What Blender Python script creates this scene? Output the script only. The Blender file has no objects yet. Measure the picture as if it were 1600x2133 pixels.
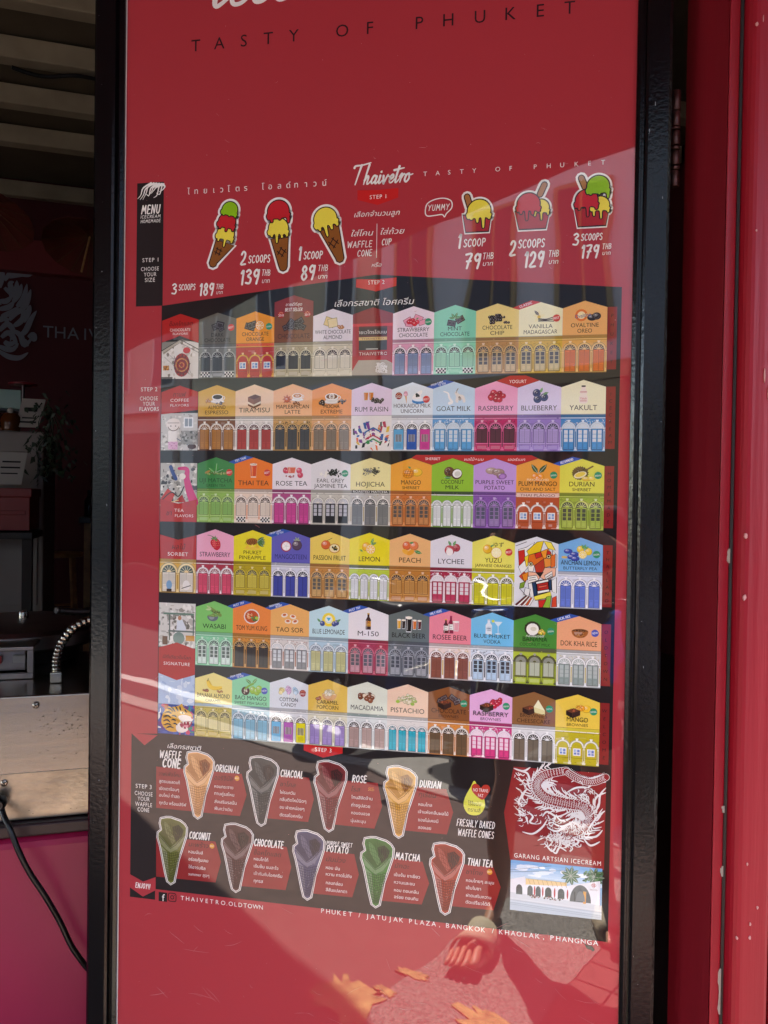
import bpy, bmesh, math, random
import numpy as np
from mathutils import Vector, Matrix
from mathutils.geometry import delaunay_2d_cdt
random.seed(7)
R = math.radians
S = bpy.context.scene
COL = S.collection

# ------------------------------------------------------------------ camera, world, sun, exposure
CAM = Vector((.597, -1.176, 1.45))
cr = Vector((.98237, .18633, .01491)); cu_ = Vector((-.01745, .01196, .99978)); cf = Vector((-.18611, .98241, -.0150))
cam = bpy.data.cameras.new('camera'); co = bpy.data.objects.new('camera', cam); COL.objects.link(co)
m = Matrix.Identity(4)
for i in range(3):
    m[i][0] = cr[i]; m[i][1] = cu_[i]; m[i][2] = -cf[i]; m[i][3] = CAM[i]
co.matrix_world = m
cam.sensor_fit = 'VERTICAL'; cam.sensor_height = 34.6; cam.lens = 26; cam.clip_start = .01; cam.clip_end = 500
S.camera = co

SUN_EL, SUN_AZ = R(50), R(195)          # azimuth measured from +Y clockwise: the sun stands over the street
wd = bpy.data.worlds.new('World'); S.world = wd; wd.use_nodes = True
nt = wd.node_tree; nt.nodes.clear()
sky = nt.nodes.new('ShaderNodeTexSky'); sky.sky_type = 'NISHITA'; sky.sun_disc = False
sky.sun_elevation = SUN_EL; sky.sun_rotation = SUN_AZ
bg = nt.nodes.new('ShaderNodeBackground'); bg.inputs[1].default_value = .15
ou = nt.nodes.new('ShaderNodeOutputWorld'); nt.links.new(sky.outputs[0], bg.inputs[0]); nt.links.new(bg.outputs[0], ou.inputs[0])
sl = bpy.data.lights.new('sun', 'SUN'); sl.energy = 4.2; sl.angle = R(.5); sl.color = (1, .95, .87)
so = bpy.data.objects.new('sun', sl); COL.objects.link(so)
sd = Vector((math.sin(SUN_AZ)*math.cos(SUN_EL), math.cos(SUN_AZ)*math.cos(SUN_EL), math.sin(SUN_EL)))
so.rotation_euler = sd.to_track_quat('Z', 'Y').to_euler(); so.location = (0, -6, 9)
vs = S.view_settings; vs.view_transform = 'Standard'; vs.look = 'None'; vs.gamma = 1; vs.use_curve_mapping = False
vs.exposure = 3.2

# ------------------------------------------------------------------ helpers
def ray(px, py): return cf + cr*((px-800)/1602.8) - cu_*((py-1066.5)/1602.8)
def W(px, py, d): return CAM + ray(px, py)*d                 # photo pixel + distance -> point
def PX(px, py):                                              # photo pixel -> point (x, z) on the board's plane y = 0
    d = ray(px, py); q = CAM + d*(-CAM.y/d.y); return (q.x, q.z)
def pts(*a): return [PX(a[i], a[i+1]) for i in range(0, len(a), 2)]
def lin(c): return c/12.92 if c <= .04045 else ((c+.055)/1.055)**2.4
def hexc(h):
    if not isinstance(h, str): return h
    h = h.lstrip('#'); h = ''.join(c*2 for c in h) if len(h) == 3 else h; return tuple(lin(int(h[i:i+2], 16)/255) for i in (0, 2, 4))
def mix(a, b, t):
    a, b = hexc(a), hexc(b); return tuple(a[i]*(1-t)+b[i]*t for i in range(3))
def dk(a, t=.5): return mix(a, '#0c0a0a', t)
def lt(a, t=.4): return mix(a, '#fbf8f4', t)
def jit(c, a=.12):
    k = 1+random.uniform(-a, a); return tuple(min(.85, x*k) for x in hexc(c))

def tag(o, label=None, cat=None, group=None, kind=None):
    if label: o['label'] = label
    if cat: o['category'] = cat
    if group: o['group'] = group
    if kind: o['kind'] = kind
    return o
def empty(name, loc=(0, 0, 0), rz=0, label=None, cat=None, group=None):
    o = bpy.data.objects.new(name, None); COL.objects.link(o); o.location = loc; o.rotation_euler = (0, 0, rz)
    o.empty_display_size = .1
    return tag(o, label, cat, group)

def mat(name, col, rough=.5, metal=0, bump=0, bscale=40, var=0, vscale=6, coat=0, spec=.5, grain=None):
    mt = bpy.data.materials.new(name); mt.use_nodes = True; n = mt.node_tree; b = n.nodes['Principled BSDF']
    c = hexc(col); b.inputs['Base Color'].default_value = (*c, 1); b.inputs['Roughness'].default_value = rough
    b.inputs['Metallic'].default_value = metal; b.inputs['Coat Weight'].default_value = coat
    b.inputs['Specular IOR Level'].default_value = spec
    tc = n.nodes.new('ShaderNodeTexCoord'); co_ = tc.outputs['Object']
    if grain:                                                  # stretched along one axis: brush strokes, brushed metal
        mg = n.nodes.new('ShaderNodeMapping'); mg.inputs['Scale'].default_value = grain; n.links.new(co_, mg.inputs['Vector']); co_ = mg.outputs[0]
    if var:
        no = n.nodes.new('ShaderNodeTexNoise'); no.inputs['Scale'].default_value = vscale; no.inputs['Detail'].default_value = 8
        n.links.new(co_, no.inputs['Vector'])
        mp = n.nodes.new('ShaderNodeMapRange'); mp.inputs[1].default_value = .3; mp.inputs[2].default_value = .7
        mp.inputs[3].default_value = 1-var; mp.inputs[4].default_value = 1+var
        n.links.new(no.outputs[0], mp.inputs[0])
        mx = n.nodes.new('ShaderNodeVectorMath'); mx.operation = 'SCALE'; mx.inputs[0].default_value = c
        n.links.new(mp.outputs[0], mx.inputs['Scale']); n.links.new(mx.outputs[0], b.inputs['Base Color'])
    if bump:
        no = n.nodes.new('ShaderNodeTexNoise'); no.inputs['Scale'].default_value = bscale; no.inputs['Detail'].default_value = 6
        n.links.new(co_, no.inputs['Vector'])
        bp = n.nodes.new('ShaderNodeBump'); bp.inputs['Strength'].default_value = bump; bp.inputs['Distance'].default_value = .01
        n.links.new(no.outputs[0], bp.inputs['Height']); n.links.new(bp.outputs[0], b.inputs['Normal'])
    return mt

class MB:                                                     # a small mesh collector
    def __init__(s): s.v = []; s.f = []; s.sm = []
    def add(s, v, f, smooth=False):
        k = len(s.v); s.v += [tuple(p) for p in v]; s.f += [tuple(i+k for i in q) for q in f]; s.sm += [smooth]*len(f); return s
    def box(s, a, b, mtx=None):
        x0, y0, z0 = a; x1, y1, z1 = b
        v = [Vector(p) for p in ((x0,y0,z0),(x1,y0,z0),(x1,y1,z0),(x0,y1,z0),(x0,y0,z1),(x1,y0,z1),(x1,y1,z1),(x0,y1,z1))]
        if mtx: v = [mtx @ p for p in v]
        return s.add(v, [(0,3,2,1),(4,5,6,7),(0,1,5,4),(1,2,6,5),(2,3,7,6),(3,0,4,7)])
    def prism(s, poly, z0, z1, mtx=None):                      # plan polygon (x, y), counter-clockwise, extruded in z
        n = len(poly); v = [Vector((x, y, z0)) for x, y in poly]+[Vector((x, y, z1)) for x, y in poly]
        if mtx: v = [mtx @ p for p in v]
        return s.add(v, [tuple(range(n-1, -1, -1)), tuple(range(n, 2*n))]+[(i, (i+1) % n, n+(i+1) % n, n+i) for i in range(n)])
    def tube(s, path, rad, n=10, cap=True):
        path = [Vector(p) for p in path]; k0 = len(s.v); up = Vector((0, 0, 1)); rings = []
        for i, p in enumerate(path):
            t = (path[min(i+1, len(path)-1)]-path[max(i-1, 0)]).normalized()
            a = t.cross(up) if abs(t.dot(up)) < .95 else t.cross(Vector((1, 0, 0)))
            a.normalize(); b = t.cross(a).normalized()
            r = rad(i) if callable(rad) else (rad[i] if isinstance(rad, (list, tuple)) else rad)
            rings.append([p+(a*math.cos(2*math.pi*j/n)+b*math.sin(2*math.pi*j/n))*r for j in range(n)])
        v = [q for rg in rings for q in rg]; f = []
        for i in range(len(path)-1):
            for j in range(n): f.append((i*n+j, i*n+(j+1) % n, (i+1)*n+(j+1) % n, (i+1)*n+j))
        if cap: f += [tuple(range(n-1, -1, -1)), tuple((len(path)-1)*n+j for j in range(n))]
        return s.add(v, f, True)
    def lathe(s, prof, c=(0, 0, 0), n=32, mtx=None):            # profile (r, z)
        v = []; f = []
        for r, z in prof:
            for j in range(n): v.append(Vector((c[0]+r*math.cos(2*math.pi*j/n), c[1]+r*math.sin(2*math.pi*j/n), c[2]+z)))
        for i in range(len(prof)-1):
            for j in range(n): f.append((i*n+j, i*n+(j+1) % n, (i+1)*n+(j+1) % n, (i+1)*n+j))
        f += [tuple(range(n-1, -1, -1)), tuple((len(prof)-1)*n+j for j in range(n))]
        if mtx: v = [mtx @ p for p in v]
        return s.add(v, f, True)
    def build(s, name, mt, parent=None, bevel=0, autosm=True, mods=()):
        me = bpy.data.meshes.new(name); me.from_pydata(s.v, [], s.f); me.update()
        for p, q in zip(me.polygons, s.sm): p.use_smooth = q
        for x in (mt if isinstance(mt, (list, tuple)) else [mt]): me.materials.append(x)
        o = bpy.data.objects.new(name, me); COL.objects.link(o)
        if parent: o.parent = parent
        if bevel:
            b = o.modifiers.new('bevel', 'BEVEL'); b.width = bevel; b.segments = 3; b.limit_method = 'ANGLE'; b.angle_limit = R(40)
        if any(s.sm):
            try: me.set_sharp_from_angle(angle=R(40))
            except Exception: pass
        return o
def catmull(p, n=6, closed=False):
    out = []; N = len(p)
    if N < 3 and not closed: return [tuple(q) for q in p]
    for i in range(N if closed else N-1):
        g = (lambda k: p[k % N]) if closed else (lambda k: p[max(0, min(N-1, k))])
        a, b, c, d = g(i-1), g(i), g(i+1), g(i+2)
        for j in range(n):
            t = j/n
            out.append(tuple(.5*(2*b[k]+(c[k]-a[k])*t+(2*a[k]-5*b[k]+4*c[k]-d[k])*t*t+(3*b[k]-a[k]-3*c[k]+d[k])*t**3) for k in range(len(b))))
    if not closed: out.append(tuple(p[-1]))
    return out

# ------------------------------------------------------------------ printed matter: flat ink shapes stacked in tiny steps
_tc = {}
def glyphs(s, bold=0, shear=0, sp=1):
    """flat triangles of a line of text: outlines from the built-in font, filled by a constrained triangulation"""
    k = (s, bold, shear, sp)
    if k in _tc: return _tc[k]
    cv = bpy.data.curves.new('lettering', 'FONT'); cv.body = s; cv.size = 1; cv.offset = bold; cv.shear = shear
    cv.space_character = sp; cv.resolution_u = 3; cv.fill_mode = 'NONE'
    o = bpy.data.objects.new('lettering', cv); COL.objects.link(o)
    dg = bpy.context.evaluated_depsgraph_get(); me = bpy.data.meshes.new_from_object(o.evaluated_get(dg))
    P_ = [(v.co.x, v.co.y) for v in me.vertices]; E_ = [tuple(e.vertices) for e in me.edges]
    bpy.data.meshes.remove(me); bpy.data.objects.remove(o); bpy.data.curves.remove(cv)
    if not P_: _tc[k] = ([], []); return _tc[k]
    out = delaunay_2d_cdt([Vector(p) for p in P_], E_, [], 0, 1e-5)
    vv = [(v.x, v.y) for v in out[0]]; ff = [tuple(f) for f in out[2]]
    A = np.array(P_); e = np.array(E_); p0, p1 = A[e[:, 0]], A[e[:, 1]]; V_ = np.array(vv); c = V_[np.array(ff)].mean(1)
    x, y = c[:, 0:1], c[:, 1:2]; cr_ = (p1[:, 0]-p0[:, 0])*(y-p0[:, 1])-(x-p0[:, 0])*(p1[:, 1]-p0[:, 1])
    wn = (((p0[:, 1] <= y) & (p1[:, 1] > y) & (cr_ > 0)).astype(int)-((p0[:, 1] > y) & (p1[:, 1] <= y) & (cr_ < 0)).astype(int)).sum(1)
    _tc[k] = (vv, [f for f, w in zip(ff, wn) if w != 0]); return _tc[k]
CAPH = max(y for x, y in glyphs('H')[0])

EPS = 2.5e-5
class Ink:
    def __init__(s, base=0, ox=0, oz=0, k=1, rot=0): s.v = []; s.f = []; s.c = []; s.bx = []; s.base = base; s.fr(ox, oz, k, rot)
    def fr(s, ox=0, oz=0, k=1, rot=0): s.ox, s.oz, s.k, s.cr, s.sr = ox, oz, k, math.cos(rot), math.sin(rot); return s
    def prim(s, vs_, fs, col):
        vs_ = [(s.ox+s.k*(x*s.cr-z*s.sr), s.oz+s.k*(x*s.sr+z*s.cr)) for x, z in vs_]
        xs = [p[0] for p in vs_]; zs = [p[1] for p in vs_]; b = (min(xs), min(zs), max(xs), max(zs)); L = 0
        for (a0, a1, a2, a3, l) in s.bx:
            if l >= L and a0 < b[2] and a2 > b[0] and a1 < b[3] and a3 > b[1]: L = l+1
        s.bx.append((*b, L)); y = -(s.base+L*EPS); k = len(s.v)
        s.v += [(x, y, z) for x, z in vs_]; c = hexc(col)
        for f in fs:
            a = sum(vs_[f[i-1]][0]*vs_[f[i]][1]-vs_[f[i]][0]*vs_[f[i-1]][1] for i in range(len(f)))
            if abs(a) < 1e-14: continue
            s.f.append(tuple(k+i for i in (f if a > 0 else f[::-1]))); s.c.append(c)
    def poly(s, p, col): s.prim(p, [tuple(range(len(p)))], col)
    def rect(s, x0, z0, x1, z1, col): s.poly([(x0, z0), (x1, z0), (x1, z1), (x0, z1)], col)
    def ell(s, x, z, rx, rz=None, col='#fff', rot=0, n=14, a0=0, a1=360):
        rz = rx if rz is None else rz; c, q = math.cos(rot), math.sin(rot); p = []
        full = a1-a0 >= 360
        for i in range(n if full else n+1):
            t = R(a0+(a1-a0)*i/n); u, w = rx*math.cos(t), rz*math.sin(t); p.append((x+u*c-w*q, z+u*q+w*c))
        s.poly(p, col)
    def ring(s, x, z, r0, r1, col, a0=0, a1=360, n=16):
        v = []; f = []
        for i in range(n+1):
            t = R(a0+(a1-a0)*i/n); v += [(x+r0*math.cos(t), z+r0*math.sin(t)), (x+r1*math.cos(t), z+r1*math.sin(t))]
            if i: f.append((2*i-2, 2*i-1, 2*i+1, 2*i))
        s.prim(v, f, col)
    def line(s, p, w, col, closed=False, taper=None, cap=True):
        n = len(p)
        if n < 2: return
        v = []; f = []
        for i in range(n):
            a = p[(i-1) % n] if closed else p[max(0, i-1)]; b = p[(i+1) % n] if closed else p[min(n-1, i+1)]
            dx, dz = b[0]-a[0], b[1]-a[1]; l = math.hypot(dx, dz) or 1
            ww = w/2*(taper(i/(n-1)) if taper else 1)
            v += [(p[i][0]-dz/l*ww, p[i][1]+dx/l*ww), (p[i][0]+dz/l*ww, p[i][1]-dx/l*ww)]
        for i in range(n if closed else n-1): j = (i+1) % n; f.append((2*i, 2*i+1, 2*j+1, 2*j))
        if cap and not closed:
            for (i, o) in ((0, 1), (n-1, -1)):
                a, b = v[2*i], v[2*i+1]; cx, cz = (a[0]+b[0])/2, (a[1]+b[1])/2; rx, rz = a[0]-cx, a[1]-cz
                k = len(v); fan = [2*i]
                for q in range(1, 5):
                    t = o*math.pi*q/5; v.append((cx+rx*math.cos(t)-rz*math.sin(t), cz+rx*math.sin(t)+rz*math.cos(t))); fan.append(k+q-1)
                fan.append(2*i+1); f.append(tuple(fan))
        s.prim(v, f, col)
    def text(s, t, x, z, h, col, w=None, mw=None, al='c', bold=0, shear=0, rot=0, sp=1):
        vv, ff = glyphs(t, bold, shear, sp)
        if not vv: return
        k = h/CAPH; x0 = min(p[0] for p in vv); x1 = max(p[0] for p in vv); kx = k
        if w: kx = w/(x1-x0)
        elif mw and (x1-x0)*k > mw: kx = mw/(x1-x0)
        o = {'c': (x0+x1)/2, 'l': x0, 'r': x1}[al]; c, q = math.cos(rot), math.sin(rot)
        s.prim([(x+(a-o)*kx*c-b*k*q, z+(a-o)*kx*q+b*k*c) for a, b in vv], ff, col)
    def hand(s, t, x, z, h, col, w=None, wt=.13, al='c', rot=0, slant=.12):
        """hand-lettered capitals from pen strokes; h = height, w = total width"""
        adv = []; cx = 0
        for ch in t:
            g = HAND.get(ch); adv.append(cx); cx += (g[0]+.26 if g else .38)
        tot = max(.01, cx-.26); kx = (max(.3*w, w-(slant+wt)*h)/tot) if w else h
        x -= slant*h*.5 if w else 0
        off = {'c': tot/2, 'l': 0, 'r': tot}[al]; c, q = math.cos(rot), math.sin(rot)
        for ch, ax in zip(t, adv):
            g = HAND.get(ch)
            if not g: continue
            dz = random.uniform(-.02, .02)
            for st in g[1:]:
                p = [((ax+a-off)*kx+slant*b*h, (b+dz)*h) for a, b in catmull(st, 4)]
                s.line([(x+a*c-b*q, z+a*q+b*c) for a, b in p], wt*h, col)
    def script(s, t, x, z, k, col, wt=.12, rot=0, slant=.28, kx=1):
        cx = 0; c, q = math.cos(rot), math.sin(rot)
        for ch in t:
            g = SCRIPT[ch]
            for st in g[1:]:
                p = [((cx+a)*k*kx+slant*b*k, b*k) for a, b in catmull(st, 5)]
                s.line([(x+a*c-b*q, z+a*q+b*c) for a, b in p], wt*k, col, taper=lambda u: 1.15-.55*u)
            cx += g[0]
    def build(s, name, parent=None, off=(0, 0, 0)):
        me = bpy.data.meshes.new(name); me.from_pydata([(a-off[0], b-off[1], c-off[2]) for a, b, c in s.v], [], s.f)
        at = me.color_attributes.new('ink', 'FLOAT_COLOR', 'CORNER'); d = []
        for f, c in zip(s.f, s.c): d += [c[0], c[1], c[2], 1.0]*len(f)
        if len(d) == len(at.data)*4: at.data.foreach_set('color', d)
        me.materials.append(M_PRINT); me.update()
        o = bpy.data.objects.new(name, me); COL.objects.link(o)
        if parent: o.parent = parent
        return o

HAND = {
 'A': (.56, [(0,0),(.3,1)], [(.3,1),(.56,0)], [(.1,.34),(.46,.36)]), 'B': (.46, [(.03,0),(.05,1)], [(.05,1),(.4,.9),(.36,.6),(.06,.52)], [(.06,.52),(.46,.42),(.42,.08),(.03,0)]),
 'C': (.48, [(.47,.85),(.3,1),(.05,.75),(.02,.3),(.2,0),(.46,.12)]), 'D': (.5, [(.04,0),(.06,1)], [(.06,1),(.42,.82),(.48,.4),(.3,.06),(.04,0)]),
 'E': (.4, [(.4,.98),(.04,1),(.03,.5),(.02,.02),(.42,.02)], [(.03,.52),(.34,.54)]), 'F': (.4, [(.42,1),(.05,.98),(.03,.5),(.02,0)], [(.03,.52),(.34,.54)]),
 'G': (.5, [(.46,.85),(.3,1),(.05,.72),(.04,.25),(.24,0),(.46,.12),(.47,.42)], [(.28,.42),(.5,.43)]), 'H': (.48, [(.04,1),(.02,0)], [(.47,1),(.46,0)], [(.03,.5),(.46,.52)]),
 'I': (.06, [(.04,1),(.02,0)]), 'J': (.36, [(.34,1),(.34,.25),(.18,0),(.0,.2)]), 'K': (.46, [(.03,1),(.02,0)], [(.44,1),(.05,.45)], [(.14,.54),(.46,0)]),
 'L': (.38, [(.04,1),(.02,.4),(.03,.02),(.38,.03)]), 'M': (.64, [(.0,0),(.1,1)], [(.1,1),(.32,.35)], [(.32,.35),(.54,1)], [(.54,1),(.64,0)]), 'N': (.5, [(.02,0),(.04,1)], [(.04,1),(.45,0)], [(.45,0),(.5,1)]),
 'O': (.54, [(.28,1),(.05,.75),(.04,.28),(.26,0)], [(.27,0),(.5,.25),(.5,.75),(.29,1)]), 'P': (.44, [(.03,0),(.05,1)], [(.05,1),(.4,.95),(.42,.6),(.05,.46)]),
 'R': (.48, [(.03,0),(.05,1)], [(.05,1),(.42,.92),(.4,.6),(.05,.5)], [(.16,.5),(.48,0)]), 'S': (.44, [(.42,.86),(.26,1),(.05,.84),(.14,.58),(.38,.42),(.38,.1),(.18,0),(.0,.12)]),
 'T': (.5, [(.0,.98),(.5,1)], [(.26,1),(.23,0)]), 'U': (.48, [(.03,1),(.03,.3),(.2,0),(.42,.2),(.47,1)]), 'V': (.5, [(.0,1),(.22,0)], [(.22,0),(.5,1)]),
 'W': (.72, [(.0,1),(.16,0)], [(.16,0),(.37,.8)], [(.37,.8),(.54,0)], [(.54,0),(.72,1)]), 'X': (.46, [(.0,1),(.46,0)], [(.44,1),(.02,0)]), 'Y': (.5, [(.0,1),(.24,.5)], [(.5,1),(.24,.45),(.18,0)]),
 '0': (.48, [(.26,1),(.04,.75),(.04,.25),(.24,0)], [(.25,0),(.46,.25),(.46,.75),(.27,1)]), '1': (.2, [(.0,.8),(.18,1),(.14,.4),(.12,0)]), '2': (.5, [(.02,.78),(.2,1),(.44,.84),(.34,.45),(.0,.03),(.5,.04)]),
 '3': (.46, [(.03,.88),(.24,1),(.42,.8),(.16,.55),(.44,.38),(.34,.05),(.0,.08)]), '7': (.5, [(.0,.95),(.48,.98),(.28,.5),(.14,0)], [(.1,.48),(.42,.5)]), '8': (.46, [(.24,.53),(.07,.74),(.24,1),(.42,.78),(.26,.55)], [(.22,.53),(.02,.26),(.22,0),(.46,.24),(.28,.52)]),
 '9': (.46, [(.42,.82),(.24,1),(.03,.76),(.18,.50),(.40,.66)], [(.46,.96),(.42,.5),(.28,0)]), '5': (.46, [(.44,1),(.08,.98),(.06,.58),(.36,.58),(.4,.15),(.02,.02)]), '6': (.46, [(.38,1),(.08,.55),(.06,.2)], [(.05,.28),(.22,0),(.44,.24),(.26,.5),(.08,.34)]),
 '4': (.48, [(.3,1),(.0,.35),(.48,.36)], [(.38,.6),(.34,0)]), '!': (.08, [(.06,1),(.03,.3)], [(.02,.06),(.03,.02)]), '.': (.06, [(.02,.06),(.03,.01)]), ',': (.08, [(.05,.08),(.0,-.12)]), '/': (.4, [(.0,-.05),(.38,1.05)]), '-': (.3, [(.0,.45),(.3,.46)]), '&': (.5, [(.5,0),(.12,.75),(.26,1),(.36,.75),(.04,.25),(.2,0),(.48,.4)]),
}
SCRIPT = {
 'T': (.95, [(-.25,1.28),(-.15,1.42),(.5,1.46),(1.25,1.6)], [(.42,1.46),(.3,.8),(.18,.02)]), 'h': (.72, [(.22,1.45),(.12,.7),(.06,.0)], [(.08,.3),(.28,.6),(.4,.5),(.36,.1),(.46,.0),(.72,.25)]),
 'a': (.7, [(.44,.55),(.2,.6),(.04,.3),(.12,.02),(.36,.2),(.47,.55)], [(.47,.55),(.42,.12),(.52,.0),(.74,.25)]), 'i': (.4, [(.1,.58),(.06,.15),(.16,.0),(.42,.25)], [(.12,.86),(.14,.92)]),
 'v': (.62, [(.02,.55),(.14,.0),(.2,.05),(.42,.6),(.5,.48),(.64,.5)]), 'e': (.52, [(.06,.26),(.36,.4),(.28,.62),(.06,.4),(.1,.05),(.3,.02),(.54,.26)]), 't': (.46, [(.22,1.2),(.12,.4),(.14,.03),(.26,.02),(.48,.28)], [(-.2,.92),(.7,1.05)]),
 'r': (.5, [(.02,.4),(.14,.62),(.2,.55),(.12,.0)], [(.16,.35),(.36,.6),(.5,.52)]), 'o': (.6, [(.34,.6),(.1,.5),(.04,.15),(.22,.0),(.42,.25),(.36,.55),(.5,.5),(.7,.56)]), 'c': (.5, [(.36,.52),(.22,.62),(.05,.35),(.1,.04),(.3,.02),(.52,.26)]),
 'm': (.95, [(.02,.55),(.06,.3),(.02,.0)], [(.06,.3),(.26,.6),(.34,.45),(.3,.0)], [(.34,.3),(.55,.6),(.64,.45),(.62,.08),(.72,.0),(.97,.25)]), 'I': (.6, [(.3,1.4),(.2,.7),(.1,.02)], [(.0,1.38),(.62,1.46)], [(-.1,.0),(.4,.02)]),
}

# print stock: satin paper with a slightly wavy glossy coat added for the clear cover sheet
M_PRINT = bpy.data.materials.new('clear_coated_print'); M_PRINT.use_nodes = True
n = M_PRINT.node_tree; b = n.nodes['Principled BSDF']
at = n.nodes.new('ShaderNodeAttribute'); at.attribute_name = 'ink'
geo = n.nodes.new('ShaderNodeNewGeometry')
fine = n.nodes.new('ShaderNodeTexNoise'); fine.inputs['Scale'].default_value = 900; fine.inputs['Detail'].default_value = 2
n.links.new(geo.outputs['Position'], fine.inputs['Vector'])
mr = n.nodes.new('ShaderNodeMapRange'); mr.inputs[3].default_value = .9; mr.inputs[4].default_value = 1.1; n.links.new(fine.outputs[0], mr.inputs[0])
sc = n.nodes.new('ShaderNodeVectorMath'); sc.operation = 'SCALE'; n.links.new(at.outputs['Color'], sc.inputs[0]); n.links.new(mr.outputs[0], sc.inputs['Scale'])
n.links.new(sc.outputs[0], b.inputs['Base Color'])
b.inputs['Roughness'].default_value = .55; b.inputs['Specular IOR Level'].default_value = .15
b.inputs['Coat Weight'].default_value = 1; b.inputs['Coat IOR'].default_value = 1.6; b.inputs['Coat Roughness'].default_value = .015
wv = n.nodes.new('ShaderNodeTexNoise'); wv.inputs['Scale'].default_value = 3.6; wv.inputs['Detail'].default_value = 1.0; wv.inputs['Distortion'].default_value = .6
n.links.new(geo.outputs['Position'], wv.inputs['Vector'])
bp = n.nodes.new('ShaderNodeBump'); bp.inputs['Strength'].default_value = .13; bp.inputs['Distance'].default_value = .01
rg = n.nodes.new('ShaderNodeTexNoise'); rg.noise_type = 'RIDGED_MULTIFRACTAL'; rg.inputs['Scale'].default_value = 5; rg.inputs['Detail'].default_value = 2; rg.inputs['Distortion'].default_value = .4
mpn = n.nodes.new('ShaderNodeMapping'); mpn.inputs['Rotation'].default_value = (0, R(38), 0); mpn.inputs['Scale'].default_value = (.55, 1, 2.2)
n.links.new(geo.outputs['Position'], mpn.inputs['Vector']); n.links.new(mpn.outputs[0], rg.inputs['Vector'])
sub = n.nodes.new('ShaderNodeVectorMath'); sub.operation = 'DISTANCE'; sub.inputs[1].default_value = (.62, 0, 1.10); n.links.new(geo.outputs['Position'], sub.inputs[0])
mk = n.nodes.new('ShaderNodeMapRange'); mk.interpolation_type = 'SMOOTHSTEP'; mk.inputs[1].default_value = .48; mk.inputs[2].default_value = .05; mk.inputs[3].default_value = 0; mk.inputs[4].default_value = 1.5; n.links.new(sub.outputs['Value'], mk.inputs[0])
mu = n.nodes.new('ShaderNodeMath'); mu.operation = 'MULTIPLY_ADD'; n.links.new(rg.outputs[0], mu.inputs[0]); n.links.new(mk.outputs[0], mu.inputs[1]); n.links.new(wv.outputs[0], mu.inputs[2])
n.links.new(mu.outputs[0], bp.inputs['Height']); n.links.new(bp.outputs[0], b.inputs['Coat Normal'])

RED = '#ac323b'; BLK = '#1c1517'; WHT = '#efece8'

# ------------------------------------------------------------------ the place: shop front, interior, street
ROT = R(26.7)                                                  # the shop front is turned against the board, which is a leaf swung open
U = Vector((math.cos(ROT), math.sin(ROT), 0)); V = Vector((-math.sin(ROT), math.cos(ROT), 0))
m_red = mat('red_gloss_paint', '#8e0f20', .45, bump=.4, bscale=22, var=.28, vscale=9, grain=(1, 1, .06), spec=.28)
m_redd = mat('darkened_red_paint', '#72101c', .45, bump=.35, bscale=16, var=.3, vscale=8, grain=(1, 1, .05), spec=.3)  # the post's red paint darkened; the reveal's shade is put into its colour
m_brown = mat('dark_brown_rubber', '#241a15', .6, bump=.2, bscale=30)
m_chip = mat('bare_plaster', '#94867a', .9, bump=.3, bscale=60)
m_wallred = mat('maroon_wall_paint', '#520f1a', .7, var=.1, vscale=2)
m_beam = mat('cream_beam_paint', '#a3977e', .7, var=.15, vscale=5)
m_plank = mat('ceiling_plank_paint', '#5e5442', .8, var=.2, vscale=3)
m_steel = mat('brushed_stainless', '#a39d92', .27, metal=1, bump=.05, bscale=30, var=.12, vscale=14, grain=(.06, 1, 1))
m_dsteel = mat('dark_steel', '#8a827e', .33, metal=1, var=.2, vscale=12)
m_mag = mat('magenta_vinyl', '#9a0d45', .4, bump=.06, bscale=5, var=.1, vscale=4)
m_black = mat('black_plastic', '#0d0d0f', .35)
m_frame = mat('black_powder_coat', '#070709', .17, bump=.05, bscale=160, coat=0, spec=.4)
m_wood = mat('pale_wood', '#b58a57', .5, var=.2, vscale=20)
m_white = mat('white_card', '#b5b0a8', .7, var=.05)
m_cab = mat('white_enamel', '#8f857e', .5, var=.05)
m_ink = mat('black_ink', '#1a1a1c', .7)
m_silver = mat('silver_letter_paint', '#868996', .5)
m_leaf = mat('dark_leaf', '#1d3018', .5, var=.3, vscale=30)
m_orange = mat('orange_oiled_paper', '#5c2115', .6, var=.25, vscale=9)
m_crate = mat('red_plastic', '#86150d', .4, var=.1)
m_asph = mat('asphalt', '#3c3b39', .9, bump=.4, bscale=120, var=.2, vscale=40)
m_agg = mat('exposed_aggregate', '#8f8980', .85, bump=.5, bscale=160, var=.55, vscale=130)
m_pav = mat('red_pavement', '#6e574e', .85, bump=.3, bscale=60, var=.2, vscale=20)
m_tile = mat('terracotta_tile', '#7a4a40', .8, bump=.2, bscale=40, var=.2, vscale=15)
m_yel = mat('yellow_road_paint', '#c4a765', .8, bump=.4, bscale=60, var=.45, vscale=28)
m_concrete = mat('pale_concrete', '#b0aaa0', .85, bump=.3, bscale=50, var=.15)

def sheet(name, poly, z, mt, kind='structure', parent=None):
    o = MB().add([(x, y, z) for x, y in poly], [tuple(range(len(poly)))]).build(name, mt, parent); 
    if kind: o['kind'] = kind
    return o
def uv(u, v, o=(0, 0)): return (o[0]+U.x*u+V.x*v, o[1]+U.y*u+V.y*v)
J = (.815, .04)                                                # inner corner of the door reveal, plan
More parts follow.
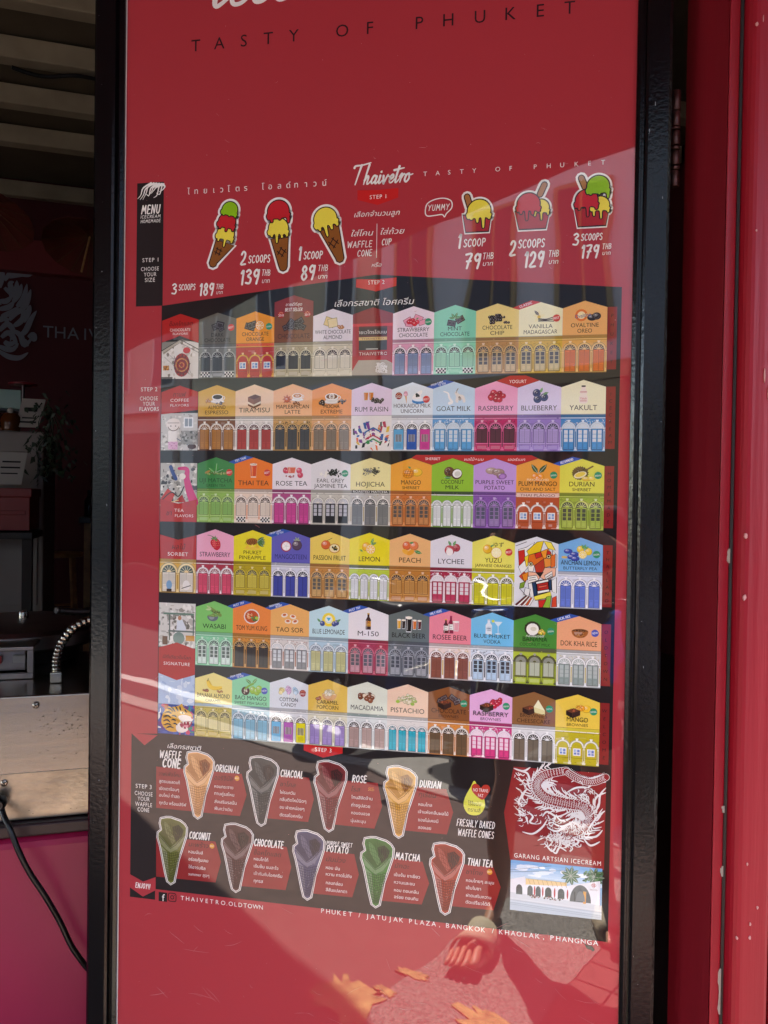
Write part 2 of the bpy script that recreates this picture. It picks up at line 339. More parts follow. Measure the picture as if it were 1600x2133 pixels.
# ground
sheet('ground', [(-60, -60), (60, -60), (60, 60), (-60, 60)], -.16, m_asph)
road_v = -2.05
sheet('road', [uv(-30, -9.4, J), uv(30, -9.4, J), uv(30, road_v, J), uv(-30, road_v, J)], -.12, m_asph)
pv = MB(); pv.prism([uv(-12, road_v, J), uv(12, road_v, J), uv(12, .9, J), uv(-12, .9, J)], -.14, 0); o = pv.build('pavement', m_pav); o['kind'] = 'structure'
sheet('paving_aggregate', [uv(-1.02, -1.88, J), uv(-.61, -1.88, J), uv(-.61, -.45, J), uv(-1.02, -.45, J)], .004, m_agg)
tl = MB()
for i in range(9):
    for j in range(13):
        a = -.605+i*.115; c = -1.88+j*.115
        tl.prism([uv(a, c, J), uv(a+.107, c, J), uv(a+.107, c+.107, J), uv(a, c+.107, J)], .0, .006)
o = tl.build('paving_tiles', m_tile); o['kind'] = 'structure'
kb = MB(); kb.prism([uv(-12, road_v-.16, J), uv(12, road_v-.16, J), uv(12, road_v-.004, J), uv(-12, road_v-.004, J)], -.14, .012)
o = kb.build('kerb', m_concrete, bevel=.012); o['kind'] = 'structure'
yl = MB(); ry = random.Random(17)
for (x, y, w_, h_, ang) in ((.10, -.965, .10, .085, .5), (.275, -1.135, .055, .022, .4), (.53, -.93, .12, .05, .45), (.20, -1.02, .04, .02, .5)):   # yellow paint patches shaped as ragged pools of sunlight
    ring = []
    for i in range(30):
        t = 2*math.pi*i/30; r_ = ry.uniform(.6, 1.15); u_, v_ = w_*r_*math.copysign(abs(math.cos(t))**.55, math.cos(t)), h_*r_*math.copysign(abs(math.sin(t))**.55, math.sin(t))
        ring.append((x+u_*math.cos(ang)-v_*math.sin(ang), y+u_*math.sin(ang)+v_*math.cos(ang)))
    yl.prism(ring, .0, .007)
o = yl.build('yellow_sun_patches', m_yel); o['kind'] = 'structure'
sheet('road_marking', [uv(-20, -2.9, J), uv(20, -2.9, J), uv(20, -2.78, J), uv(-20, -2.78, J)], -.116, mat('white_road_paint', '#d8d5cc', .7, var=.1))

# door reveal: jamb built in plan, all the way up
def wpl(px, y):                                                # point of the vertical plane through px (horizon) at world y
    d = ray(px, 950); return (CAM.x+d.x*(y-CAM.y)/d.y, y)
A = J; B = wpl(1500, -.040); Cc = wpl(1523, -.033); Dd = wpl(1552, -.046)
jm = empty('door_jamb', (B[0], B[1], 0), 0, 'dark red painted wooden door jamb with chipped front edge beside the menu board', 'door jamb')
def rel(p, o): return (p[0]-o[0], p[1]-o[1])
back = (A[0]+.25, A[1]+.12)
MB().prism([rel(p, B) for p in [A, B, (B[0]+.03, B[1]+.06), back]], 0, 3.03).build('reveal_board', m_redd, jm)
MB().prism([rel(p, B) for p in [(B[0]+.0005, B[1]-.002), Cc, (Cc[0]+.01, Cc[1]+.05), (B[0]+.012, B[1]+.05)]], 0, 3.03).build('edge_strip', m_red, jm, bevel=.003)
# chipped paint along the strip: ragged flakes of bare filler
ch = MB(); rnd = random.Random(4)
for (z0, z1) in ((.60, .66), (.735, .80), (.93, .945), (1.02, 1.03), (1.37, 1.39)):
    nseg = 9; L = []; Rr = []
    for i in range(nseg):
        t = i/(nseg-1); z = z0+(z1-z0)*t; wdt = .0022*rnd.uniform(.1, 1.5)*(1 if 0 < i < nseg-1 else .2)
        px, py = Cc[0]-B[0], Cc[1]-B[1]
        L.append((px-wdt-.0008, py-.0016-.0002, z)); Rr.append((px+.0012, py-.0014, z))
    v = L+Rr; ch.add(v+[(x, y+.003, z) for x, y, z in v], [(i, nseg+i, nseg+i+1, i+1) for i in range(nseg-1)])
ch.build('paint_chip', m_chip, jm)['kind'] = 'stuff'
MB().prism([rel(p, B) for p in [(Cc[0]+.0006, Cc[1]+.012), (Dd[0]+.004, Dd[1]+.020), (Dd[0]+.004, Dd[1]+.09), (Cc[0]+.012, Cc[1]+.09)]], 0, 3.03).build('rubber_seal', m_brown, jm)
sb = MB().prism([rel(p, B) for p in [(Cc[0]+.001, Cc[1]+.002), (Cc[0]+.005, Cc[1]+.002), (Cc[0]+.005, Cc[1]+.02), (Cc[0]+.001, Cc[1]+.02)]], 0, 3.03).build('seal_lip', m_brown, jm)
# hinge on the jamb
hg = W(1409, 190, 1.135); hz0 = W(1409, 388, 1.135).z; hn = MB()
seg = [(0, .16), (.175, .21), (.225, .37), (.385, .42), (.435, .58), (.595, .62), (.63, .78), (.795, 1)]
for a, c in seg:
    z0 = hz0+(hg.z-hz0)*a; z1 = hz0+(hg.z-hz0)*c
    hn.lathe([(.0062, z0), (.0068, z0+.001), (.0068, z1-.001), (.0062, z1)], (hg.x-B[0], hg.y-B[1], 0), 14)
hn.build('hinge', mat('hinge_steel', '#6b4a44', .35, metal=.8, var=.2, vscale=60), jm)

pb = empty('door_post', (Dd[0], Dd[1], 0), ROT, 'bright red painted wooden post with a vertical seam and small paint chips', 'door post')
post = MB(); post.prism([(0, 0), (.062, 0), (.062, .1), (0, .1)], 0, 3.03); post.build('post_board', m_red, pb, bevel=.010)
post = MB(); post.prism([(.0635, .001), (.60, .001), (.60, .1), (.0635, .1)], 0, 3.03); post.build('post_board', m_red, pb, bevel=.0025)
cm = mat('chip_pale', '#c08a84', .8)
cp = MB()
for (px, py, r_) in ((1555, 45, .0022), (1562, 1925, .002), (1561, 1953, .002), (1577, 1890, .0019), (1575, 480, .0016), (1527, 1245, .003), (1530, 1115, .003), (1497, 1960, .0016), (1556, 1800, .0014)):
    d = ray(px, py); w0 = Vector((Dd[0], Dd[1], 0)); nn = V; s_ = (w0-CAM).dot(nn)/d.dot(nn); q = CAM+d*s_-w0
    uu, zz = q.dot(U), q.z
    if uu < .004: uu = .004
    a = [(uu+r_*rnd.uniform(.6, 1.1)*math.cos(t*.9), -.0012, zz+r_*rnd.uniform(.8, 1.7)*math.sin(t*.9)) for t in range(7)]
    cp.add(a+[(x, .001, z) for x, y, z in a], [tuple(range(7))]+[(i, (i+1) % 7, 7+(i+1) % 7, 7+i) for i in range(7)])
for i in range(18):
    uu, zz, r_ = rnd.uniform(.012, .16), rnd.uniform(.45, 2.35), rnd.uniform(.0004, .0011); k_ = rnd.choice([1, 1, 6, 10])
    a = [(uu+r_*math.cos(t*.9), -.0011, zz+r_*k_*math.sin(t*.9)) for t in range(7)]
    cp.add(a+[(x, .001, z) for x, y, z in a], [tuple(range(7))]+[(i_, (i_+1) % 7, 7+(i_+1) % 7, 7+i_) for i_ in range(7)])
cp.build('paint_chip', cm, pb)['kind'] = 'stuff'

# shop front wall beyond the post, lintel, awning
wl = MB(); wl.prism([uv(.70, -.04, J), uv(6, -.04, J), uv(6, .2, J), uv(.70, .2, J)], 0, 6); tag(wl.build('shop_front_wall', m_red), 'red painted shop front wall standing right of the door post', 'wall')
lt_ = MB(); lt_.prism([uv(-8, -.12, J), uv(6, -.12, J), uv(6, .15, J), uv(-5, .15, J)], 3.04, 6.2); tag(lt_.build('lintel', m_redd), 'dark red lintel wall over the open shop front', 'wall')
aw = empty('awning', (J[0], J[1], 0), ROT, 'dark maroon awning sloping out over the shop front', 'awning')
def low(x, y): q = Vector((x-J[0], y-J[1], 0)); return (q.dot(U), q.dot(V))
e0, e1 = low(2.62, -.52), low(-4.2, -6.45)                       # front edge runs at a slant to the wall
MB().add([(-7, -.125, 3.03), (6, -.125, 3.03), (*e0, 2.86), (*e1, 2.86), (-7, -.125, 3.08), (6, -.125, 3.08), (*e0, 2.91), (*e1, 2.91)],
         [(0,1,2,3),(7,6,5,4),(0,4,5,1),(1,5,6,2),(2,6,7,3),(3,7,4,0)]).build('canopy', mat('maroon_canvas', '#4c1019', .8), aw)
MB().tube([(*e0, 2.88), (*e1, 2.88)], .035, 12).build('front_bar', mat('bar_paint', '#3a2022', .5), aw)

# shop interior room (floor is a step above the pavement)
rm = (J[0], J[1])
MB().prism([uv(-7, .25, rm), uv(3, .25, rm), uv(3, 7.2, rm), uv(-7, 7.2, rm)], -.1, .3).build('shop_floor', mat('shop_floor_tile', '#4b3a34', .4, var=.1))['kind'] = 'structure'
def shop(px, py, d): q = W(px, py, d); w = q-Vector((J[0], J[1], 0)); return w.dot(U), w.dot(V), q.z     # -> (u, v, z) in the shop's frame
bu, bv, bz = shop(100, 690, 6.7)
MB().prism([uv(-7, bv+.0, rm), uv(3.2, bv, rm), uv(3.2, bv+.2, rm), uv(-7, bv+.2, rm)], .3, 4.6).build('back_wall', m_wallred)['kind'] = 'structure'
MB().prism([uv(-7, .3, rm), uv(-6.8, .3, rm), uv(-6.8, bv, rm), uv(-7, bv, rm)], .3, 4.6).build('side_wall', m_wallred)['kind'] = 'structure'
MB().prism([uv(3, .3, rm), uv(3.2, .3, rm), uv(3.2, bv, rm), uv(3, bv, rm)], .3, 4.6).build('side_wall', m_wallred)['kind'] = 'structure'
CZ = 4.13
ce = MB()
for i in range(18):
    a = -7+i*.22; ce.prism([uv(a, -.1, rm), uv(a+.212, -.1, rm), uv(a+.212, bv, rm), uv(a, bv, rm)], CZ, CZ+.03)
o = ce.build('ceiling', m_plank); o['kind'] = 'structure'
MB().prism([uv(-7, -.1, rm), uv(3.2, -.1, rm), uv(3.2, bv, rm), uv(-7, bv, rm)], CZ+.034, CZ+.2).build('ceiling_deck', m_plank)['kind'] = 'structure'
for (py, hh) in ((22, .11), (142, .15), (236, .13), (316, .14), (425, .2)):
    d = (4.0-1.45)/((1066.5-py)/1602.8-.0150); u_, v_, z_ = shop(100, py, d)
    bm_ = MB().box((-6.8, v_-.0, 4.0-(.0)), (2.95, v_+.10, 4.0+min(hh, .128)))
    o = bm_.build('ceiling_beam', m_beam, bevel=.006); o.location = (J[0], J[1], 0); o.rotation_euler = (0, 0, ROT)
    o['kind'] = 'structure'
# frieze board on the back wall under the ceiling
o = MB().box((-6.8, bv-.12, 3.35), (2.95, bv-.002, 3.62)).build('frieze_board', mat('frieze_paint', '#7a2428', .6)); o.location = (J[0], J[1], 0); o.rotation_euler = (0, 0, ROT); o['kind'] = 'structure'
# loose cables under the ceiling
def cable(name, P3, rad, mt, label):
    o = MB().tube(catmull([tuple(p) for p in P3], 6), rad, 8).build(name, mt); return tag(o, label, 'cable')
cable('ceiling_cable', [W(24, 140, 4.4), W(60, 153, 4.45), (W(100, 160, 4.5)), W(160, 158, 4.55), W(230, 172, 4.65)], .012, m_black, 'thin black cable sagging beneath the cream ceiling beams')

# maroon sign: dragon emblem and letters painted on the back wall
SGO = CAM+ray(40, 690)*((J[0]+V.x*(bv-.015)-CAM.x)*V.x+(J[1]+V.y*(bv-.015)-CAM.y)*V.y)/(ray(40, 690).dot(V))
sg = empty('wall_sign', SGO, ROT, 'silver dragon emblem with spaced capital letters on the maroon back wall', 'sign')
def swisp(mb, p, w, y0=0):
    p = catmull(p, 6); n_ = len(p); v = []; f = []
    for i, q in enumerate(p):
        a = p[max(0, i-1)]; c = p[min(n_-1, i+1)]; dx, dz = c[0]-a[0], c[1]-a[1]; l = math.hypot(dx, dz) or 1
        t = i/(n_-1); ww = w*(math.sin(math.pi*min(1, t*.9+.12))**.7)*.5+.001
        v += [(q[0]-dz/l*ww, y0, q[1]+dx/l*ww), (q[0]+dz/l*ww, y0, q[1]-dx/l*ww)]
        if i: f.append((2*i-2, 2*i-1, 2*i+1, 2*i))
    mb.add(v, f)
def spx(px, py):                                               # pixel -> local (x, z) on the sign's wall plane
    d = ray(px, py); o0 = SGO; s_ = (o0-CAM).dot(V)/d.dot(V); q = CAM+d*s_-o0; return (q.dot(U), q.z)
em = MB(); yy = 0
lines_ = [[(0,600),(5,575),(0,550),(12,538)], [(10,585),(30,562),(48,560),(52,545)], [(14,578),(40,566),(60,560),(72,545)], [(20,578),(45,572),(62,572),(76,560)],
 [(10,600),(26,612),(22,592),(30,588)], [(22,620),(34,605),(36,585)], [(28,630),(40,612),(46,592)], [(36,640),(50,622),(57,592)], [(40,652),(56,632),(65,603)],
 [(0,628),(14,628),(26,618)], [(0,645),(20,640),(30,628)], [(4,660),(24,652),(40,640)], [(20,668),(35,652),(50,648),(44,664)], [(30,680),(46,668),(62,640)],
 [(42,700),(54,690),(66,665),(77,648)], [(50,672),(60,650),(64,636)], [(0,690),(16,676),(28,690),(22,712)], [(4,704),(18,694),(30,705),(38,725)], [(30,690),(44,700),(52,720),(70,702)],
 [(0,722),(14,728),(28,728),(40,716)], [(0,733),(20,744),(42,746),(60,735)], [(10,712),(20,718),(36,712)], [(46,712),(56,718),(52,706)], [(60,704),(70,698),(72,708),(62,706)], [(0,670),(10,664),(20,676)], [(-20,640),(-8,628),(4,636)], [(-40,600),(-20,580),(-4,590)], [(-40,690),(-20,700),(-2,694)], [(-50,730),(-20,740),(4,730)]]
for i, L in enumerate(lines_): swisp(em, [spx(*q) for q in L], .045, -.012-.0004*i)
em.build('emblem', m_silver, sg)
tx = MB(); x_ = 0
for ch_, px in zip('THAIVETRO', (101, 126, 153, 178, 196, 222, 246, 270, 294)):
    vv, ff = glyphs(ch_, .035); c0 = spx(px, 694); mx_ = (min(p[0] for p in vv)+max(p[0] for p in vv))/2
    base = spx(101, 691)[1]
    tx.add([(c0[0]+(a-mx_)*.145, -.014, base+(b_-.36)*.145) for a, b_ in vv], ff)
tx.build('lettering', m_silver, sg)
# ------------------------------------------------------------------ objects in the shop
def shop_empty(name, px, py, d, label, cat, group=None):
    return empty(name, W(px, py, d), ROT, label, cat, group)
# counter skirt in magenta vinyl
mz = 1.45+1.42*(-.0150-(1722-1066.5)/1602.8)
ct = shop_empty('counter', 0, 1722, 1.42, 'magenta vinyl covered counter standing under the stainless waffle machine', 'counter'); ct.location.z = 0
MB().box((-1.6, -.012, .02), (.62, .55, mz-.03)).build('vinyl_front', m_mag, ct, bevel=.02)
MB().box((-1.62, -.02, mz-.027), (.64, .57, mz-.003)).build('counter_top', mat('dark_counter_top', '#2a161c', .4), ct, bevel=.004)
# waffle machine
top = 1.45+1.42*(-.0150-(1463-1066.5)/1602.8)
wm = shop_empty('waffle_machine', 0, 1722, 1.42, 'stainless steel waffle machine with round lid and flexible metal hoses on the magenta counter', 'waffle machine'); wm.location.z = mz
H = top-mz; Lw = wm.location
MB().box((-.5, 0, .0), (.42, .42, H)).build('body', m_steel, wm, bevel=.003)
MB().box((-.5, -.0016, .0), (.42, -.0002, .086)).build('lower_panel', mat('scuffed_stainless', '#a59d8e', .36, metal=1, bump=.15, bscale=30, var=.25, vscale=14), wm)
def wml(px, py, v=0):                                          # pixel -> local point on the machine's plane v
    d = ray(px, py); o0 = Vector(Lw)+V*v; s_ = (o0-CAM).dot(V)/d.dot(V); q = CAM+d*s_-Vector(Lw); return (q.dot(U), q.dot(V), q.z)
def screw(px, py, r_=.006):
    x, y, z = wml(px, py, -.002); sc_ = MB(); mt_ = Matrix.Translation((x, y, z)) @ Matrix.Rotation(R(90), 4, 'X')
    sc_.lathe([(r_, 0), (r_, .0012), (r_*.8, .0026), (r_*.35, .0032)], (0, 0, 0), 18, mt_)
    o = sc_.build('screw', m_steel, wm)
    x_ = MB(); 
    for t in (35, 125): x_.box((-r_*.6, -r_*.13, .003), (r_*.6, r_*.13, .0036), mt_ @ Matrix.Rotation(R(t), 4, 'Z'))
    x_.build('slot', m_black, o)
screw(75, 1469); screw(9, 1631, .0062)
# dirt specks and scratches on the panel
sp = MB(); rs = random.Random(3)
for i in range(95):
    px = rs.uniform(60, 186); py = rs.uniform(1490, 1700) if i > 60 else rs.gauss(1505, 14)
    px = min(186, px); x, y, z = wml(px, py, -.0022); r_ = rs.uniform(.0003, .0010)
    sp.add([(x-r_*1.6, y, z-r_*.4), (x+r_, y, z-r_*.3), (x+r_*1.7, y, z+r_*.6), (x-r_*.7, y, z+r_*.5)], [(0, 1, 2, 3)])
sp.build('grime_speck', mat('grime', '#3b3128', .9), wm)['kind'] = 'stuff'
# top: ferrule, hose, switch box, round lid
def ring_hose(mb, path, r0, n_=14, pitch=3):
    p = catmull(path, 14); rad = [r0*(1.0 if (i % pitch) else .80) for i in range(len(p))]; mb.tube(p, rad, n_)
fx, fy, fz = wml(118, 1440, .10)
hs = MB(); hs.box((fx-.011, fy-.011, H+.0005), (fx+.011, fy+.011, H+.022)); hs.build('hose_socket', m_steel, wm, bevel=.002)
hs = MB(); ring_hose(hs, [(fx, fy, H+.02), (fx, fy+.005, H+.05), (fx+.012, fy+.01, H+.085), (fx+.045, fy+.02, H+.115), (fx+.10, fy+.03, H+.125), (fx+.20, fy+.05, H+.13)], .0095); hs.build('hose', m_steel, wm)
lx, ly, lz = wml(40, 1310, .40)
hs = MB(); ring_hose(hs, [(lx+.09, ly-.09, H+.115), (lx+.14, ly-.05, H+.105), (lx+.22, ly+.02, H+.11), (lx+.34, ly+.06, H+.13)], .0085); hs.build('hose', m_dsteel, wm)
zt = 1.45+1.78*(-.0150-(1305-1066.5)/1602.8)-mz
ld = MB(); ld.lathe([(.175, zt-.045), (.180, zt-.04), (.180, zt-.012), (.172, zt-.003), (.12, zt+.004), (.02, zt+.008)], (lx, ly, 0), 48); o = ld.build('round_lid', m_dsteel, wm)
MB().lathe([(.011, zt+.007), (.011, zt+.022), (.008, zt+.026)], (lx+.012, ly-.02, 0), 16).build('knob', m_steel, o)
MB().lathe([(.13, H+.001), (.13, zt-.044)], (lx, ly, 0), 40).build('lid_base', m_black, wm)
bx_ = MB(); ax, ay, az = wml(70, 1380, .14)
bx_.box((ax-.30, ay, H+.0006), (ax, ay+.012, H+.012)); bx_.box((ax-.30, ay, H+.058), (ax, ay+.16, H+.066)); bx_.box((ax-.012, ay, H+.012), (ax, ay+.012, H+.058)); bx_.box((ax-.3, ay+.03, H+.012), (ax-.02, ay+.16, H+.058))
bx_.build('switch_box', m_dsteel, wm, bevel=.0015)
for k, c in ((-.075, '#9a1a1a'), (-.03, '#8c8680')):
    MB().box((ax+k-.012, ay+.018, H+.03), (ax+k+.012, ay+.03, H+.045)).build('switch', mat('switch_cap', c, .4), wm, bevel=.001)
# power cord with plug
p0 = wml(4, 1676, -.016); cdl = [wml(2, 1676, -.016), wml(8, 1700, -.03), wml(22, 1730, -.045), wml(40, 1775, -.055), wml(62, 1818, -.055), wml(95, 1868, -.055), (wml(125, 1920, -.05)), wml(150, 1972, -.05), wml(182, 2016, -.045), wml(230, 2070, -.02), wml(270, 2133, -.02)]
pc = empty('power_cord', W(40, 1775, 1.40), 0, 'black power cord plugged into the waffle machine and hanging in front of the magenta counter', 'cord')
tw = lambda q: Vector(Lw)+U*q[0]+V*q[1]+Vector((0, 0, q[2]))-pc.location
MB().tube(catmull([tuple(tw(q)) for q in cdl], 8), .0052, 12).build('cable', m_black, pc)
plg = MB(); c_ = tw(wml(2, 1668, -.012)); plg.lathe([(.011, 0), (.0125, .004), (.012, .02), (.008, .026)], (0, 0, 0), 16, Matrix.Translation(c_) @ Matrix.Rotation(ROT, 4, 'Z') @ Matrix.Rotation(R(90), 4, 'X'))
plg.build('plug', m_black, pc)

# white display cabinet with cards, box and plant
cb = shop_empty('display_cabinet', 14, 1010, 4.5, 'white cabinet in the dark shop with menu cards standing on and against it', 'cabinet'); cb.location.z = .3
zt_ = W(14, 897, 4.5).z-.3
MB().box((-.6, .0, .02), (.20, .5, zt_)).build('carcass', m_cab, cb, bevel=.01)
MB().box((-.605, -.012, .5), (.17, -.002, zt_-.12)).build('door', m_cab, cb, bevel=.004)
def card(px0, py0, px1, py1, d, tilt, label, lines):
    a = W((px0+px1)/2, py1, d); c = W((px0+px1)/2, py0, d); hgt = c.z-a.z; wid = (px1-px0)/1602.8*d
    e = empty('menu_card', a, ROT, label, 'menu card')
    b_ = MB().add([(-wid/2, 0, 0), (wid/2, 0, 0), (wid/2+tilt, .06, hgt), (-wid/2+tilt, .06, hgt), (-wid/2, .006, 0), (wid/2, .006, 0), (wid/2+tilt, .066, hgt), (-wid/2+tilt, .066, hgt)], [(0,1,2,3),(7,6,5,4),(0,4,5,1),(1,5,6,2),(2,6,7,3),(3,7,4,0)])
    b_.build('board', m_white, e)
    g = MB()
    for (t0, wf, hh) in lines:
        t1 = t0+hh; z = [t0*hgt, t1*hgt]
        g.add([(-wid*wf/2+tilt*t0, .06*t0-.003, z[0]), (wid*wf/2+tilt*t0, .06*t0-.003, z[0]), (wid*wf/2+tilt*t1, .06*t1-.003, z[1]), (-wid*wf/2+tilt*t1, .06*t1-.003, z[1])], [(0, 1, 2, 3)])
    g.build('printed_text', m_ink, e)
card(33, 828, 78, 890, 4.45, .03, 'small white menu card leaning back on top of the white cabinet', ((.15, .7, .06), (.3, .6, .05), (.55, .55, .14)))
card(-12, 941, 42, 1009, 4.2, .02, 'larger white menu card with three printed lines standing on the red crate', ((.32, .6, .04), (.5, .7, .05), (.68, .65, .05)))
crt = shop_empty('plastic_crate', 20, 1105, 4.2, 'red plastic crate in the dark shop under a white menu card', 'crate')
zc = W(20, 1012, 4.2).z-crt.location.z; g = MB()
g.box((-.3, 0, 0), (.1, .35, zc-.06)); g.box((-.31, -.012, zc-.06), (.11, .36, zc-.012)); g.box((-.28, -.008, zc*.35), (.08, -.0015, zc*.45))
g.build('crate_body', m_crate, crt, bevel=.006)
tb_ = shop_empty('side_table', 0, 1107, 4.2, 'dark table in the shop carrying a red crate', 'table'); zt2 = tb_.location.z-.3; tb_.location.z = .3
MB().box((-.5, -.05, zt2-.04), (.17, .45, zt2-.003)).build('table_top', mat('dark_wood', '#1d120e', .5), tb_, bevel=.004)
for x in (-.45, .11):
    for y in (0, .38): MB().box((x, y, 0), (x+.05, y+.05, zt2-.042)).build('leg', m_brown, tb_)
# plant trailing over the cabinet's side
pl = shop_empty('trailing_plant', 96, 860, 4.4, 'dark leafy trailing plant hanging beside the white cabinet', 'plant')
lf = MB(); rp = random.Random(9)
for i in range(240):
    t = rp.random(); x = rp.gauss(.02, .06+.02*t); y = rp.gauss(.05, .06); z = .05-.42*t+rp.gauss(0, .03); s_ = rp.uniform(.018, .04); a = rp.uniform(0, 6.3); tl_ = rp.uniform(-.7, .7)
    dx, dy = math.cos(a)*s_, math.sin(a)*s_
    lf.add([(x, y, z), (x+dx*.5-dy*.35, y+dy*.5, z-s_*.3*tl_), (x+dx, y+dy, z-s_*.9), (x+dx*.5+dy*.35, y+dy*.5, z-s_*.6)], [(0, 1, 2, 3)])
lf.build('foliage', m_leaf, pl)
st_ = MB()
for i in range(7): st_.tube(catmull([(0, .05, .06), (rp.uniform(-.05, .08), .05, -.08), (rp.uniform(-.06, .1), .05, -.22), (rp.uniform(-.05, .1), .05, -.36)], 5), .003, 6)
st_.build('stem', m_leaf, pl)
# lamp like stand, pale box
ls = shop_empty('table_lamp', 48, 838, 4.6, 'thin dark lamp with a flat shade above the white cabinet', 'lamp')
MB().lathe([(.009, -.06), (.009, .10)], (0, 0, 0), 12).build('stem', m_dsteel, ls)
MB().lathe([(.08, .10), (.082, .112), (.02, .122)], (0, 0, 0), 24).build('lamp_shade', m_redd, ls)
gb = shop_empty('glass_box', 16, 830, 4.65, 'pale green glass box on top of the white cabinet', 'box')
MB().box((-.1, 0, -.06), (.075, .12, .055)).build('case', mat('pale_green_glass', '#86a79d', .2), gb, bevel=.004)
MB().box((-.104, -.004, -.075), (.079, .124, -.062)).build('base', m_black, gb)
jr = shop_empty('jar', 22, 880, 4.45, 'amber glass jar with a round knob standing on the white cabinet', 'jar')
MB().lathe([(.05, -.05), (.055, -.04), (.055, .03), (.04, .05)], (0, 0, 0), 20).build('vessel', mat('amber_glass', '#5a2f10', .15), jr)
MB().lathe([(.01, .05), (.018, .06), (.018, .075), (.006, .085)], (0, 0, 0), 14).build('knob', m_white, jr)
# stool and a second seat behind
def stool(px, py, d, label, wdt):
    e = shop_empty('stool', px, py, d, label, 'stool', 'stools in the shop'); zs = e.location.z-.3; e.location.z = .3; r_ = wdt/2
    MB().lathe([(r_*.96, zs-.035), (r_, zs-.03), (r_, zs-.006), (r_*.95, zs)], (0, 0, 0), 32).build('seat', mat('stool_wood', '#cf9f63', .5, var=.15, vscale=20), e)
    for a in (45, 135, 225, 315):
        c, q = math.cos(R(a)), math.sin(R(a)); MB().tube([(c*r_*.75, q*r_*.75, zs-.036), (c*r_*.98, q*r_*.98, 0)], [.016, .013], 8).build('leg', m_wood, e)
    g = MB()
    for i in range(4):
        a, c = R(45+90*i), R(135+90*i); k = .86; g.tube([(math.cos(a)*r_*k, math.sin(a)*r_*k, zs*.4), (math.cos(c)*r_*k, math.sin(c)*r_*k, zs*.4)], .009, 8)
    g.build('stretcher', m_wood, e)
stool(126, 1150, 6.0, 'round pale wooden bar stool in the dark shop behind the waffle machine', .33)
# tall dark chair back beside the stool
tb = shop_empty('bar_table', 190, 1090, 5.6, 'dark bar table with wooden leg beside the pale stool', 'table'); zt3 = tb.location.z-.3+.05; tb.location.z = .3
MB().box((-.06, -.25, zt3-.04), (.6, .4, zt3)).build('table_top', mat('black_table_top', '#14100f', .4), tb, bevel=.004)
for x in (-.03, .5):
    for y in (-.2, .32): MB().box((x, y, 0), (x+.05, y+.05, zt3-.042)).build('leg', m_wood, tb)
for i, (px, py, h_) in enumerate(((186, 1022, .19), (200, 1010, .16), (193, 1032, .12))):
    q = W(px, py, 5.55); e = empty('bottle', (q.x, q.y, .3+zt3+.0005), 0, ['tall dark bottle on the bar table, leftmost of the dim group', 'slim dark bottle on the bar table beside the black frame', 'short dark bottle on the bar table between two taller bottles'][i], 'bottle', 'bottles on the bar table')
    MB().lathe([(.03, 0), (.033, .01), (.033, h_*.6), (.012, h_*.78), (.012, h_)], (0, 0, 0), 16).build('glass_body', mat('dark_bottle', ['#23252c', '#3a3638', '#1d2026'][i], .15), e)
# paper umbrellas hanging under the frieze
def umbrella(px, py, d, r_, tilt, label):
    e = shop_empty('paper_umbrella', px, py, d, label, 'umbrella', 'paper umbrellas hanging in the shop'); e.rotation_euler = (R(tilt), R(8), ROT)
    n_ = 16; v = [(0, 0, .0)]; f = []
    for k in range(2):
        for j in range(n_): a = 2*math.pi*j/n_; rr = r_*(.55 if k == 0 else 1); v.append((rr*math.cos(a), rr*math.sin(a), -r_*(.2 if k == 0 else .42)))
    for j in range(n_):
        f.append((0, 1+j, 1+(j+1) % n_)); f.append((1+j, 1+n_+j, 1+n_+(j+1) % n_, 1+(j+1) % n_))
    o = MB().add(v, f).build('canopy', m_orange, e); sm = o.modifiers.new('thick', 'SOLIDIFY'); sm.thickness = .004
    MB().tube([(0, 0, .03), (0, 0, -r_*1.1)], .007, 8).build('handle', m_wood, e)
    g = MB()
    for j in range(n_): a = 2*math.pi*j/n_; g.tube([(0, 0, -.012), (r_*.97*math.cos(a), r_*.97*math.sin(a), -r_*.43)], .003, 5)
    g.build('ribs', mat('rib_wood', '#5a3a20', .7), e)
umbrella(188, 490, 5.6, .31, -24, 'orange paper umbrella hanging beside the black board frame')
umbrella(-30, 418, 5.2, .34, -20, 'dull orange paper umbrella hanging at the upper left above the emblem')
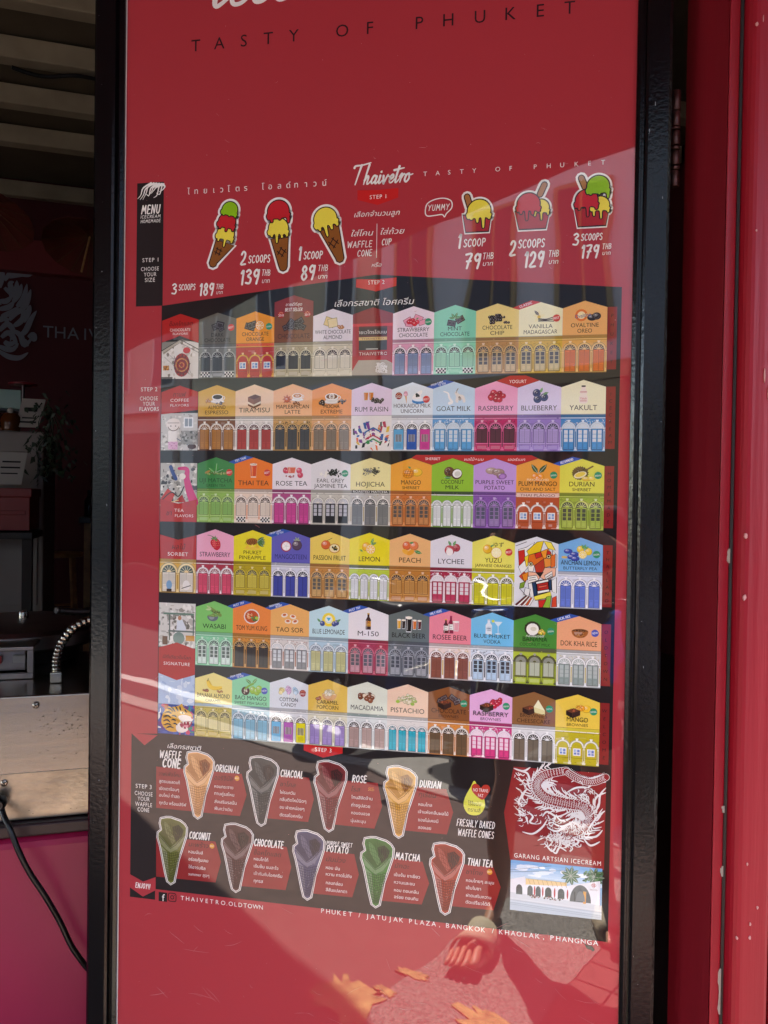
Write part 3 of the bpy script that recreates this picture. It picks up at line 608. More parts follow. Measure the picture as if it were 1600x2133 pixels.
# ------------------------------------------------------------------ the street behind the camera, seen in the board's reflection
m_glassd = mat('dark_window_glass', '#20272c', .1)
def shophouse(u0, u1, hgt, wallc, trimc, label, vface=-9.8, nwin=3):
    e = empty('shophouse', (*uv((u0+u1)/2, vface, J), 0), ROT+math.pi, label, 'building', 'shophouses across the street'); w = (u1-u0)/2
    mw = mat('render_'+label.split()[0], wallc, .85, var=.1, vscale=.7); mtm = mat('trim_'+label.split()[0], trimc, .7)
    MB().box((-w+.005, 0, -.15), (w-.005, 6, hgt)).build('wall', mw, e)
    MB().box((-w+.005, -.25, hgt*.46), (w-.005, -.003, hgt*.46+.22)).build('cornice', mtm, e)
    MB().box((-w+.005, -.3, hgt+.003), (w-.005, 6, hgt+.35)).build('parapet', mtm, e)
    MB().add([(-w-.1, -.5, hgt+.353), (w+.1, -.5, hgt+.353), (w+.1, 3, hgt+1.8), (-w-.1, 3, hgt+1.8), (w+.1, 6.2, hgt+.353), (-w-.1, 6.2, hgt+.353)], [(0, 1, 2, 3), (3, 2, 4, 5), (0, 3, 5), (1, 4, 2)]).build('roof', mat('clay_roof', '#8a4a35', .9), e)
    for i in range(nwin):
        x = -w+(i+.5)*2*w/nwin; ww = .42
        fr_ = MB(); fr_.box((x-ww, -.06, hgt*.55), (x+ww, -.004, hgt*.88)); f = fr_.build('window', mtm, e)
        MB().box((x-ww+.08, -.075, hgt*.55+.08), (x-.03, -.062, hgt*.88-.08)).build('pane', m_glassd, f)
        MB().box((x+.03, -.075, hgt*.55+.08), (x+ww-.08, -.062, hgt*.88-.08)).build('pane', m_glassd, f)
    MB().box((-w+.6, -.05, -.1), (w-.6, -.004, hgt*.40)).build('shopfront', m_glassd, e)
    for x in (-w+.3, w-.3): MB().box((x-.22, -.35, -.12), (x+.22, -.004, hgt*.455)).build('column', mtm, e)
shophouse(-13.4, -8.3, 7.4, '#dccba4', '#e5dfd0', 'ochre two storey shophouse across the street with white columns')
shophouse(-8.2, -3.6, 7.0, '#e6e2d8', '#b8a06a', 'cream two storey shophouse across the street with tan trim')
shophouse(-3.5, 1.6, 7.6, '#c3ced3', '#e8e6de', 'grey blue two storey shophouse across the street with white trim')
shophouse(1.7, 6.6, 7.1, '#dcb3a0', '#e8dccb', 'salmon two storey shophouse across the street with pale trim')
shophouse(-18.6, -13.5, 7.2, '#d8bfa8', '#e6dccb', 'peach two storey shophouse across the street at the far end')
shophouse(-24.2, -18.7, 7.8, '#c8cdb8', '#ded8c6', 'sage green two storey shophouse across the street far along the row')
shophouse(-31, -24.3, 7.3, '#dcc890', '#cbb794', 'yellow two storey shophouse across the street at the very end of the row', nwin=4)
shophouse(6.7, 12, 7.5, '#e4d8ba', '#8e6a4a', 'sand coloured two storey shophouse across the street with brown trim')

def motorbike(loc, rz, body, label):
    e = empty('motorbike', loc, rz, label, 'motorbike', 'motorbikes parked along the kerb'); mb_ = mat('bike_paint_'+label.split()[0], body, .25, coat=1)
    for x in (-.62, .62):
        g = MB(); 
        for j in range(24):
            pass
        ring = [(.225+.06*math.cos(t), .05*math.sin(t)) for t in [2*math.pi*k/10 for k in range(10)]]
        v = []; f = []; N = 28
        for i in range(N):
            a = 2*math.pi*i/N
            for (r_, y) in ring: v.append((x+r_*math.cos(a), y*.9, .28+r_*math.sin(a)))
        for i in range(N):
            for k in range(10): f.append((i*10+k, i*10+(k+1) % 10, ((i+1) % N)*10+(k+1) % 10, ((i+1) % N)*10+k))
        w_ = g.add(v, f, True).build('wheel', m_black, e)
        h = MB(); h.lathe([(.05, -.05), (.05, .05)], (0, 0, 0), 14, Matrix.Translation((x, 0, .28)) @ Matrix.Rotation(R(90), 4, 'X'))
        for k in range(6): a = k*math.pi/3; h.tube([(x+.05*math.cos(a), 0, .28+.05*math.sin(a)), (x+.18*math.cos(a), 0, .28+.18*math.sin(a))], .012, 6)
        h.build('rim', m_dsteel, w_)
    g = MB(); g.prism([(-.82, -.16), (-.1, -.19), (.35, -.17), (.35, .17), (-.1, .19), (-.82, .16)], 0, 1); g.v = [(x, y*(1 if z < .5 else .8), (.30+.26*(x < -.5) if z < .5 else .45+.35*(x < 0))) for x, y, z in g.v]; g.build('body', mb_, e, bevel=.03)
    g = MB(); g.add([(.30, -.16, .35), (.52, -.17, .45), (.60, -.12, 1.0), (.45, -.10, 1.02), (.30, .16, .35), (.52, .17, .45), (.60, .12, 1.0), (.45, .10, 1.02)], [(0,1,2,3),(7,6,5,4),(0,4,5,1),(1,5,6,2),(2,6,7,3),(3,7,4,0)]).build('leg_shield', mb_, e, bevel=.02)
    MB().box((-.72, -.13, .803), (.12, .13, .89)).build('seat', m_black, e, bevel=.035)
    for y in (-.07, .07): MB().tube([(.47, y, .95), (.62, y, .28)], .024, 8).build('fork', m_steel, e)
    MB().tube(catmull([(.40, -.36, 1.06), (.47, -.2, 1.10), (.5, 0, 1.06), (.47, .2, 1.10), (.40, .36, 1.06)], 5), .015, 8).build('handlebar', m_black, e)
    for y in (-.24, .24):
        g = MB(); g.tube([(.48, y, 1.1), (.52, y*1.25, 1.24)], .006, 6); g.lathe([(.001, -.008), (.06, -.006), (.06, .006), (.001, .008)], (0, 0, 0), 16, Matrix.Translation((.52, y*1.3, 1.28)) @ Matrix.Rotation(R(90), 4, 'Y')); g.build('mirror', m_black, e)
    MB().lathe([(.02, 0), (.085, .03), (.09, .05), (.05, .075)], (0, 0, 0), 18, Matrix.Translation((.56, 0, .92)) @ Matrix.Rotation(R(90), 4, 'Y')).build('headlight', mat('lamp_lens', '#d8d8d4', .1), e)
    MB().tube([(-.2, .16, .38), (-.95, .17, .46)], [.035, .05], 10).build('exhaust', m_steel, e)
    MB().box((-.86, -.07, .66), (-.755, .07, .76)).build('tail_light', m_crate, e, bevel=.01)
motorbike((*uv(-.75, -3.05, J), -.118), ROT+R(100), '#d9d6cf', 'white scooter parked by the kerb nearest the photographer')
motorbike((*uv(-1.7, -3.1, J), -.118), ROT+R(95), '#1a66c8', 'blue scooter parked by the kerb between white and black ones')
motorbike((*uv(-2.7, -3.05, J), -.118), ROT+R(98), '#1b1b1e', 'black scooter parked by the kerb past the blue one')

# the photographer: one skinned body, clothes and cap as children
m_skin = mat('skin', '#c68f6f', .5, var=.06, vscale=15)
m_skin.node_tree.nodes['Principled BSDF'].inputs['Subsurface Weight'].default_value = .05
pe = empty('person', (.70, -1.62, 0), 0, 'person in dark shirt, shorts, cap and beige slides holding up a phone', 'person')
O = Vector((.70, -1.62, 0))
def skin(name, joints, edges, mt, parent, sub=2, root=0):
    me = bpy.data.meshes.new(name); me.from_pydata([Vector(p[:3]) for p in joints], edges, []); o = bpy.data.objects.new(name, me); COL.objects.link(o); o.parent = parent
    o.modifiers.new('skin', 'SKIN'); sk = me.skin_vertices[0].data if me.skin_vertices else None
    if sk is None:
        bm = bmesh.new(); bm.from_mesh(me); bm.verts.layers.skin.verify(); bm.to_mesh(me); bm.free(); sk = me.skin_vertices[0].data
    for v, p in zip(sk, joints): v.radius = (p[3], p[4] if len(p) > 4 else p[3]); v.use_root = False
    sk[root].use_root = True
    o.modifiers['skin'].use_smooth_shade = True
    s = o.modifiers.new('sub', 'SUBSURF'); s.levels = sub; s.render_levels = sub; me.materials.append(mt); return o
L = [ # x right, y toward the board; local to O
 (0,0,.95,.13,.10),(0,.0,1.10,.13,.09),(0,-.01,1.28,.14,.10),(0,-.02,1.40,.09,.07),(0,.0,1.47,.05),(0,.03,1.56,.075,.085),(0,.03,1.66,.08,.09),(0,.02,1.73,.05,.06),
 (-.17,-.02,1.38,.055),(-.25,.13,1.21,.042),(-.165,.28,1.37,.03),(-.150,.345,1.42,.026,.035),
 (.17,-.02,1.38,.055),(.27,.12,1.22,.042),(.045,.28,1.37,.03),(-.010,.345,1.42,.026,.035),
 (-.10,.0,.90,.088),(-.150,.12,.50,.055),(-.18,.12,.36,.056),(-.19,.13,.10,.036),(-.195,.145,.065,.036,.03),(-.25,.335,.046,.040,.018),(-.275,.425,.042,.036,.015),
 (.10,.0,.90,.088),(.14,.03,.50,.055),(.17,-.03,.36,.056),(.19,-.08,.10,.036),(.19,-.07,.065,.036,.03),(.21,.12,.055,.040,.022),(.22,.21,.045,.036,.018)]
Ed = [(0,1),(1,2),(2,3),(3,4),(4,5),(5,6),(6,7),(3,8),(8,9),(9,10),(10,11),(3,12),(12,13),(13,14),(14,15),(0,16),(16,17),(17,18),(18,19),(19,20),(20,21),(21,22),(0,23),(23,24),(24,25),(25,26),(26,27),(27,28),(28,29)]
body = skin('body', L, Ed, m_skin, pe)
# toes, fingers: own short chains rooted in foot and palm
for fo in ((-.275,.425,.042), (.22,.21,.045)):
    for k, (dx, ln, r_) in enumerate(((.032,.055,.015), (.010,.058,.0105), (-.010,.052,.0098), (-.028,.045,.009), (-.044,.036,.0085))):
        s_ = 1 if fo[0] < 0 else -1; x = fo[0]+dx*s_
        skin('toe', [(x, fo[1]-.03, fo[2], r_), (x-.006, fo[1]+ln*.6, fo[2]+.004, r_), (x-.012, fo[1]+ln, fo[2]-.006, r_*.9)], [(0, 1), (1, 2)], m_skin, body, 1)
for sx, hx in ((-1, -.150), (1, -.010)):
    for k in range(4):
        z = 1.455-.022*k; skin('finger', [(hx, .345, 1.44-.016*k, .009), (hx+sx*.010, .385, z+.004, .0085), (hx-sx*.002, .408, z+.002, .008), (hx-sx*.018, .414, z, .007)], [(0,1),(1,2),(2,3)], m_skin, body, 1)
    skin('thumb', [(hx-sx*.004, .335, 1.405, .011), (hx-sx*.012, .365, 1.40, .0105), (hx-sx*.026, .38, 1.42, .009)], [(0,1),(1,2)], m_skin, body, 1)
m_shirt = mat('charcoal_shirt', '#25262b', .85, bump=.3, bscale=14); m_short = mat('black_shorts', '#141519', .85, bump=.3, bscale=14)
skin('shirt', [(0,0,.86,.175,.14),(0,0,1.10,.16,.115),(0,-.01,1.28,.165,.12),(0,-.02,1.40,.11,.085),(-.17,-.02,1.375,.075),(-.22,.07,1.28,.066),(.17,-.02,1.375,.075),(.23,.06,1.29,.066)], [(0,1),(1,2),(2,3),(3,4),(4,5),(3,6),(6,7)], m_shirt, pe)
skin('shorts', [(0,0,.97,.155,.12),(0,0,.88,.15,.12),(-.105,.01,.84,.105),(-.15,.07,.56,.088),(.105,.0,.84,.105),(.135,.03,.56,.088)], [(0,1),(1,2),(2,3),(1,4),(4,5)], m_short, pe)
m_cap = mat('patterned_cap', '#8f8a7c', .8, var=.6, vscale=30)
g = MB(); g.lathe([(.108, 1.665), (.108, 1.70), (.095, 1.745), (.06, 1.775), (.01, 1.785)], (0, .025, 0), 24); cap_ = g.build('cap', m_cap, pe)
g = MB(); a_ = [R(t) for t in range(20, 161, 10)]; v = [(.106*math.cos(t), .025+.106*math.sin(t), 1.672) for t in a_]+[(.10*math.cos(t), .025+.20*math.sin(t), 1.655) for t in a_]; N = len(a_)
o = g.add(v, [(i, N+i, N+i+1, i+1) for i in range(N-1)]).build('brim', m_cap, cap_); o.modifiers.new('thick', 'SOLIDIFY').thickness = .004
fc = MB()
for sx in (-1, 1): fc.lathe([(.001, -.012), (.011, -.006), (.011, .006), (.001, .012)], (sx*.032, .112, 1.635), 12)
fc.build('eye', m_ink, body)
MB().add([(-.013, .112, 1.60), (.013, .112, 1.60), (0, .14, 1.602), (0, .115, 1.645)], [(0, 1, 2), (0, 2, 3), (1, 3, 2)]).build('nose', m_skin, body)
MB().box((-.024, .108, 1.565), (.024, .118, 1.572)).build('mouth', mat('lips', '#8a4a42', .5), body, bevel=.003)
m_slide = mat('beige_foam', '#cdbb9c', .7, bump=.2, bscale=40)
for fx_, fy_, an in ((-.240, .295, R(16)), (.205, .09, R(-6))):
    sl_ = empty('slide', tuple(O+Vector((fx_, fy_, .008))), an, 'beige foam slide sandal on the photographer\'s '+('forward' if fx_ < 0 else 'rear')+' foot', 'sandal', 'beige slides worn by the photographer')
    out = [(.056*(1 if True else 0)*math.copysign(abs(math.cos(t))**.8, math.cos(t))*(1+.12*math.sin(t)), .17*math.sin(t)-.005) for t in [2*math.pi*k/28 for k in range(28)]]
    MB().prism(out, 0, .026).build('sole', m_slide, sl_, bevel=.008)
    v = []; f = []; NA = 12; ys = [-.03, .01, .05, .10]
    for iy, y in enumerate(ys):
        for k in range(NA+1):
            t = math.pi*k/NA; v.append((.062*math.cos(t), y, .018+(.060-.16*max(0, y-.0))*math.sin(t)))
    for iy in range(3):
        for k in range(NA): a = iy*(NA+1)+k; f.append((a, a+1, a+NA+2, a+NA+1))
    o = MB().add(v, f, True).build('strap', m_slide, sl_); o.modifiers.new('thick', 'SOLIDIFY').thickness = .006
ph = empty('phone', tuple(CAM-cf*.014), 0, 'black phone held up in both hands toward the menu board', 'phone')
mx = Matrix((( cr.x, cu_.x, -cf.x), (cr.y, cu_.y, -cf.y), (cr.z, cu_.z, -cf.z)))
ph.rotation_euler = mx.to_euler()
MB().box((-.018, -.135, -.004), (.058, .018, .004)).build('phone_body', m_black, ph, bevel=.003)
g = MB()
for (x, y) in ((.022, .004), (.022, -.016)): g.lathe([(.007, .0042), (.007, .0065), (.005, .0068)], (x, y, 0), 18)
g.build('lens_ring', m_dsteel, ph)
# ------------------------------------------------------------------ the menu board
Wd = .064; PITCH = 1.8248*Wd; Z0 = 1.45-.0982
def colx(k): return k*Wd
def rowz(r): return Z0-PITCH*(r-2.5)
XL, XR, ZB, ZT = -1.066*Wd, 11.56*Wd, .34, 2.52
ORG = (.336, 0, .30)
board = empty('menu_board', ORG, 0, 'tall black framed red ice cream menu board with rows of colourful shophouse flavour panels', 'menu board')
bo = lambda o: o
# frame: two stiles and two rails, each stepped (outer face, groove, inner lip)
def profile(sgn):                                              # cross-section (offset from the print's edge outward, y)
    return [(-.001, .004), (-.001, -.004), (.004, -.0065), (.0065, -.0065), (.0075, -.0035), (.0105, -.0035), (.0115, -.010), (.015, -.0125), (.043, -.0125), (.0475, -.010), (.049, -.004), (.049, .03), (-.001, .03)]
def stile(x, sgn, wk=1.0):
    p = [(x-ORG[0]+sgn*a*wk, y) for a, y in profile(sgn)]
    if sgn > 0: p = p
    ar = sum(p[i-1][0]*p[i][1]-p[i][0]*p[i-1][1] for i in range(len(p)))
    if ar < 0: p = p[::-1]
    return MB().prism(p, ZB-ORG[2]-.048, ZT-ORG[2]+.048)
stile(XL-.003, -1, 1.03).build('frame_stile', m_frame, board)
stile(XR, 1, .98).build('frame_stile', m_frame, board)
for z, s_ in ((ZB, -1), (ZT, 1)):
    p = [(y, z-ORG[2]+s_*a) for a, y in profile(1)]
    g = MB(); n_ = len(p); x0, x1 = XL-ORG[0]-.004, XR-ORG[0]+.0015
    v = [(x0, y, z_) for y, z_ in p]+[(x1, y, z_) for y, z_ in p]
    g.add(v, [tuple(range(n_)), tuple(range(2*n_-1, n_-1, -1))]+[(i, n_+i, n_+(i+1) % n_, (i+1) % n_) for i in range(n_)]).build('frame_rail', m_frame, board)
cs = MB(); rc = random.Random(41)
for i in range(26):                                            # small chips in the black paint
    sx = rc.choice([-1, 1]); x = (XL-.003-.029 if sx < 0 else XR+.029)+rc.uniform(-.014, .0135); z = rc.uniform(.5, 2.3); r_ = rc.uniform(.0004, .0012); k_ = rc.choice([.5, 1, 3])
    a_ = [(x-ORG[0]+r_*rc.uniform(.6, 1.2)*math.cos(t*.9)/max(1, k_*.6), -.0128, z-ORG[2]+r_*k_*rc.uniform(.6, 1.2)*math.sin(t*.9)) for t in range(7)]
    cs.add(a_, [tuple(range(7))])
cs.build('frame_chip', mat('chip_grey', '#8f8f92', .6), board)['kind'] = 'stuff'
MB().box((XL-ORG[0]-.002, .0012, ZB-ORG[2]+.001), (XR-ORG[0]-.001, .02, ZT-ORG[2]-.001)).build('backing_panel', m_black, board)
e_ = Ink(-.0003); e_.rect(XL-.0028, ZB+.002, XL+.0062, ZT-.002, '#f4f2ee'); e_.build('white_paper_edge', board, ORG)

sheet_ = Ink(0); sheet_.rect(XL, ZB+.002, XR-.0012, ZT-.002, RED)
poster = sheet_.build('poster', board, ORG)
def done(ink, name, label=None):
    o = ink.build(name, poster, ORG)
    if label: o['label'] = label
    return o
def hpx(px, py): a = PX(px, py-5); c = PX(px, py+5); return (a[1]-c[1])/10         # metres per photo pixel, vertical
def tline(k, t, x0, x1, y, h, col, **kw):                      # text fitted between pixel columns, centred on pixel row y
    a, c = PX(x0, y), PX(x1, y); m_ = PX((x0+x1)/2, y); hh = h*hpx((x0+x1)/2, y)
    k.text(t, (a[0]+c[0])/2, m_[1]-hh/2, hh, col, w=c[0]-a[0], **kw)
def hline(k, t, x0, x1, y, h, col, wt=.13, slant=.12):
    a, c = PX(x0, y), PX(x1, y); m_ = PX((x0+x1)/2, y); hh = h*hpx((x0+x1)/2, y)
    k.hand(t, (a[0]+c[0])/2, m_[1]-hh/2, hh, col, w=c[0]-a[0], wt=wt, slant=slant)

# black printed areas
k = Ink(.0001)
zt0 = rowz(0)
k.poly([(-.03*Wd, PX(338, 637)[1]), (-.03*Wd, rowz(5)-.001), (-.75*Wd, rowz(5)-.004), (-.75*Wd, PX(272, 1868)[1]), (-.04*Wd, PX(272, 1868)[1]), (-.04*Wd, PX(324, 1852)[1]), (11.28*Wd, PX(324, 1852)[1]), (11.31*Wd, PX(1297, 598)[1]), (5.55*Wd, PX(784, 572)[1])], BLK)
k.poly([(-.75*Wd, rowz(5)-.0035), (-.02*Wd, rowz(5)-.0035), (-.38*Wd, rowz(5)-.022)], RED)
done(k, 'black_panel')
# left strip
k = Ink(.0001); a = PX(288, 382); c = PX(340, 638)
k.rect(-.745*Wd, c[1]+.001, -.005*Wd, a[1], BLK); 
rs = random.Random(5)
for i in range(9):
    x = a[0]+.003+i*.0048; k.line([(q[0], q[1]) for q in catmull([(min(x+.02, -.012*Wd), a[1]-.001-i*.0006), (x+.006, a[1]-.006-rs.uniform(0, .004)), (x+.002, a[1]-.012-rs.uniform(0, .01)), (max(-.73*Wd, x-.004), a[1]-.016-rs.uniform(0, .012))], 5)], .003, WHT, taper=lambda u: 1.1-.9*u)
hline(k, 'MENU', 294, 335, 436, 17, WHT, .15); hline(k, 'ICECREAM', 293, 335, 451, 6, WHT, .14); hline(k, 'HOMEMADE', 293, 335, 460.5, 6, WHT, .14)
tline(k, 'STEP 1', 297, 330, 541.5, 8, WHT, sp=1.2)
for t, x0, x1, y in (('CHOOSE', 294, 331, 560), ('YOUR', 300, 326, 571.5), ('SIZE', 302, 323, 583)): tline(k, t, x0, x1, y, 8, WHT, sp=1.15)
done(k, 'menu_strip')
k = Ink(.0003)
for t, x0, x1, y in (('STEP 2', 294, 328, 811), ('CHOOSE', 292, 329, 830), ('YOUR', 298, 323, 841), ('FLAVORS', 291, 331, 852)): tline(k, t, x0, x1, y, 8, WHT, sp=1.15)
for t, x0, x1, y in (('STEP 3', 283, 316, 1638), ('CHOOSE', 281, 318, 1653), ('YOUR', 287, 312, 1664), ('WAFFLE', 282, 317, 1675.5), ('CONE', 287, 311, 1686.5)): tline(k, t, x0, x1, y, 8.5, WHT, sp=1.15)
done(k, 'step_caption')
k = Ink(.0003); a = PX(298, 1835)
k.poly([(-.75*Wd, a[1]+.009), (-.38*Wd, a[1]-.001), (-.03*Wd, a[1]+.009), (-.03*Wd, a[1]-.013), (-.38*Wd, a[1]-.026), (-.75*Wd, a[1]-.013)], RED); hline(k, 'ENJOY!!', 282, 314, 1845, 10, WHT, .15); done(k, 'enjoy_ribbon')

# big lettering at the top
k = Ink(.0002); DKT = '#2a1418'
for ch_, px, py in (('T',408,103),('A',457,97),('S',508,92),('T',559,86),('Y',612,80),('O',713,66),('F',771,59),('P',874,45),('H',934,38),('U',1000,29),('K',1064,20),('E',1126,11),('T',1187,2)):
    q = PX(px, py); k.text(ch_, q[0], PX(800, 55)[1]-.0093, .0185, DKT, bold=-.008)
done(k, 'top_caption'); k = Ink(.0002)
a = PX(432, 17); k.script('icecream', a[0]+.006, a[1]+.001, .062, WHT, wt=.15, kx=1.18)
done(k, 'top_lettering')

# brand line
k = Ink(.0002)
cl = ['ไ','ท','ย','เ','ว','โ','ต','ร','โ','อ','ล','ด์','ท','า','ว','น์']
for t, px in zip(cl, (393,409,428,446,462,477,495,512,548,563,582,601,617,637,656,676)):
    q = PX(px, 392); k.text(t, q[0], PX(530, 392)[1]-.0032, .0088, WHT, bold=-.005)
done(k, 'brand_caption'); k = Ink(.0002)
for t, px in zip('TASTY OF PHUKET', (886,912,936,962,988,0,1037,1064,0,1115,1143,1171,1201,1228,1256)):
    if t != ' ': q = PX(px, 350); k.text(t, q[0], PX(1070, 350)[1]-.0035, .0066, WHT)
done(k, 'brand_caption'); k = Ink(.0002)
a = PX(741, 388); k.script('Thaivetro', a[0]-.004, a[1]+.002, .0205, WHT, wt=.15, kx=.80, slant=.22)
done(k, 'brand_name')
def banner(x0, x1, y0, y1, yt, t, ty, col='#c8201f'):          # pointed ribbon
    k = Ink(.0003); a = PX(x0, y0); c = PX(x1, y0); m_ = PX((x0+x1)/2, yt); d = PX((x0+x1)/2, y1); mid = PX((x0+x1)/2, (y0))
    zt_, zb_ = mid[1], d[1]; X0, X1 = a[0], c[0]; xm = (X0+X1)/2; tip = m_[1]
    k.poly([(X0, zt_), (xm, zt_-.0015), (X1, zt_), (X1, zb_), (xm, tip), (X0, zb_)], col)
    tline(k, t, (x0+x1)/2-17, (x0+x1)/2+17, ty, 8, WHT, sp=1.2); done(k, 'step_ribbon')
banner(745, 830, 394, 414, 427, 'STEP 1', 410)
banner(742, 826, 580, 597, 607, 'STEP 2', 588)
banner(633, 714, 1553, 1566, 1578, 'STEP 3', 1562)

k = Ink(.0003)
tline(k, 'เลือกจำนวนลูก', 738, 833, 445, 10, WHT, shear=.25, bold=.01)
tline(k, 'ใส่โคน', 732, 778, 486, 11, WHT, shear=.25, bold=.01); tline(k, 'ใส่ถ้วย', 793, 843, 482, 11, WHT, shear=.25, bold=.01)
hline(k, 'WAFFLE', 723, 776, 509, 12.5, WHT); hline(k, 'CONE', 744, 776, 527, 12.5, WHT); hline(k, 'CUP', 795, 816, 504, 12.5, WHT)
a = PX(785.5, 466); c = PX(785.5, 537); k.rect(a[0]-.0004, c[1], a[0]+.0004, a[1], WHT)
tline(k, 'หรือ', 774, 795, 552, 8, WHT, shear=.25, bold=.005)
done(k, 'hand_lettering'); k = Ink(.0003)
tline(k, 'เลือกรสชาติ ไอศครีม', 697, 863, 630, 12, WHT, shear=.22, bold=.01)
done(k, 'hand_lettering'); k = Ink(.0003)
tline(k, 'เลือกรสชาติ', 349, 420, 1556, 9, WHT, shear=.22, bold=.01)
hline(k, 'WAFFLE', 332, 379, 1572, 15, WHT, .14); hline(k, 'CONE', 338, 378, 1590, 17, WHT, .18)
done(k, 'hand_lettering')

# prices
def price(num, word, x0, xm, x1, y, h, wy, amount, ax0, ax1, ay, ah, tx0, tx1, ty, by):
    k = Ink(.0003); hline(k, num, x0, xm, y, h, WHT, .15, .08); hline(k, word, xm+2, x1, wy, h*.56, WHT, .14, .08)
    hline(k, amount, ax0-1, ax1+1, ay, ah, WHT, .15, .07); hline(k, 'THB', tx0, tx1, ty, ah*.42, WHT, .11); tline(k, 'บาท', tx0+1, tx1-2, by, ah*.30, WHT, shear=.2, bold=.006)
    done(k, 'price_lettering')
price('3', 'SCOOPS', 357, 370, 408, 602.5, 21, 598, '189', 416, 446, 603, 24, 450, 466, 597, 609)
price('2', 'SCOOPS', 500, 515, 564, 538, 27, 539.5, '139', 501, 541, 577, 29, 545, 564, 568, 585)
price('1', 'SCOOP', 621, 630, 673, 528, 27, 531.5, '89', 627, 657, 568, 29, 662, 684, 558, 576)
price('1', 'SCOOP', 953, 963, 1012, 503, 28, 505.5, '79', 968, 1002, 544, 30, 1005, 1029, 533, 549)
price('2', 'SCOOPS', 1060, 1077, 1136, 518, 30, 507, '129', 1092, 1134, 540, 31, 1142, 1165, 528, 545)
price('3', 'SCOOPS', 1192, 1208, 1256, 499, 24, 493.5, '179', 1211, 1248, 524, 26, 1254, 1274, 513, 527)

# ice cream stickers: white outline, dark line, colour
LN = '#2e1512'
def smooth(p, n=5): return catmull(p, n, True)
def sticker(k, shapes, ow=.0075, lw=.0026):
    for p, c in shapes: k.line(p, ow, WHT, closed=True)
    for p, c in shapes: k.line(p, lw*1.7, LN, closed=True); k.poly(p, c)
    for p, c in shapes[:0]: pass
def scoop(cx, cz, r_, drips, rot=0):                           # ball with a dripping lower edge (local -> rotated about cx, cz)
    p = [(r_*math.cos(R(t)), r_*math.sin(R(t))) for t in range(-12, 193, 15)]
    q = [(-r_*1.12, -r_*.30), (-r_*1.0, -r_*.62)]
    n_ = len(drips)
    for i, d_ in enumerate(drips):
        x = -r_*.78+i*1.56*r_/(n_-1); q += [(x-.04*r_, -r_*.62), (x+.06*r_, -r_*(.62+d_)), (x+.2*r_, -r_*(.60+d_)), (x+.26*r_, -r_*.6)]
    q += [(r_*1.0, -r_*.60), (r_*1.1, -r_*.3)]
    P_ = smooth(p+q, 3); c, s = math.cos(rot), math.sin(rot)
    return [(cx+x*c-z*s, cz+x*s+z*c) for x, z in P_]
def conepoly(x0, z0, x1, z1, tx, tz, r_=.006):
    p = [(x0, z0), (x1, z1)]; 
    for t in (0, 45, 90, 135, 180): p.append((tx+r_*math.cos(R(-t)), tz+r_-r_*math.sin(R(t))))
    return p
YEL, REDS, GRN, CONE = '#ecdc4a', '#c0202b', '#8cc010', '#8a531f'
def conepic(name, scoops, cone, hatch):
    k = Ink(.0003); sh = [(cone, CONE)]+scoops
    for p, c in sh: k.line(p, .0105, WHT, closed=True)
    for p, c in sh: k.line(p, .0036, LN, closed=True); k.poly(p, c)
    hx, hz, hr, ha = hatch
    for a_ in (ha, ha+R(80)):
        for d_ in (-.28, .28):
            ux, uz = math.cos(a_), math.sin(a_); ox, oz = -uz*hr*d_*2, ux*hr*d_*2
            k.line([(hx+ox-ux*hr, hz+oz-uz*hr), (hx+ox+ux*hr, hz+oz+uz*hr)], .0016, LN)
    done(k, name)
s1 = hpx(580, 460); 
def q_(px, py): return PX(px, py)
a, b2, t_ = q_(451, 500), q_(487, 512), q_(444, 556)
conepic('ice_cream_cone', [(scoop(*q_(470, 488), 19*s1, (.25, .7, .2), R(-14)), YEL), (scoop(*q_(473, 463), 19*s1, (.2, .35, .2), R(-14)), REDS), (scoop(*q_(479, 438), 17*s1, (.12, .1, .12), R(-14)), GRN)], conepoly(a[0], a[1], b2[0], b2[1], t_[0], t_[1]), (*q_(455, 524), .0055, R(70)))
a, b2, t_ = q_(565, 498), q_(600, 495), q_(590, 564)
conepic('ice_cream_cone', [(scoop(*q_(580, 476), 21*s1, (.2, .75, .3, .2)), YEL), (scoop(*q_(580, 441), 23*s1, (.25, .12, .45), R(4)), REDS)], conepoly(a[0], a[1], b2[0], b2[1], t_[0], t_[1]), (*q_(587, 525), .0065, R(60)))
a, b2, t_ = q_(668, 483), q_(704, 465), q_(708, 546)
conepic('ice_cream_cone', [(scoop(*q_(678, 457), 24*s1, (.2, .8, .35, .2), R(14)), YEL)], conepoly(a[0], a[1], b2[0], b2[1], t_[0], t_[1]), (*q_(695, 506), .007, R(60)))
def cuppic(cx, y0, y1, wt_, wb_, balls, spoon):
    k = Ink(.0003); T = [q_(cx-wt_, y0), q_(cx+wt_, y0)]; Bt = [q_(cx-wb_, y1), q_(cx+wb_, y1)]
    zt_, zb_ = (T[0][1]+T[1][1])/2, (Bt[0][1]+Bt[1][1])/2
    cup = [(T[0][0], zt_), (Bt[0][0], zb_), (Bt[1][0], zb_), (T[1][0], zt_)]
    a, c = spoon; a, c = q_(*a), q_(*c); 
    k.line([a, c], .017, WHT); 
    for p, cc in balls: k.line(p, .009, WHT, closed=True)
    k.line(cup, .009, WHT, closed=True)
    k.line([a, c], .0105, LN); k.line([a, c], .0072, '#a8703f')
    k.line(cup, .0045, LN, closed=True); k.poly(cup, '#a81f25')
    for p, cc in balls: k.line(p, .0036, LN, closed=True); k.poly(p, cc)
    done(k, 'ice_cream_cup')
s2 = hpx(1100, 430)
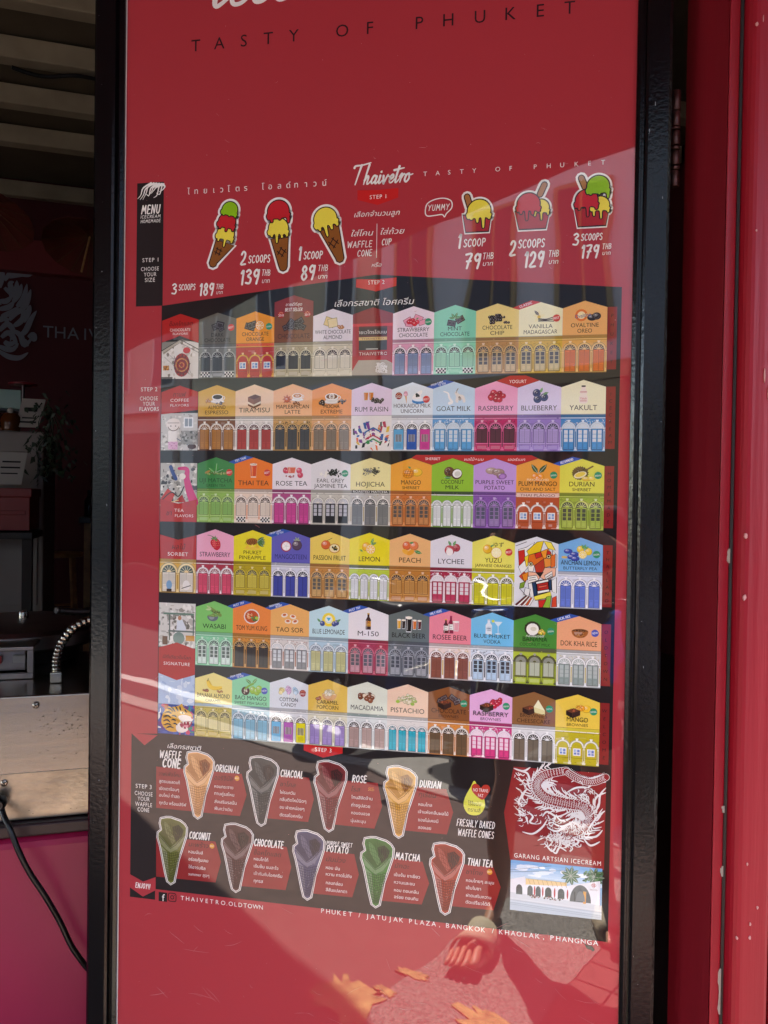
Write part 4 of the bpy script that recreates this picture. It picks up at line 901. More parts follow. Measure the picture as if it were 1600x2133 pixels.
cuppic(994, 448, 482, 29, 23, [(scoop(*q_(998, 440), 24*s2, (.1, .35, .8, .1)), YEL)], ((973, 410), (979, 430)))
cuppic(1109, 440, 476, 36, 27, [(scoop(*q_(1126, 433), 17*s2, (.35, .8, .25)), YEL), (scoop(*q_(1101, 426), 23*s2, (.2, .75, .3, .1)), REDS)], ((1134, 385), (1125, 405)))
cuppic(1233, 434, 470, 36, 28, [(scoop(*q_(1250, 428), 18*s2, (.5, .8, .2)), YEL), (scoop(*q_(1222, 418), 22*s2, (.2, .8, .2)), REDS), (scoop(*q_(1246, 389), 22*s2, (.1, .1, .45)), GRN)], ((1211, 371), (1219, 390)))
k = Ink(.0003)
bub = smooth([q_(*p) for p in ((886, 441), (890, 425), (905, 416), (925, 413), (940, 419), (941, 433), (930, 445), (926, 452), (921, 447), (905, 449), (890, 450))], 4)
k.line(bub, .0016, WHT, closed=True); hline(k, 'YUMMY', 891, 937, 432, 12, WHT, .12); done(k, 'speech_bubble')
# ------------------------------------------------------------------ flavour panels: printed shophouses with a gable label
TXT = '#1b1512'
def facade(k, wall, trim, shut, style='door', orn=0, glass='#2a2b30', n=3, H=.87, seed=0, top=None, louv=True, accent=None):
    rr = random.Random(seed); wall, trim, shut = hexc(wall), hexc(trim), hexc(shut); top = hexc(top) if top else dk(wall, .45)
    k.rect(0, 0, 1, H, wall)
    k.rect(0, H-.085, 1, H, top); k.rect(0, H-.105, 1, H-.085, trim); k.rect(0, H-.122, 1, H-.106, dk(wall, .35))
    for i in range(34):                                        # blotchy print grain
        x, z = rr.random()*.9, rr.random()*(H-.2); w = rr.uniform(.05, .18); k.rect(x, z, min(1, x+w), z+rr.uniform(.01, .06), mix(wall, rr.choice(['#000000', '#ffffff']), rr.uniform(.05, .22)))
    zs = .525 if style != 'sash' else .42; m_ = .02; sw = (1-2*m_)/n; hw = sw*.375; zb = {'door': .03, 'win': .20, 'sash': .17, 'check': .19, 'grid': .05}[style]
    if orn:
        oc = hexc(accent) if accent else (lt(trim, .3) if sum(wall) < sum(trim) else dk(wall, .45))
        for i in range(26 if orn == 1 else 44):
            x, z = rr.uniform(.03, .97), rr.uniform(.60, H-.13); a = rr.uniform(0, 6.3); r_ = rr.uniform(.012, .028)
            k.line(catmull([(x-r_*math.cos(a), z-r_*math.sin(a)), (x+r_*.5*math.sin(a), z-r_*.5*math.cos(a)), (x+r_*math.cos(a), z+r_*math.sin(a))], 3), .011, jit(oc, .2), taper=lambda u: 1.2-u*.8, cap=False)
    for i in range(46):                                        # fine printed texture: mouldings, stains, leaf shadows
        x, z = rr.random(), rr.uniform(.02, H-.02); w = rr.uniform(.008, .05); k.rect(x, z, min(1, x+w), z+rr.uniform(.006, .02), mix(wall, '#1a1512', rr.uniform(.10, .4)))
    for i in range(n+1):                                       # pilasters
        x = m_+i*sw; pw = sw*.085; x0, x1 = max(0, x-pw), min(1, x+pw)
        k.rect(x0, .0, x1, zs+.0, mix(wall, trim, .75)); k.rect(x0+pw*.5, .1, x1-pw*.5, zs-.06, mix(wall, '#000000', .22) if not accent else hexc(accent))
        k.rect(max(0, x-pw*1.5), zs-.02, min(1, x+pw*1.5), zs+.035, trim); k.rect(max(0, x-pw*1.4), zs-.03, min(1, x+pw*1.4), zs-.018, dk(wall, .5)); k.rect(max(0, x-pw*1.4), 0, min(1, x+pw*1.4), .06, trim)
    for i in range(n):
        x = m_+(i+.5)*sw; sc_ = shut if not isinstance(style, tuple) else shut
        k.ring(x, zs, hw*1.0, hw*1.42, dk(trim, .55), 0, 180, 12); k.ring(x, zs, hw*1.05, hw*1.30, trim, 0, 180, 12)
        if n == 3: k.poly([(x-.022, zs+hw*1.30), (x+.022, zs+hw*1.30), (x+.034, zs+hw*1.72), (x-.034, zs+hw*1.72)], lt(trim, .3)); 
        k.rect(x-hw*1.12, zb-.012, x+hw*1.12, zs, dk(wall, .55)); k.ell(x, zs, hw*1.02, hw*1.02, glass, n=18, a1=180)
        if style == 'sash':
            k.rect(x-hw*1.05, zb, x+hw*1.05, zs+.001, wall); k.ell(x, zs, hw*1.0, hw*1.0, wall, n=18, a1=180)
            k.rect(x-hw*.72, zb+.05, x+hw*.72, zs-.03, '#f2efe9'); k.rect(x-hw*.55, zb+.075, x+hw*.55, zs-.055, glass)
            k.rect(x-.008, zb+.075, x+.008, zs-.055, '#f2efe9'); k.rect(x-hw*.55, (zb+zs)/2-.006, x+hw*.55, (zb+zs)/2+.006, '#f2efe9'); k.rect(x-hw*.45, zs-.13, x-hw*.1, zs-.07, '#b9cfe6')
            continue
        for a in range(18, 180, 29): k.line([(x+.02*math.cos(R(a)), zs+.02*math.sin(R(a))), (x+hw*.95*math.cos(R(a)), zs+hw*.95*math.sin(R(a)))], .011, lt(trim, .2), cap=False)
        k.ell(x, zs, hw*.32, hw*.32, trim, n=10, a1=180)
        c_ = shut[i] if isinstance(shut[0], tuple) else shut
        k.rect(x-hw, zb, x+hw, zs, dk(c_, .55)); g = .006
        for sx in (-1, 1):
            a0, a1 = sorted((x+sx*g, x+sx*(hw-.008))); k.rect(a0, zb+.008, a1, zs-.01, jit(c_, .06))
            zc = zb+(zs-zb)*(.36 if style in ('door', 'grid') else .04)
            if style == 'grid':
                k.rect(a0+.012, zc, a1-.012, zs-.03, glass)
                for t in (.3, .65): z = zc+(zs-.03-zc)*t; k.rect(a0+.012, z-.006, a1-.012, z+.006, c_)
            elif louv:
                z = zc+.015
                while z < zs-.04: k.rect(a0+.010, z, a1-.010, z+.011, dk(c_, .34)); z += .024
            if zc > zb+.06: k.rect(a0+.012, zb+.035, a1-.012, zc-.03, dk(c_, .22)); k.rect(a0+.02, zb+.045, a1-.02, zc-.04, c_)
        if style in ('win', 'check'):
            k.rect(x-hw*1.25, zb-.035, x+hw*1.25, zb-.008, trim); k.rect(x-hw*1.2, zb-.045, x+hw*1.2, zb-.036, dk(wall, .5)); k.rect(x-hw*.9, .05, x+hw*.9, zb-.07, mix(wall, '#ffffff', .14))
        if style == 'check' and i != n//2:
            c0 = hw*2/6
            for a in range(6):
                for b_ in range(3): k.rect(x-hw+a*c0, .03+b_*.042, x-hw+(a+1)*c0, .03+(b_+1)*.042, '#1d1d1f' if (a+b_) % 2 else '#e8e6e0')
    k.rect(0, 0, 1, .018, dk(wall, .35))

# ---- little food pictures, drawn round the label's centre (x .5, z 1.3)
def clump(k, x, z, rx, rz, n_, r_, cols, rr, hi=True, sq=1):
    P_ = sorted(((rr.gauss(0, .45), rr.gauss(0, .45)) for i in range(n_)), key=lambda q: -q[1])
    for a, b_ in P_:
        a = max(-1, min(1, a)); b_ = max(-1, min(1, b_)); s_ = r_*rr.uniform(.75, 1.15); c = hexc(rr.choice(cols)); xx, zz = x+a*rx, z+b_*rz; ro = rr.uniform(0, 3.1)
        k.ell(xx, zz, s_*1.12, s_*sq*1.12, dk(c, .5), ro, 9); k.ell(xx, zz, s_*.95, s_*sq*.95, c, ro, 9)
        if hi: k.ell(xx-s_*.25, zz+s_*.3, s_*.32, s_*.24, lt(c, .5), 0, 6)
def leaf(k, x, z, l, a, c='#3f8a35'):
    co_, si = math.cos(a), math.sin(a); p = [(0, 0), (.35, .2), (.7, .16), (1, 0), (.7, -.16), (.35, -.2)]
    k.poly([(x+(u*co_-w*si)*l, z+(u*si+w*co_)*l) for u, w in p], c); k.line([(x, z), (x+co_*l*.9, z+si*l*.9)], l*.06, lt(c, .35), cap=False)
def shade_ball(k, x, z, r_, c, rz=None):
    rz = rz or r_; k.ell(x, z, r_, rz, dk(c, .32), n=16); k.ell(x-.06*r_, z+.08*rz, r_*.9, rz*.88, c, n=16); k.ell(x-.25*r_, z+.3*rz, r_*.5, rz*.42, lt(c, .22), n=12); k.ell(x-.35*r_, z+.42*rz, r_*.18, rz*.14, lt(c, .7), n=8)
def slice_(k, x, z, r_, rind, flesh, pith='#f7ecd0', n_=8):
    k.ell(x, z, r_, r_, rind, n=18); k.ell(x, z, r_*.9, r_*.9, pith, n=18)
    for i in range(n_):
        a = 360/n_*i; k.poly([(x+r_*.1*math.cos(R(a+360/n_/2)), z+r_*.1*math.sin(R(a+360/n_/2)))]+[(x+r_*.8*math.cos(R(a+t)), z+r_*.8*math.sin(R(a+t))) for t in (5, 360/n_/2, 360/n_-5)], flesh)
def block(k, x, z, w, h, a, c, grid=1):
    co_, si = math.cos(a), math.sin(a); T = lambda u, v: (x+u*co_-v*si, z+u*si+v*co_)
    k.poly([T(-w-.012, -h-.012), T(w+.012, -h-.012), T(w+.012, h+.012), T(-w-.012, h+.012)], dk(c, .6)); k.poly([T(-w, -h), T(w, -h), T(w, h), T(-w, h)], c)
    for i in range(grid):
        x0, x1 = -w+2*w*i/grid, -w+2*w*(i+1)/grid; p = w/grid*.2; k.poly([T(x0+p, -h*.75), T(x1-p, -h*.75), T(x1-p, h*.75), T(x0+p, h*.75)], lt(c, .14)); k.poly([T(x0+p*1.7, -h*.55), T(x1-p*1.7, -h*.55), T(x1-p*1.7, h*.55), T(x0+p*1.7, h*.55)], c)
def cube3(k, x, z, s_, tp, fr_, sd_):
    k.poly([(x-s_, z+s_*.1), (x-s_*.1, z-s_*.25), (x-s_*.1, z-s_), (x-s_, z-s_*.55)], fr_); k.poly([(x-s_*.1, z-s_*.25), (x+s_, z+s_*.2), (x+s_, z-s_*.5), (x-s_*.1, z-s_)], sd_); k.poly([(x-s_, z+s_*.1), (x-s_*.1, z-s_*.25), (x+s_, z+s_*.2), (x+s_*.1, z+s_*.5)], tp)
def bowl(k, x, z, w, c, fill):
    k.ell(x, z, w, w*.3, dk(c, .3), n=18); k.ell(x, z, w*.92, w*.25, fill, n=18); k.ell(x, z, w, w*.82, c, n=16, a0=180, a1=360); k.ell(x-w*.2, z-w*.1, w*.5, w*.45, lt(c, .2), n=10, a0=180, a1=360)
def glassy(k, x, z, w, h, c, foam=None, out='#d9dde0'):
    k.poly([(x-w*1.12, z+h), (x-w*.85, z-h), (x+w*.85, z-h), (x+w*1.12, z+h)], out); k.poly([(x-w, z+h*.8), (x-w*.74, z-h*.88), (x+w*.74, z-h*.88), (x+w, z+h*.8)], c); k.poly([(x-w*.7, z+h*.6), (x-w*.55, z-h*.7), (x-w*.3, z-h*.7), (x-w*.4, z+h*.6)], lt(c, .35))
    if foam: k.ell(x, z+h*.85, w*1.1, h*.2, foam, n=10)
def bottle(k, x, z, w, h, c, lab, cap='#d8c060'):
    k.poly([(x-w, z-h), (x+w, z-h), (x+w, z+h*.2), (x+w*.4, z+h*.55), (x+w*.4, z+h), (x-w*.4, z+h), (x-w*.4, z+h*.55), (x-w, z+h*.2)], c); k.rect(x-w*.45, z+h*.86, x+w*.45, z+h*1.02, cap); k.rect(x-w*.98, z-h*.6, x+w*.98, z+h*.05, lab); k.rect(x-w*.6, z-h*.5, x+w*.6, z-h*.42, dk(lab, .5)); k.rect(x-w*.5, z-h*.25, x+w*.5, z-h*.12, dk(lab, .4)); k.line([(x-w*.6, z-h*.9), (x-w*.6, z+h*.1)], w*.25, lt(c, .4))
def cup(k, x, z, r_, liquid, heart=True):
    k.ell(x, z-r_*.75, r_*1.25, r_*.32, '#cfcac4', n=16); k.ell(x, z-r_*.70, r_*1.15, r_*.25, '#f4f1ec', n=16); k.ring(x+r_*1.02, z-r_*.15, r_*.2, r_*.33, '#e6e2dc', 0, 360, 12)
    k.ell(x, z, r_, r_*.88, '#e9e5df', n=16, a0=180, a1=360); k.ell(x, z, r_, r_*.48, '#fbf9f5', n=18); k.ell(x, z, r_*.86, r_*.38, liquid, n=18)
    if heart: k.ell(x, z+.0, r_*.4, r_*.2, lt(liquid, .6), n=10); k.ell(x, z+.0, r_*.18, r_*.09, liquid, n=8)
def beans(k, x, z, rr, n_=7, c='#2a1a14', rx=.14): clump(k, x, z, rx, .04, n_, .032, [c, lt(c, .12)], rr, True, .7)
CH = '#3a241c'
def icon(k, name, rr):
    X, Z = .5, 1.32
    if name == 'darkchoc': block(k, .44, 1.30, .075, .07, .35, '#3c3432', 1); block(k, .56, 1.33, .095, .085, -.25, '#35292a', 1); block(k, .60, 1.24, .06, .045, .5, '#40353a', 1)
    elif name == 'chocorange': block(k, .36, 1.27, .12, .07, -.3, CH, 2); block(k, .42, 1.31, .11, .08, .3, '#33201a', 2); slice_(k, .62, 1.3, .115, '#e8871c', '#f3a83a')
    elif name == 'choc':
        for a in ((.33, 1.24, .10, .06, .4), (.62, 1.35, .13, .07, .5), (.5, 1.27, .14, .08, -.1), (.70, 1.25, .10, .06, -.5), (.42, 1.34, .09, .06, .9)): block(k, *a, jit('#3c2b2b', .2), 2)
        clump(k, .5, 1.18, .2, .03, 9, .02, ['#3a2a2a', '#52403c'], rr)
    elif name == 'whitechoc': block(k, .42, 1.33, .12, .10, -.35, '#ecd592', 3); block(k, .5, 1.31, .11, .10, .15, '#f2e2ae', 3); clump(k, .68, 1.2, .08, .035, 5, .05, ['#b06c33', '#c9874a'], rr, True, .6)
    elif name == 'berrychoc': 
        for a in ((.36, 1.31, .09, .05, .5), (.62, 1.36, .10, .06, -.4), (.72, 1.26, .09, .05, .3), (.40, 1.22, .08, .05, -.2)): block(k, *a, '#ee9cb4', 2)
        clump(k, .5, 1.27, .14, .05, 7, .055, ['#d8283a', '#e8475a'], rr); leaf(k, .56, 1.33, .08, .6)
    elif name == 'mint': block(k, .42, 1.22, .09, .06, -.2, '#33262a', 2); block(k, .62, 1.30, .09, .06, .5, '#3b2a2c', 2); [leaf(k, .5, 1.33, .15, a) for a in (.3, 1.2, 2.2, 3.0)]
    elif name == 'chips': clump(k, .48, 1.29, .2, .09, 42, .034, ['#33251f', '#4d382f', '#251a16'], rr, True, .9); clump(k, .70, 1.2, .1, .02, 5, .025, [CH], rr)
    elif name == 'vanilla': 
        for a in range(5): leaf(k, .46, 1.31, .15, a*1.256+.3, '#efe6a8')
        k.ell(.46, 1.31, .04, .04, '#d7b53a', n=9); [k.line(catmull([(.45, 1.27-.03*i), (.62, 1.25-.02*i), (.80, 1.30-.05*i)], 4), .02, '#3a2a20') for i in range(3)]; leaf(k, .46, 1.34, .16, 2.3, '#4a4030')
    elif name == 'malt': 
        k.ring(.42, 1.32, .085, .14, '#e2762a', 20, 340, 18); k.ell(.42, 1.32, .09, .09, '#f6e3b0', n=14); shade_ball(k, .66, 1.26, .11, '#2d2320', .075); shade_ball(k, .76, 1.29, .10, '#332724', .085); k.ring(.76, 1.29, .05, .065, '#5a4a44')
        k.text('Ovaltine', .46, 1.27, .085, '#ffffff', mw=.36, bold=.03, rot=.16); k.text('Ovaltine', .46, 1.27, .085, '#2a3f8f', mw=.36, bold=.005, rot=.16)
    elif name == 'espresso': cup(k, .52, 1.35, .15, '#241611', False); clump(k, .28, 1.24, .07, .03, 5, .04, ['#b98248'], rr, True, .6); beans(k, .58, 1.2, rr, 8)
    elif name == 'tiramisu': [cube3(k, .5, 1.22+.05*i, .17, c, c2, dk(c2, .2)) for i, (c, c2) in enumerate((('#e8d5b4', '#7a4a30'), ('#e8d5b4', '#efe0c4'), ('#5a2f24', '#8a5638')))]
    elif name == 'maple': cup(k, .62, 1.36, .13, '#c98d58'); [leaf(k, .36, 1.27, .13, a, '#c2571f') for a in (0, .8, 1.6, 2.4, 3.1, -.7, -2.4)]; shade_ball(k, .36, 1.26, .07, '#c2571f'); clump(k, .6, 1.18, .12, .03, 7, .034, ['#8a5128', '#a36a38'], rr, True, .6)
    elif name == 'mocha': cup(k, .5, 1.33, .17, '#7d5436'); k.ring(.5, 1.33, .05, .07, '#f4ead8'); clump(k, .28, 1.18, .09, .03, 6, .045, ['#3a2a26'], rr); beans(k, .76, 1.21, rr, 8, '#33241e', .1)
    elif name == 'rum': [glassy(k, x, 1.33, .055, .11, '#cf7a1e') for x in (.36, .49)]; clump(k, .64, 1.21, .15, .06, 20, .035, ['#2b2024', '#43333a'], rr)
    elif name == 'unicorn': k.line([(.34, 1.34), (.36, 1.16)], .04, '#e0a85e', taper=lambda u: 1.2-u); clump(k, .34, 1.38, .03, .04, 7, .04, ['#f2a2c0', '#f7bfd2'], rr); k.ell(.66, 1.20, .17, .07, '#3f86c4', n=16); k.ell(.66, 1.24, .15, .05, '#e8f2fa', n=14); k.poly(smooth([(.50, 1.25), (.52, 1.33), (.6, 1.40), (.72, 1.46), (.74, 1.40), (.70, 1.34), (.72, 1.26), (.6, 1.24)], 3), '#f4f2ee'); clump(k, .62, 1.35, .08, .05, 5, .03, ['#1c1c1e'], rr, False)
    elif name == 'goat': k.line(catmull([(.26, 1.42), (.36, 1.38), (.40, 1.26), (.46, 1.17), (.40, 1.14)], 5), .05, '#f7f7f5', taper=lambda u: .5+u); k.poly(smooth([(.54, 1.18), (.55, 1.30), (.52, 1.38), (.56, 1.43), (.62, 1.36), (.74, 1.32), (.78, 1.17), (.72, 1.16), (.70, 1.23), (.62, 1.22), (.60, 1.15)], 3), '#e9e5df'); k.line([(.56, 1.42), (.60, 1.49)], .018, '#8a7c6c'); clump(k, .66, 1.25, .08, .05, 6, .024, ['#b9b2a8', '#8d867c'], rr, False); k.ell(.555, 1.39, .01, .01, '#222')
    elif name == 'raspberry': clump(k, .5, 1.3, .24, .085, 17, .062, ['#c81f3a', '#de3c55', '#b3172f'], rr)
    elif name == 'blueberry': [shade_ball(k, x, z, .095, '#33406e') for x, z in ((.44, 1.36), (.46, 1.22), (.61, 1.26))]; [k.ring(x, z, .02, .04, '#1c2444') for x, z in ((.44, 1.37), (.47, 1.23), (.62, 1.27))]; leaf(k, .52, 1.36, .14, 1.2, '#4f9a3c'); leaf(k, .58, 1.33, .14, .3, '#3c8030')
    elif name == 'yakult': k.poly(smooth([(.42, 1.12), (.40, 1.24), (.43, 1.31), (.41, 1.36), (.45, 1.44), (.46, 1.5), (.54, 1.5), (.55, 1.44), (.59, 1.36), (.57, 1.31), (.60, 1.24), (.58, 1.12)], 3), '#f1e3d6'); k.rect(.455, 1.49, .545, 1.525, '#2a2a2c'); k.rect(.425, 1.36, .575, 1.39, '#d8a59a'); k.text('Yakult', .5, 1.2, .05, '#c62a2a', mw=.15, bold=.02); k.rect(.425, 1.16, .575, 1.175, '#c8584e')
    elif name == 'matcha': clump(k, .52, 1.25, .24, .04, 26, .03, ['#7c9a4a', '#93ad5e', '#5f7f38'], rr); leaf(k, .5, 1.28, .24, 1.45, '#3d9a3a'); leaf(k, .5, 1.27, .24, .4, '#2f8434'); leaf(k, .46, 1.27, .2, 2.5, '#55aa48'); k.ell(.28, 1.28, .08, .03, '#b08a4a', .4)
    elif name == 'thaitea': glassy(k, .5, 1.33, .085, .17, '#d8481c', '#f4e3d0', '#e8a27a'); clump(k, .5, 1.48, .05, .015, 8, .02, ['#efd9c2', '#e7c6aa'], rr, False); k.line([(.47, 1.2), (.47, 1.4)], .03, '#f08a4a'); k.rect(.43, 1.15, .57, 1.17, '#f3e6d8')
    elif name == 'rosetea': clump(k, .36, 1.33, .06, .04, 6, .055, ['#d8485f', '#e87f8f'], rr); glassy(k, .5, 1.34, .10, .08, '#d9694e', None, '#e9c9bd'); [shade_ball(k, x, z, .075, '#d94a6a') for x, z in ((.69, 1.33), (.72, 1.22))]; k.ring(.72, 1.22, .03, .04, '#b02a4c'); clump(k, .46, 1.18, .1, .02, 9, .022, ['#7a3a3a', '#b9616a'], rr)
    elif name == 'earlgrey': clump(k, .56, 1.28, .2, .08, 40, .03, ['#232620', '#34382c', '#191b16'], rr, False, .5); [[leaf(k, x, z, .06, a*1.26, '#f3f0e4') for a in range(5)] for x, z in ((.26, 1.25), (.36, 1.21), (.40, 1.28))]
    elif name == 'hojicha': clump(k, .42, 1.33, .12, .1, 36, .025, ['#8a8a7c', '#a4a496', '#6d6d60'], rr, False, .5); clump(k, .62, 1.33, .12, .11, 36, .025, ['#3a3a34', '#55554a', '#2a2a26'], rr, False, .5)
    elif name == 'mango': shade_ball(k, .64, 1.31, .14, '#f5c02a', .10); shade_ball(k, .43, 1.28, .14, '#ef9d1c', .12); [k.line([(.32+.06*i, 1.20), (.38+.06*i, 1.37)], .012, '#b96a10') for i in range(4)]; [k.line([(.31, 1.24+.05*i), (.56, 1.22+.05*i)], .012, '#b96a10') for i in range(3)]; leaf(k, .5, 1.4, .1, 2.6)
    elif name == 'coconut': shade_ball(k, .42, 1.33, .125, '#6b4526', .12); clump(k, .42, 1.33, .08, .07, 14, .018, ['#8a6038', '#4a2d18'], rr, False); k.ell(.6, 1.28, .135, .13, '#5a3a22', .4); k.ell(.61, 1.29, .11, .10, '#f6f4ee', .4); k.ell(.62, 1.28, .075, .065, '#d9d6cc', .4); leaf(k, .3, 1.19, .18, .0)
    elif name == 'potato': shade_ball(k, .42, 1.36, .14, '#b59a8c', .08); shade_ball(k, .58, 1.33, .15, '#a5897e', .085); shade_ball(k, .66, 1.24, .12, '#93707a', .08); k.ell(.68, 1.23, .085, .065, '#9a62b4', .2); k.ell(.68, 1.23, .06, .045, '#b884cc', .2); clump(k, .5, 1.35, .15, .05, 12, .008, ['#7c6258'], rr, False)
    elif name == 'plum': leaf(k, .5, 1.31, .26, 2.2, '#3c5c2c'); leaf(k, .52, 1.31, .28, .85, '#34552a'); shade_ball(k, .43, 1.23, .075, '#f0921c', .085); shade_ball(k, .57, 1.22, .075, '#f29c22', .085); shade_ball(k, .5, 1.18, .07, '#ef8a14', .075)
    elif name == 'durian': 
        p = [(.46+.17*(1+(.16 if i % 2 else 0))*math.cos(2*math.pi*i/44), 1.32+.145*(1+(.16 if i % 2 else 0))*math.sin(2*math.pi*i/44)) for i in range(44)]; k.poly(p, '#6a5a2e'); clump(k, .46, 1.33, .12, .1, 22, .02, ['#86743c', '#57491f'], rr); k.ell(.46, 1.28, .15, .075, '#efe4b6', .3); k.ell(.46, 1.29, .12, .05, '#e8cf4e', .3); k.line([(.6, 1.40), (.74, 1.48)], .035, '#7a6234'); shade_ball(k, .60, 1.19, .11, '#e3c33c', .055); shade_ball(k, .72, 1.2, .08, '#efd65a', .05)
    elif name == 'strawberry': k.poly(smooth([(.40, 1.38), (.38, 1.28), (.47, 1.16), (.56, 1.12), (.64, 1.2), (.63, 1.34), (.53, 1.42)], 4), '#c62438'); k.poly(smooth([(.43, 1.36), (.43, 1.28), (.49, 1.20), (.52, 1.27), (.5, 1.38)], 3), '#dc4a58'); [k.ell(.43+.05*(i % 4)+.012*(i//4), 1.34-.05*(i//4)+.01*(i % 2), .007, .010, '#f2c48a', .3, 6) for i in range(14)]; [leaf(k, .48, 1.40, .1, a, '#4c8a36') for a in (-.5, .4, 1.2, 2.2, 3.0)]; k.line(catmull([(.48, 1.42), (.4, 1.48), (.30, 1.5)], 4), .012, '#4a6a2c')
    elif name == 'pineapple': k.ell(.48, 1.36, .15, .09, '#a0622a', .1); [k.line([(.34+.05*i, 1.29), (.42+.05*i, 1.43)], .01, '#5a3414') for i in range(6)]; [k.line([(.36+.05*i, 1.43), (.30+.06*i, 1.3)], .01, '#5a3414') for i in range(5)]; [leaf(k, .62, 1.36, .22, a, '#4d7a3a') for a in (-.6, -.25, 0, .3, .6)]; [k.poly([(.3+.13*i, 1.18), (.43+.13*i, 1.2), (.37+.12*i, 1.31)], c) for i, c in enumerate(('#f0c93a', '#f7da5e', '#eabf2c'))]; k.ell(.5, 1.19, .22, .035, '#efcb48')
    elif name == 'mangosteen': k.ell(.38, 1.27, .14, .14, '#a5203a'); k.ell(.38, 1.27, .115, .115, '#e7c4c4'); k.ell(.38, 1.27, .10, .10, '#f8f5f2'); [k.line([(.38, 1.27), (.38+.09*math.cos(a), 1.27+.09*math.sin(a))], .008, '#d5cccc') for a in (0, 1.2, 2.4, 3.6, 4.9)]; shade_ball(k, .66, 1.3, .13, '#584458'); [leaf(k, .66, 1.42, .1, a, '#8fa07a') for a in (.1, 1, 2, 3)]
    elif name == 'passion': shade_ball(k, .40, 1.33, .12, '#d9672c', .115); k.line([(.44, 1.44), (.56, 1.5)], .012, '#5a4a2a'); k.ell(.62, 1.25, .145, .12, '#c98a2c'); k.ell(.62, 1.25, .125, .10, '#f2e3b4'); clump(k, .62, 1.25, .08, .06, 26, .018, ['#2a2a20', '#4a4a34', '#caa83a'], rr, False)
    elif name == 'lemon': shade_ball(k, .42, 1.31, .11, '#f0b61c'); slice_(k, .53, 1.25, .115, '#e5a51a', '#f4bb3e'); leaf(k, .54, 1.37, .17, 1.2, '#5b9a3a'); leaf(k, .54, 1.36, .15, .4, '#4a8a30'); leaf(k, .34, 1.19, .1, 2.6)
    elif name == 'peach': shade_ball(k, .42, 1.36, .105, '#e26a34'); shade_ball(k, .60, 1.36, .11, '#e8804a'); leaf(k, .48, 1.42, .12, .2); k.ell(.40, 1.21, .10, .055, '#f0b13c', -.5); k.ell(.52, 1.2, .10, .055, '#eaa02c', .6); leaf(k, .60, 1.24, .2, -.3)
    elif name == 'lychee': shade_ball(k, .62, 1.34, .095, '#b23a48'); shade_ball(k, .46, 1.28, .12, '#c24a55'); k.ell(.46, 1.24, .085, .09, '#f6eeec'); clump(k, .6, 1.33, .06, .06, 10, .014, ['#d86a70', '#93283a'], rr, False); leaf(k, .5, 1.38, .15, 2.1, '#3f8a3a'); leaf(k, .54, 1.38, .15, 1.1, '#4f9a44')
    elif name == 'yuzu': shade_ball(k, .36, 1.33, .11, '#e5b41c'); slice_(k, .57, 1.25, .13, '#e2b53a', '#f6ecb4', '#f9f3d4'); leaf(k, .42, 1.38, .1, .6); k.text('ゆず', .62, 1.39, .09, '#2b2b22', bold=-.01)
    elif name == 'anchan': [shade_ball(k, x, z, .1, '#3a4aa8', .06) for x, z in ((.22, 1.33), (.36, 1.26), (.3, 1.2), (.38, 1.16))]; [shade_ball(k, x, z, .085, '#f0cf3a') for x, z in ((.5, 1.38), (.68, 1.33))]; slice_(k, .55, 1.26, .095, '#e9c02c', '#f7dc6a'); [leaf(k, .58, 1.38, .13, a, '#4c9a3c') for a in (.6, 1.3, 2)]; k.ell(.14, 1.19, .07, .03, '#d9b96a')
    elif name == 'wasabi': k.line([(.40, 1.46), (.66, 1.30)], .085, '#7f9a4a'); clump(k, .55, 1.37, .12, .06, 14, .024, ['#6a8a3a', '#94ad5c', '#55722e'], rr); leaf(k, .42, 1.45, .16, 2.6, '#a9c47c'); leaf(k, .42, 1.44, .16, 3.2, '#b8cf8e'); bowl(k, .46, 1.26, .15, '#6a757c', '#8fae52'); clump(k, .46, 1.28, .07, .02, 9, .03, ['#9abf5c', '#84a848'], rr)
    elif name == 'tomyum': k.ell(.5, 1.3, .21, .19, '#e9e0d4'); k.ell(.5, 1.3, .18, .16, '#c9501c'); clump(k, .47, 1.31, .12, .1, 12, .045, ['#e8823c', '#d85c24', '#f0a860'], rr, True, .5); clump(k, .55, 1.24, .1, .05, 8, .028, ['#5f9a3c', '#3f7a2c'], rr); k.ell(.64, 1.27, .05, .04, '#b9cf4a')
    elif name == 'taosor': [(k.ell(x, z, .085, .055, '#f3e4d2', a), k.ell(x, z+.012, .05, .03, '#cf6a34', a)) for x, z, a in ((.36, 1.37, .2), (.58, 1.34, -.2), (.45, 1.22, 0), (.64, 1.22, .3))]
    elif name == 'bluelemon': k.ring(.5, 1.31, .10, .17, '#f0d83c'); k.ring(.5, 1.31, .085, .105, '#f7f0b4'); k.ell(.5, 1.33, .085, .085, '#eef4e6'); k.poly([(.44, 1.36), (.56, 1.36), (.5, 1.27)], '#4ab4dc'); [shade_ball(k, x, z, .065, '#3c4c8c') for x, z in ((.34, 1.21), (.64, 1.21), (.70, 1.24))]; leaf(k, .30, 1.24, .13, 2.4); leaf(k, .7, 1.26, .13, .6)
    elif name == 'energy': bottle(k, .5, 1.31, .065, .2, '#3a1c10', '#d39a2c', '#c8a23a'); k.text('M', .5, 1.25, .07, '#8a1a14', bold=.03)
    elif name == 'blackbeer': [glassy(k, x, 1.28, w, h, c, '#f2e9d8') for x, w, h, c in ((.26, .045, .12, '#e2a82c'), (.37, .045, .115, '#2a1a16'), (.5, .075, .19, '#1c1413'), (.64, .045, .12, '#d8742c'), (.76, .045, .115, '#5a1c1c'))]
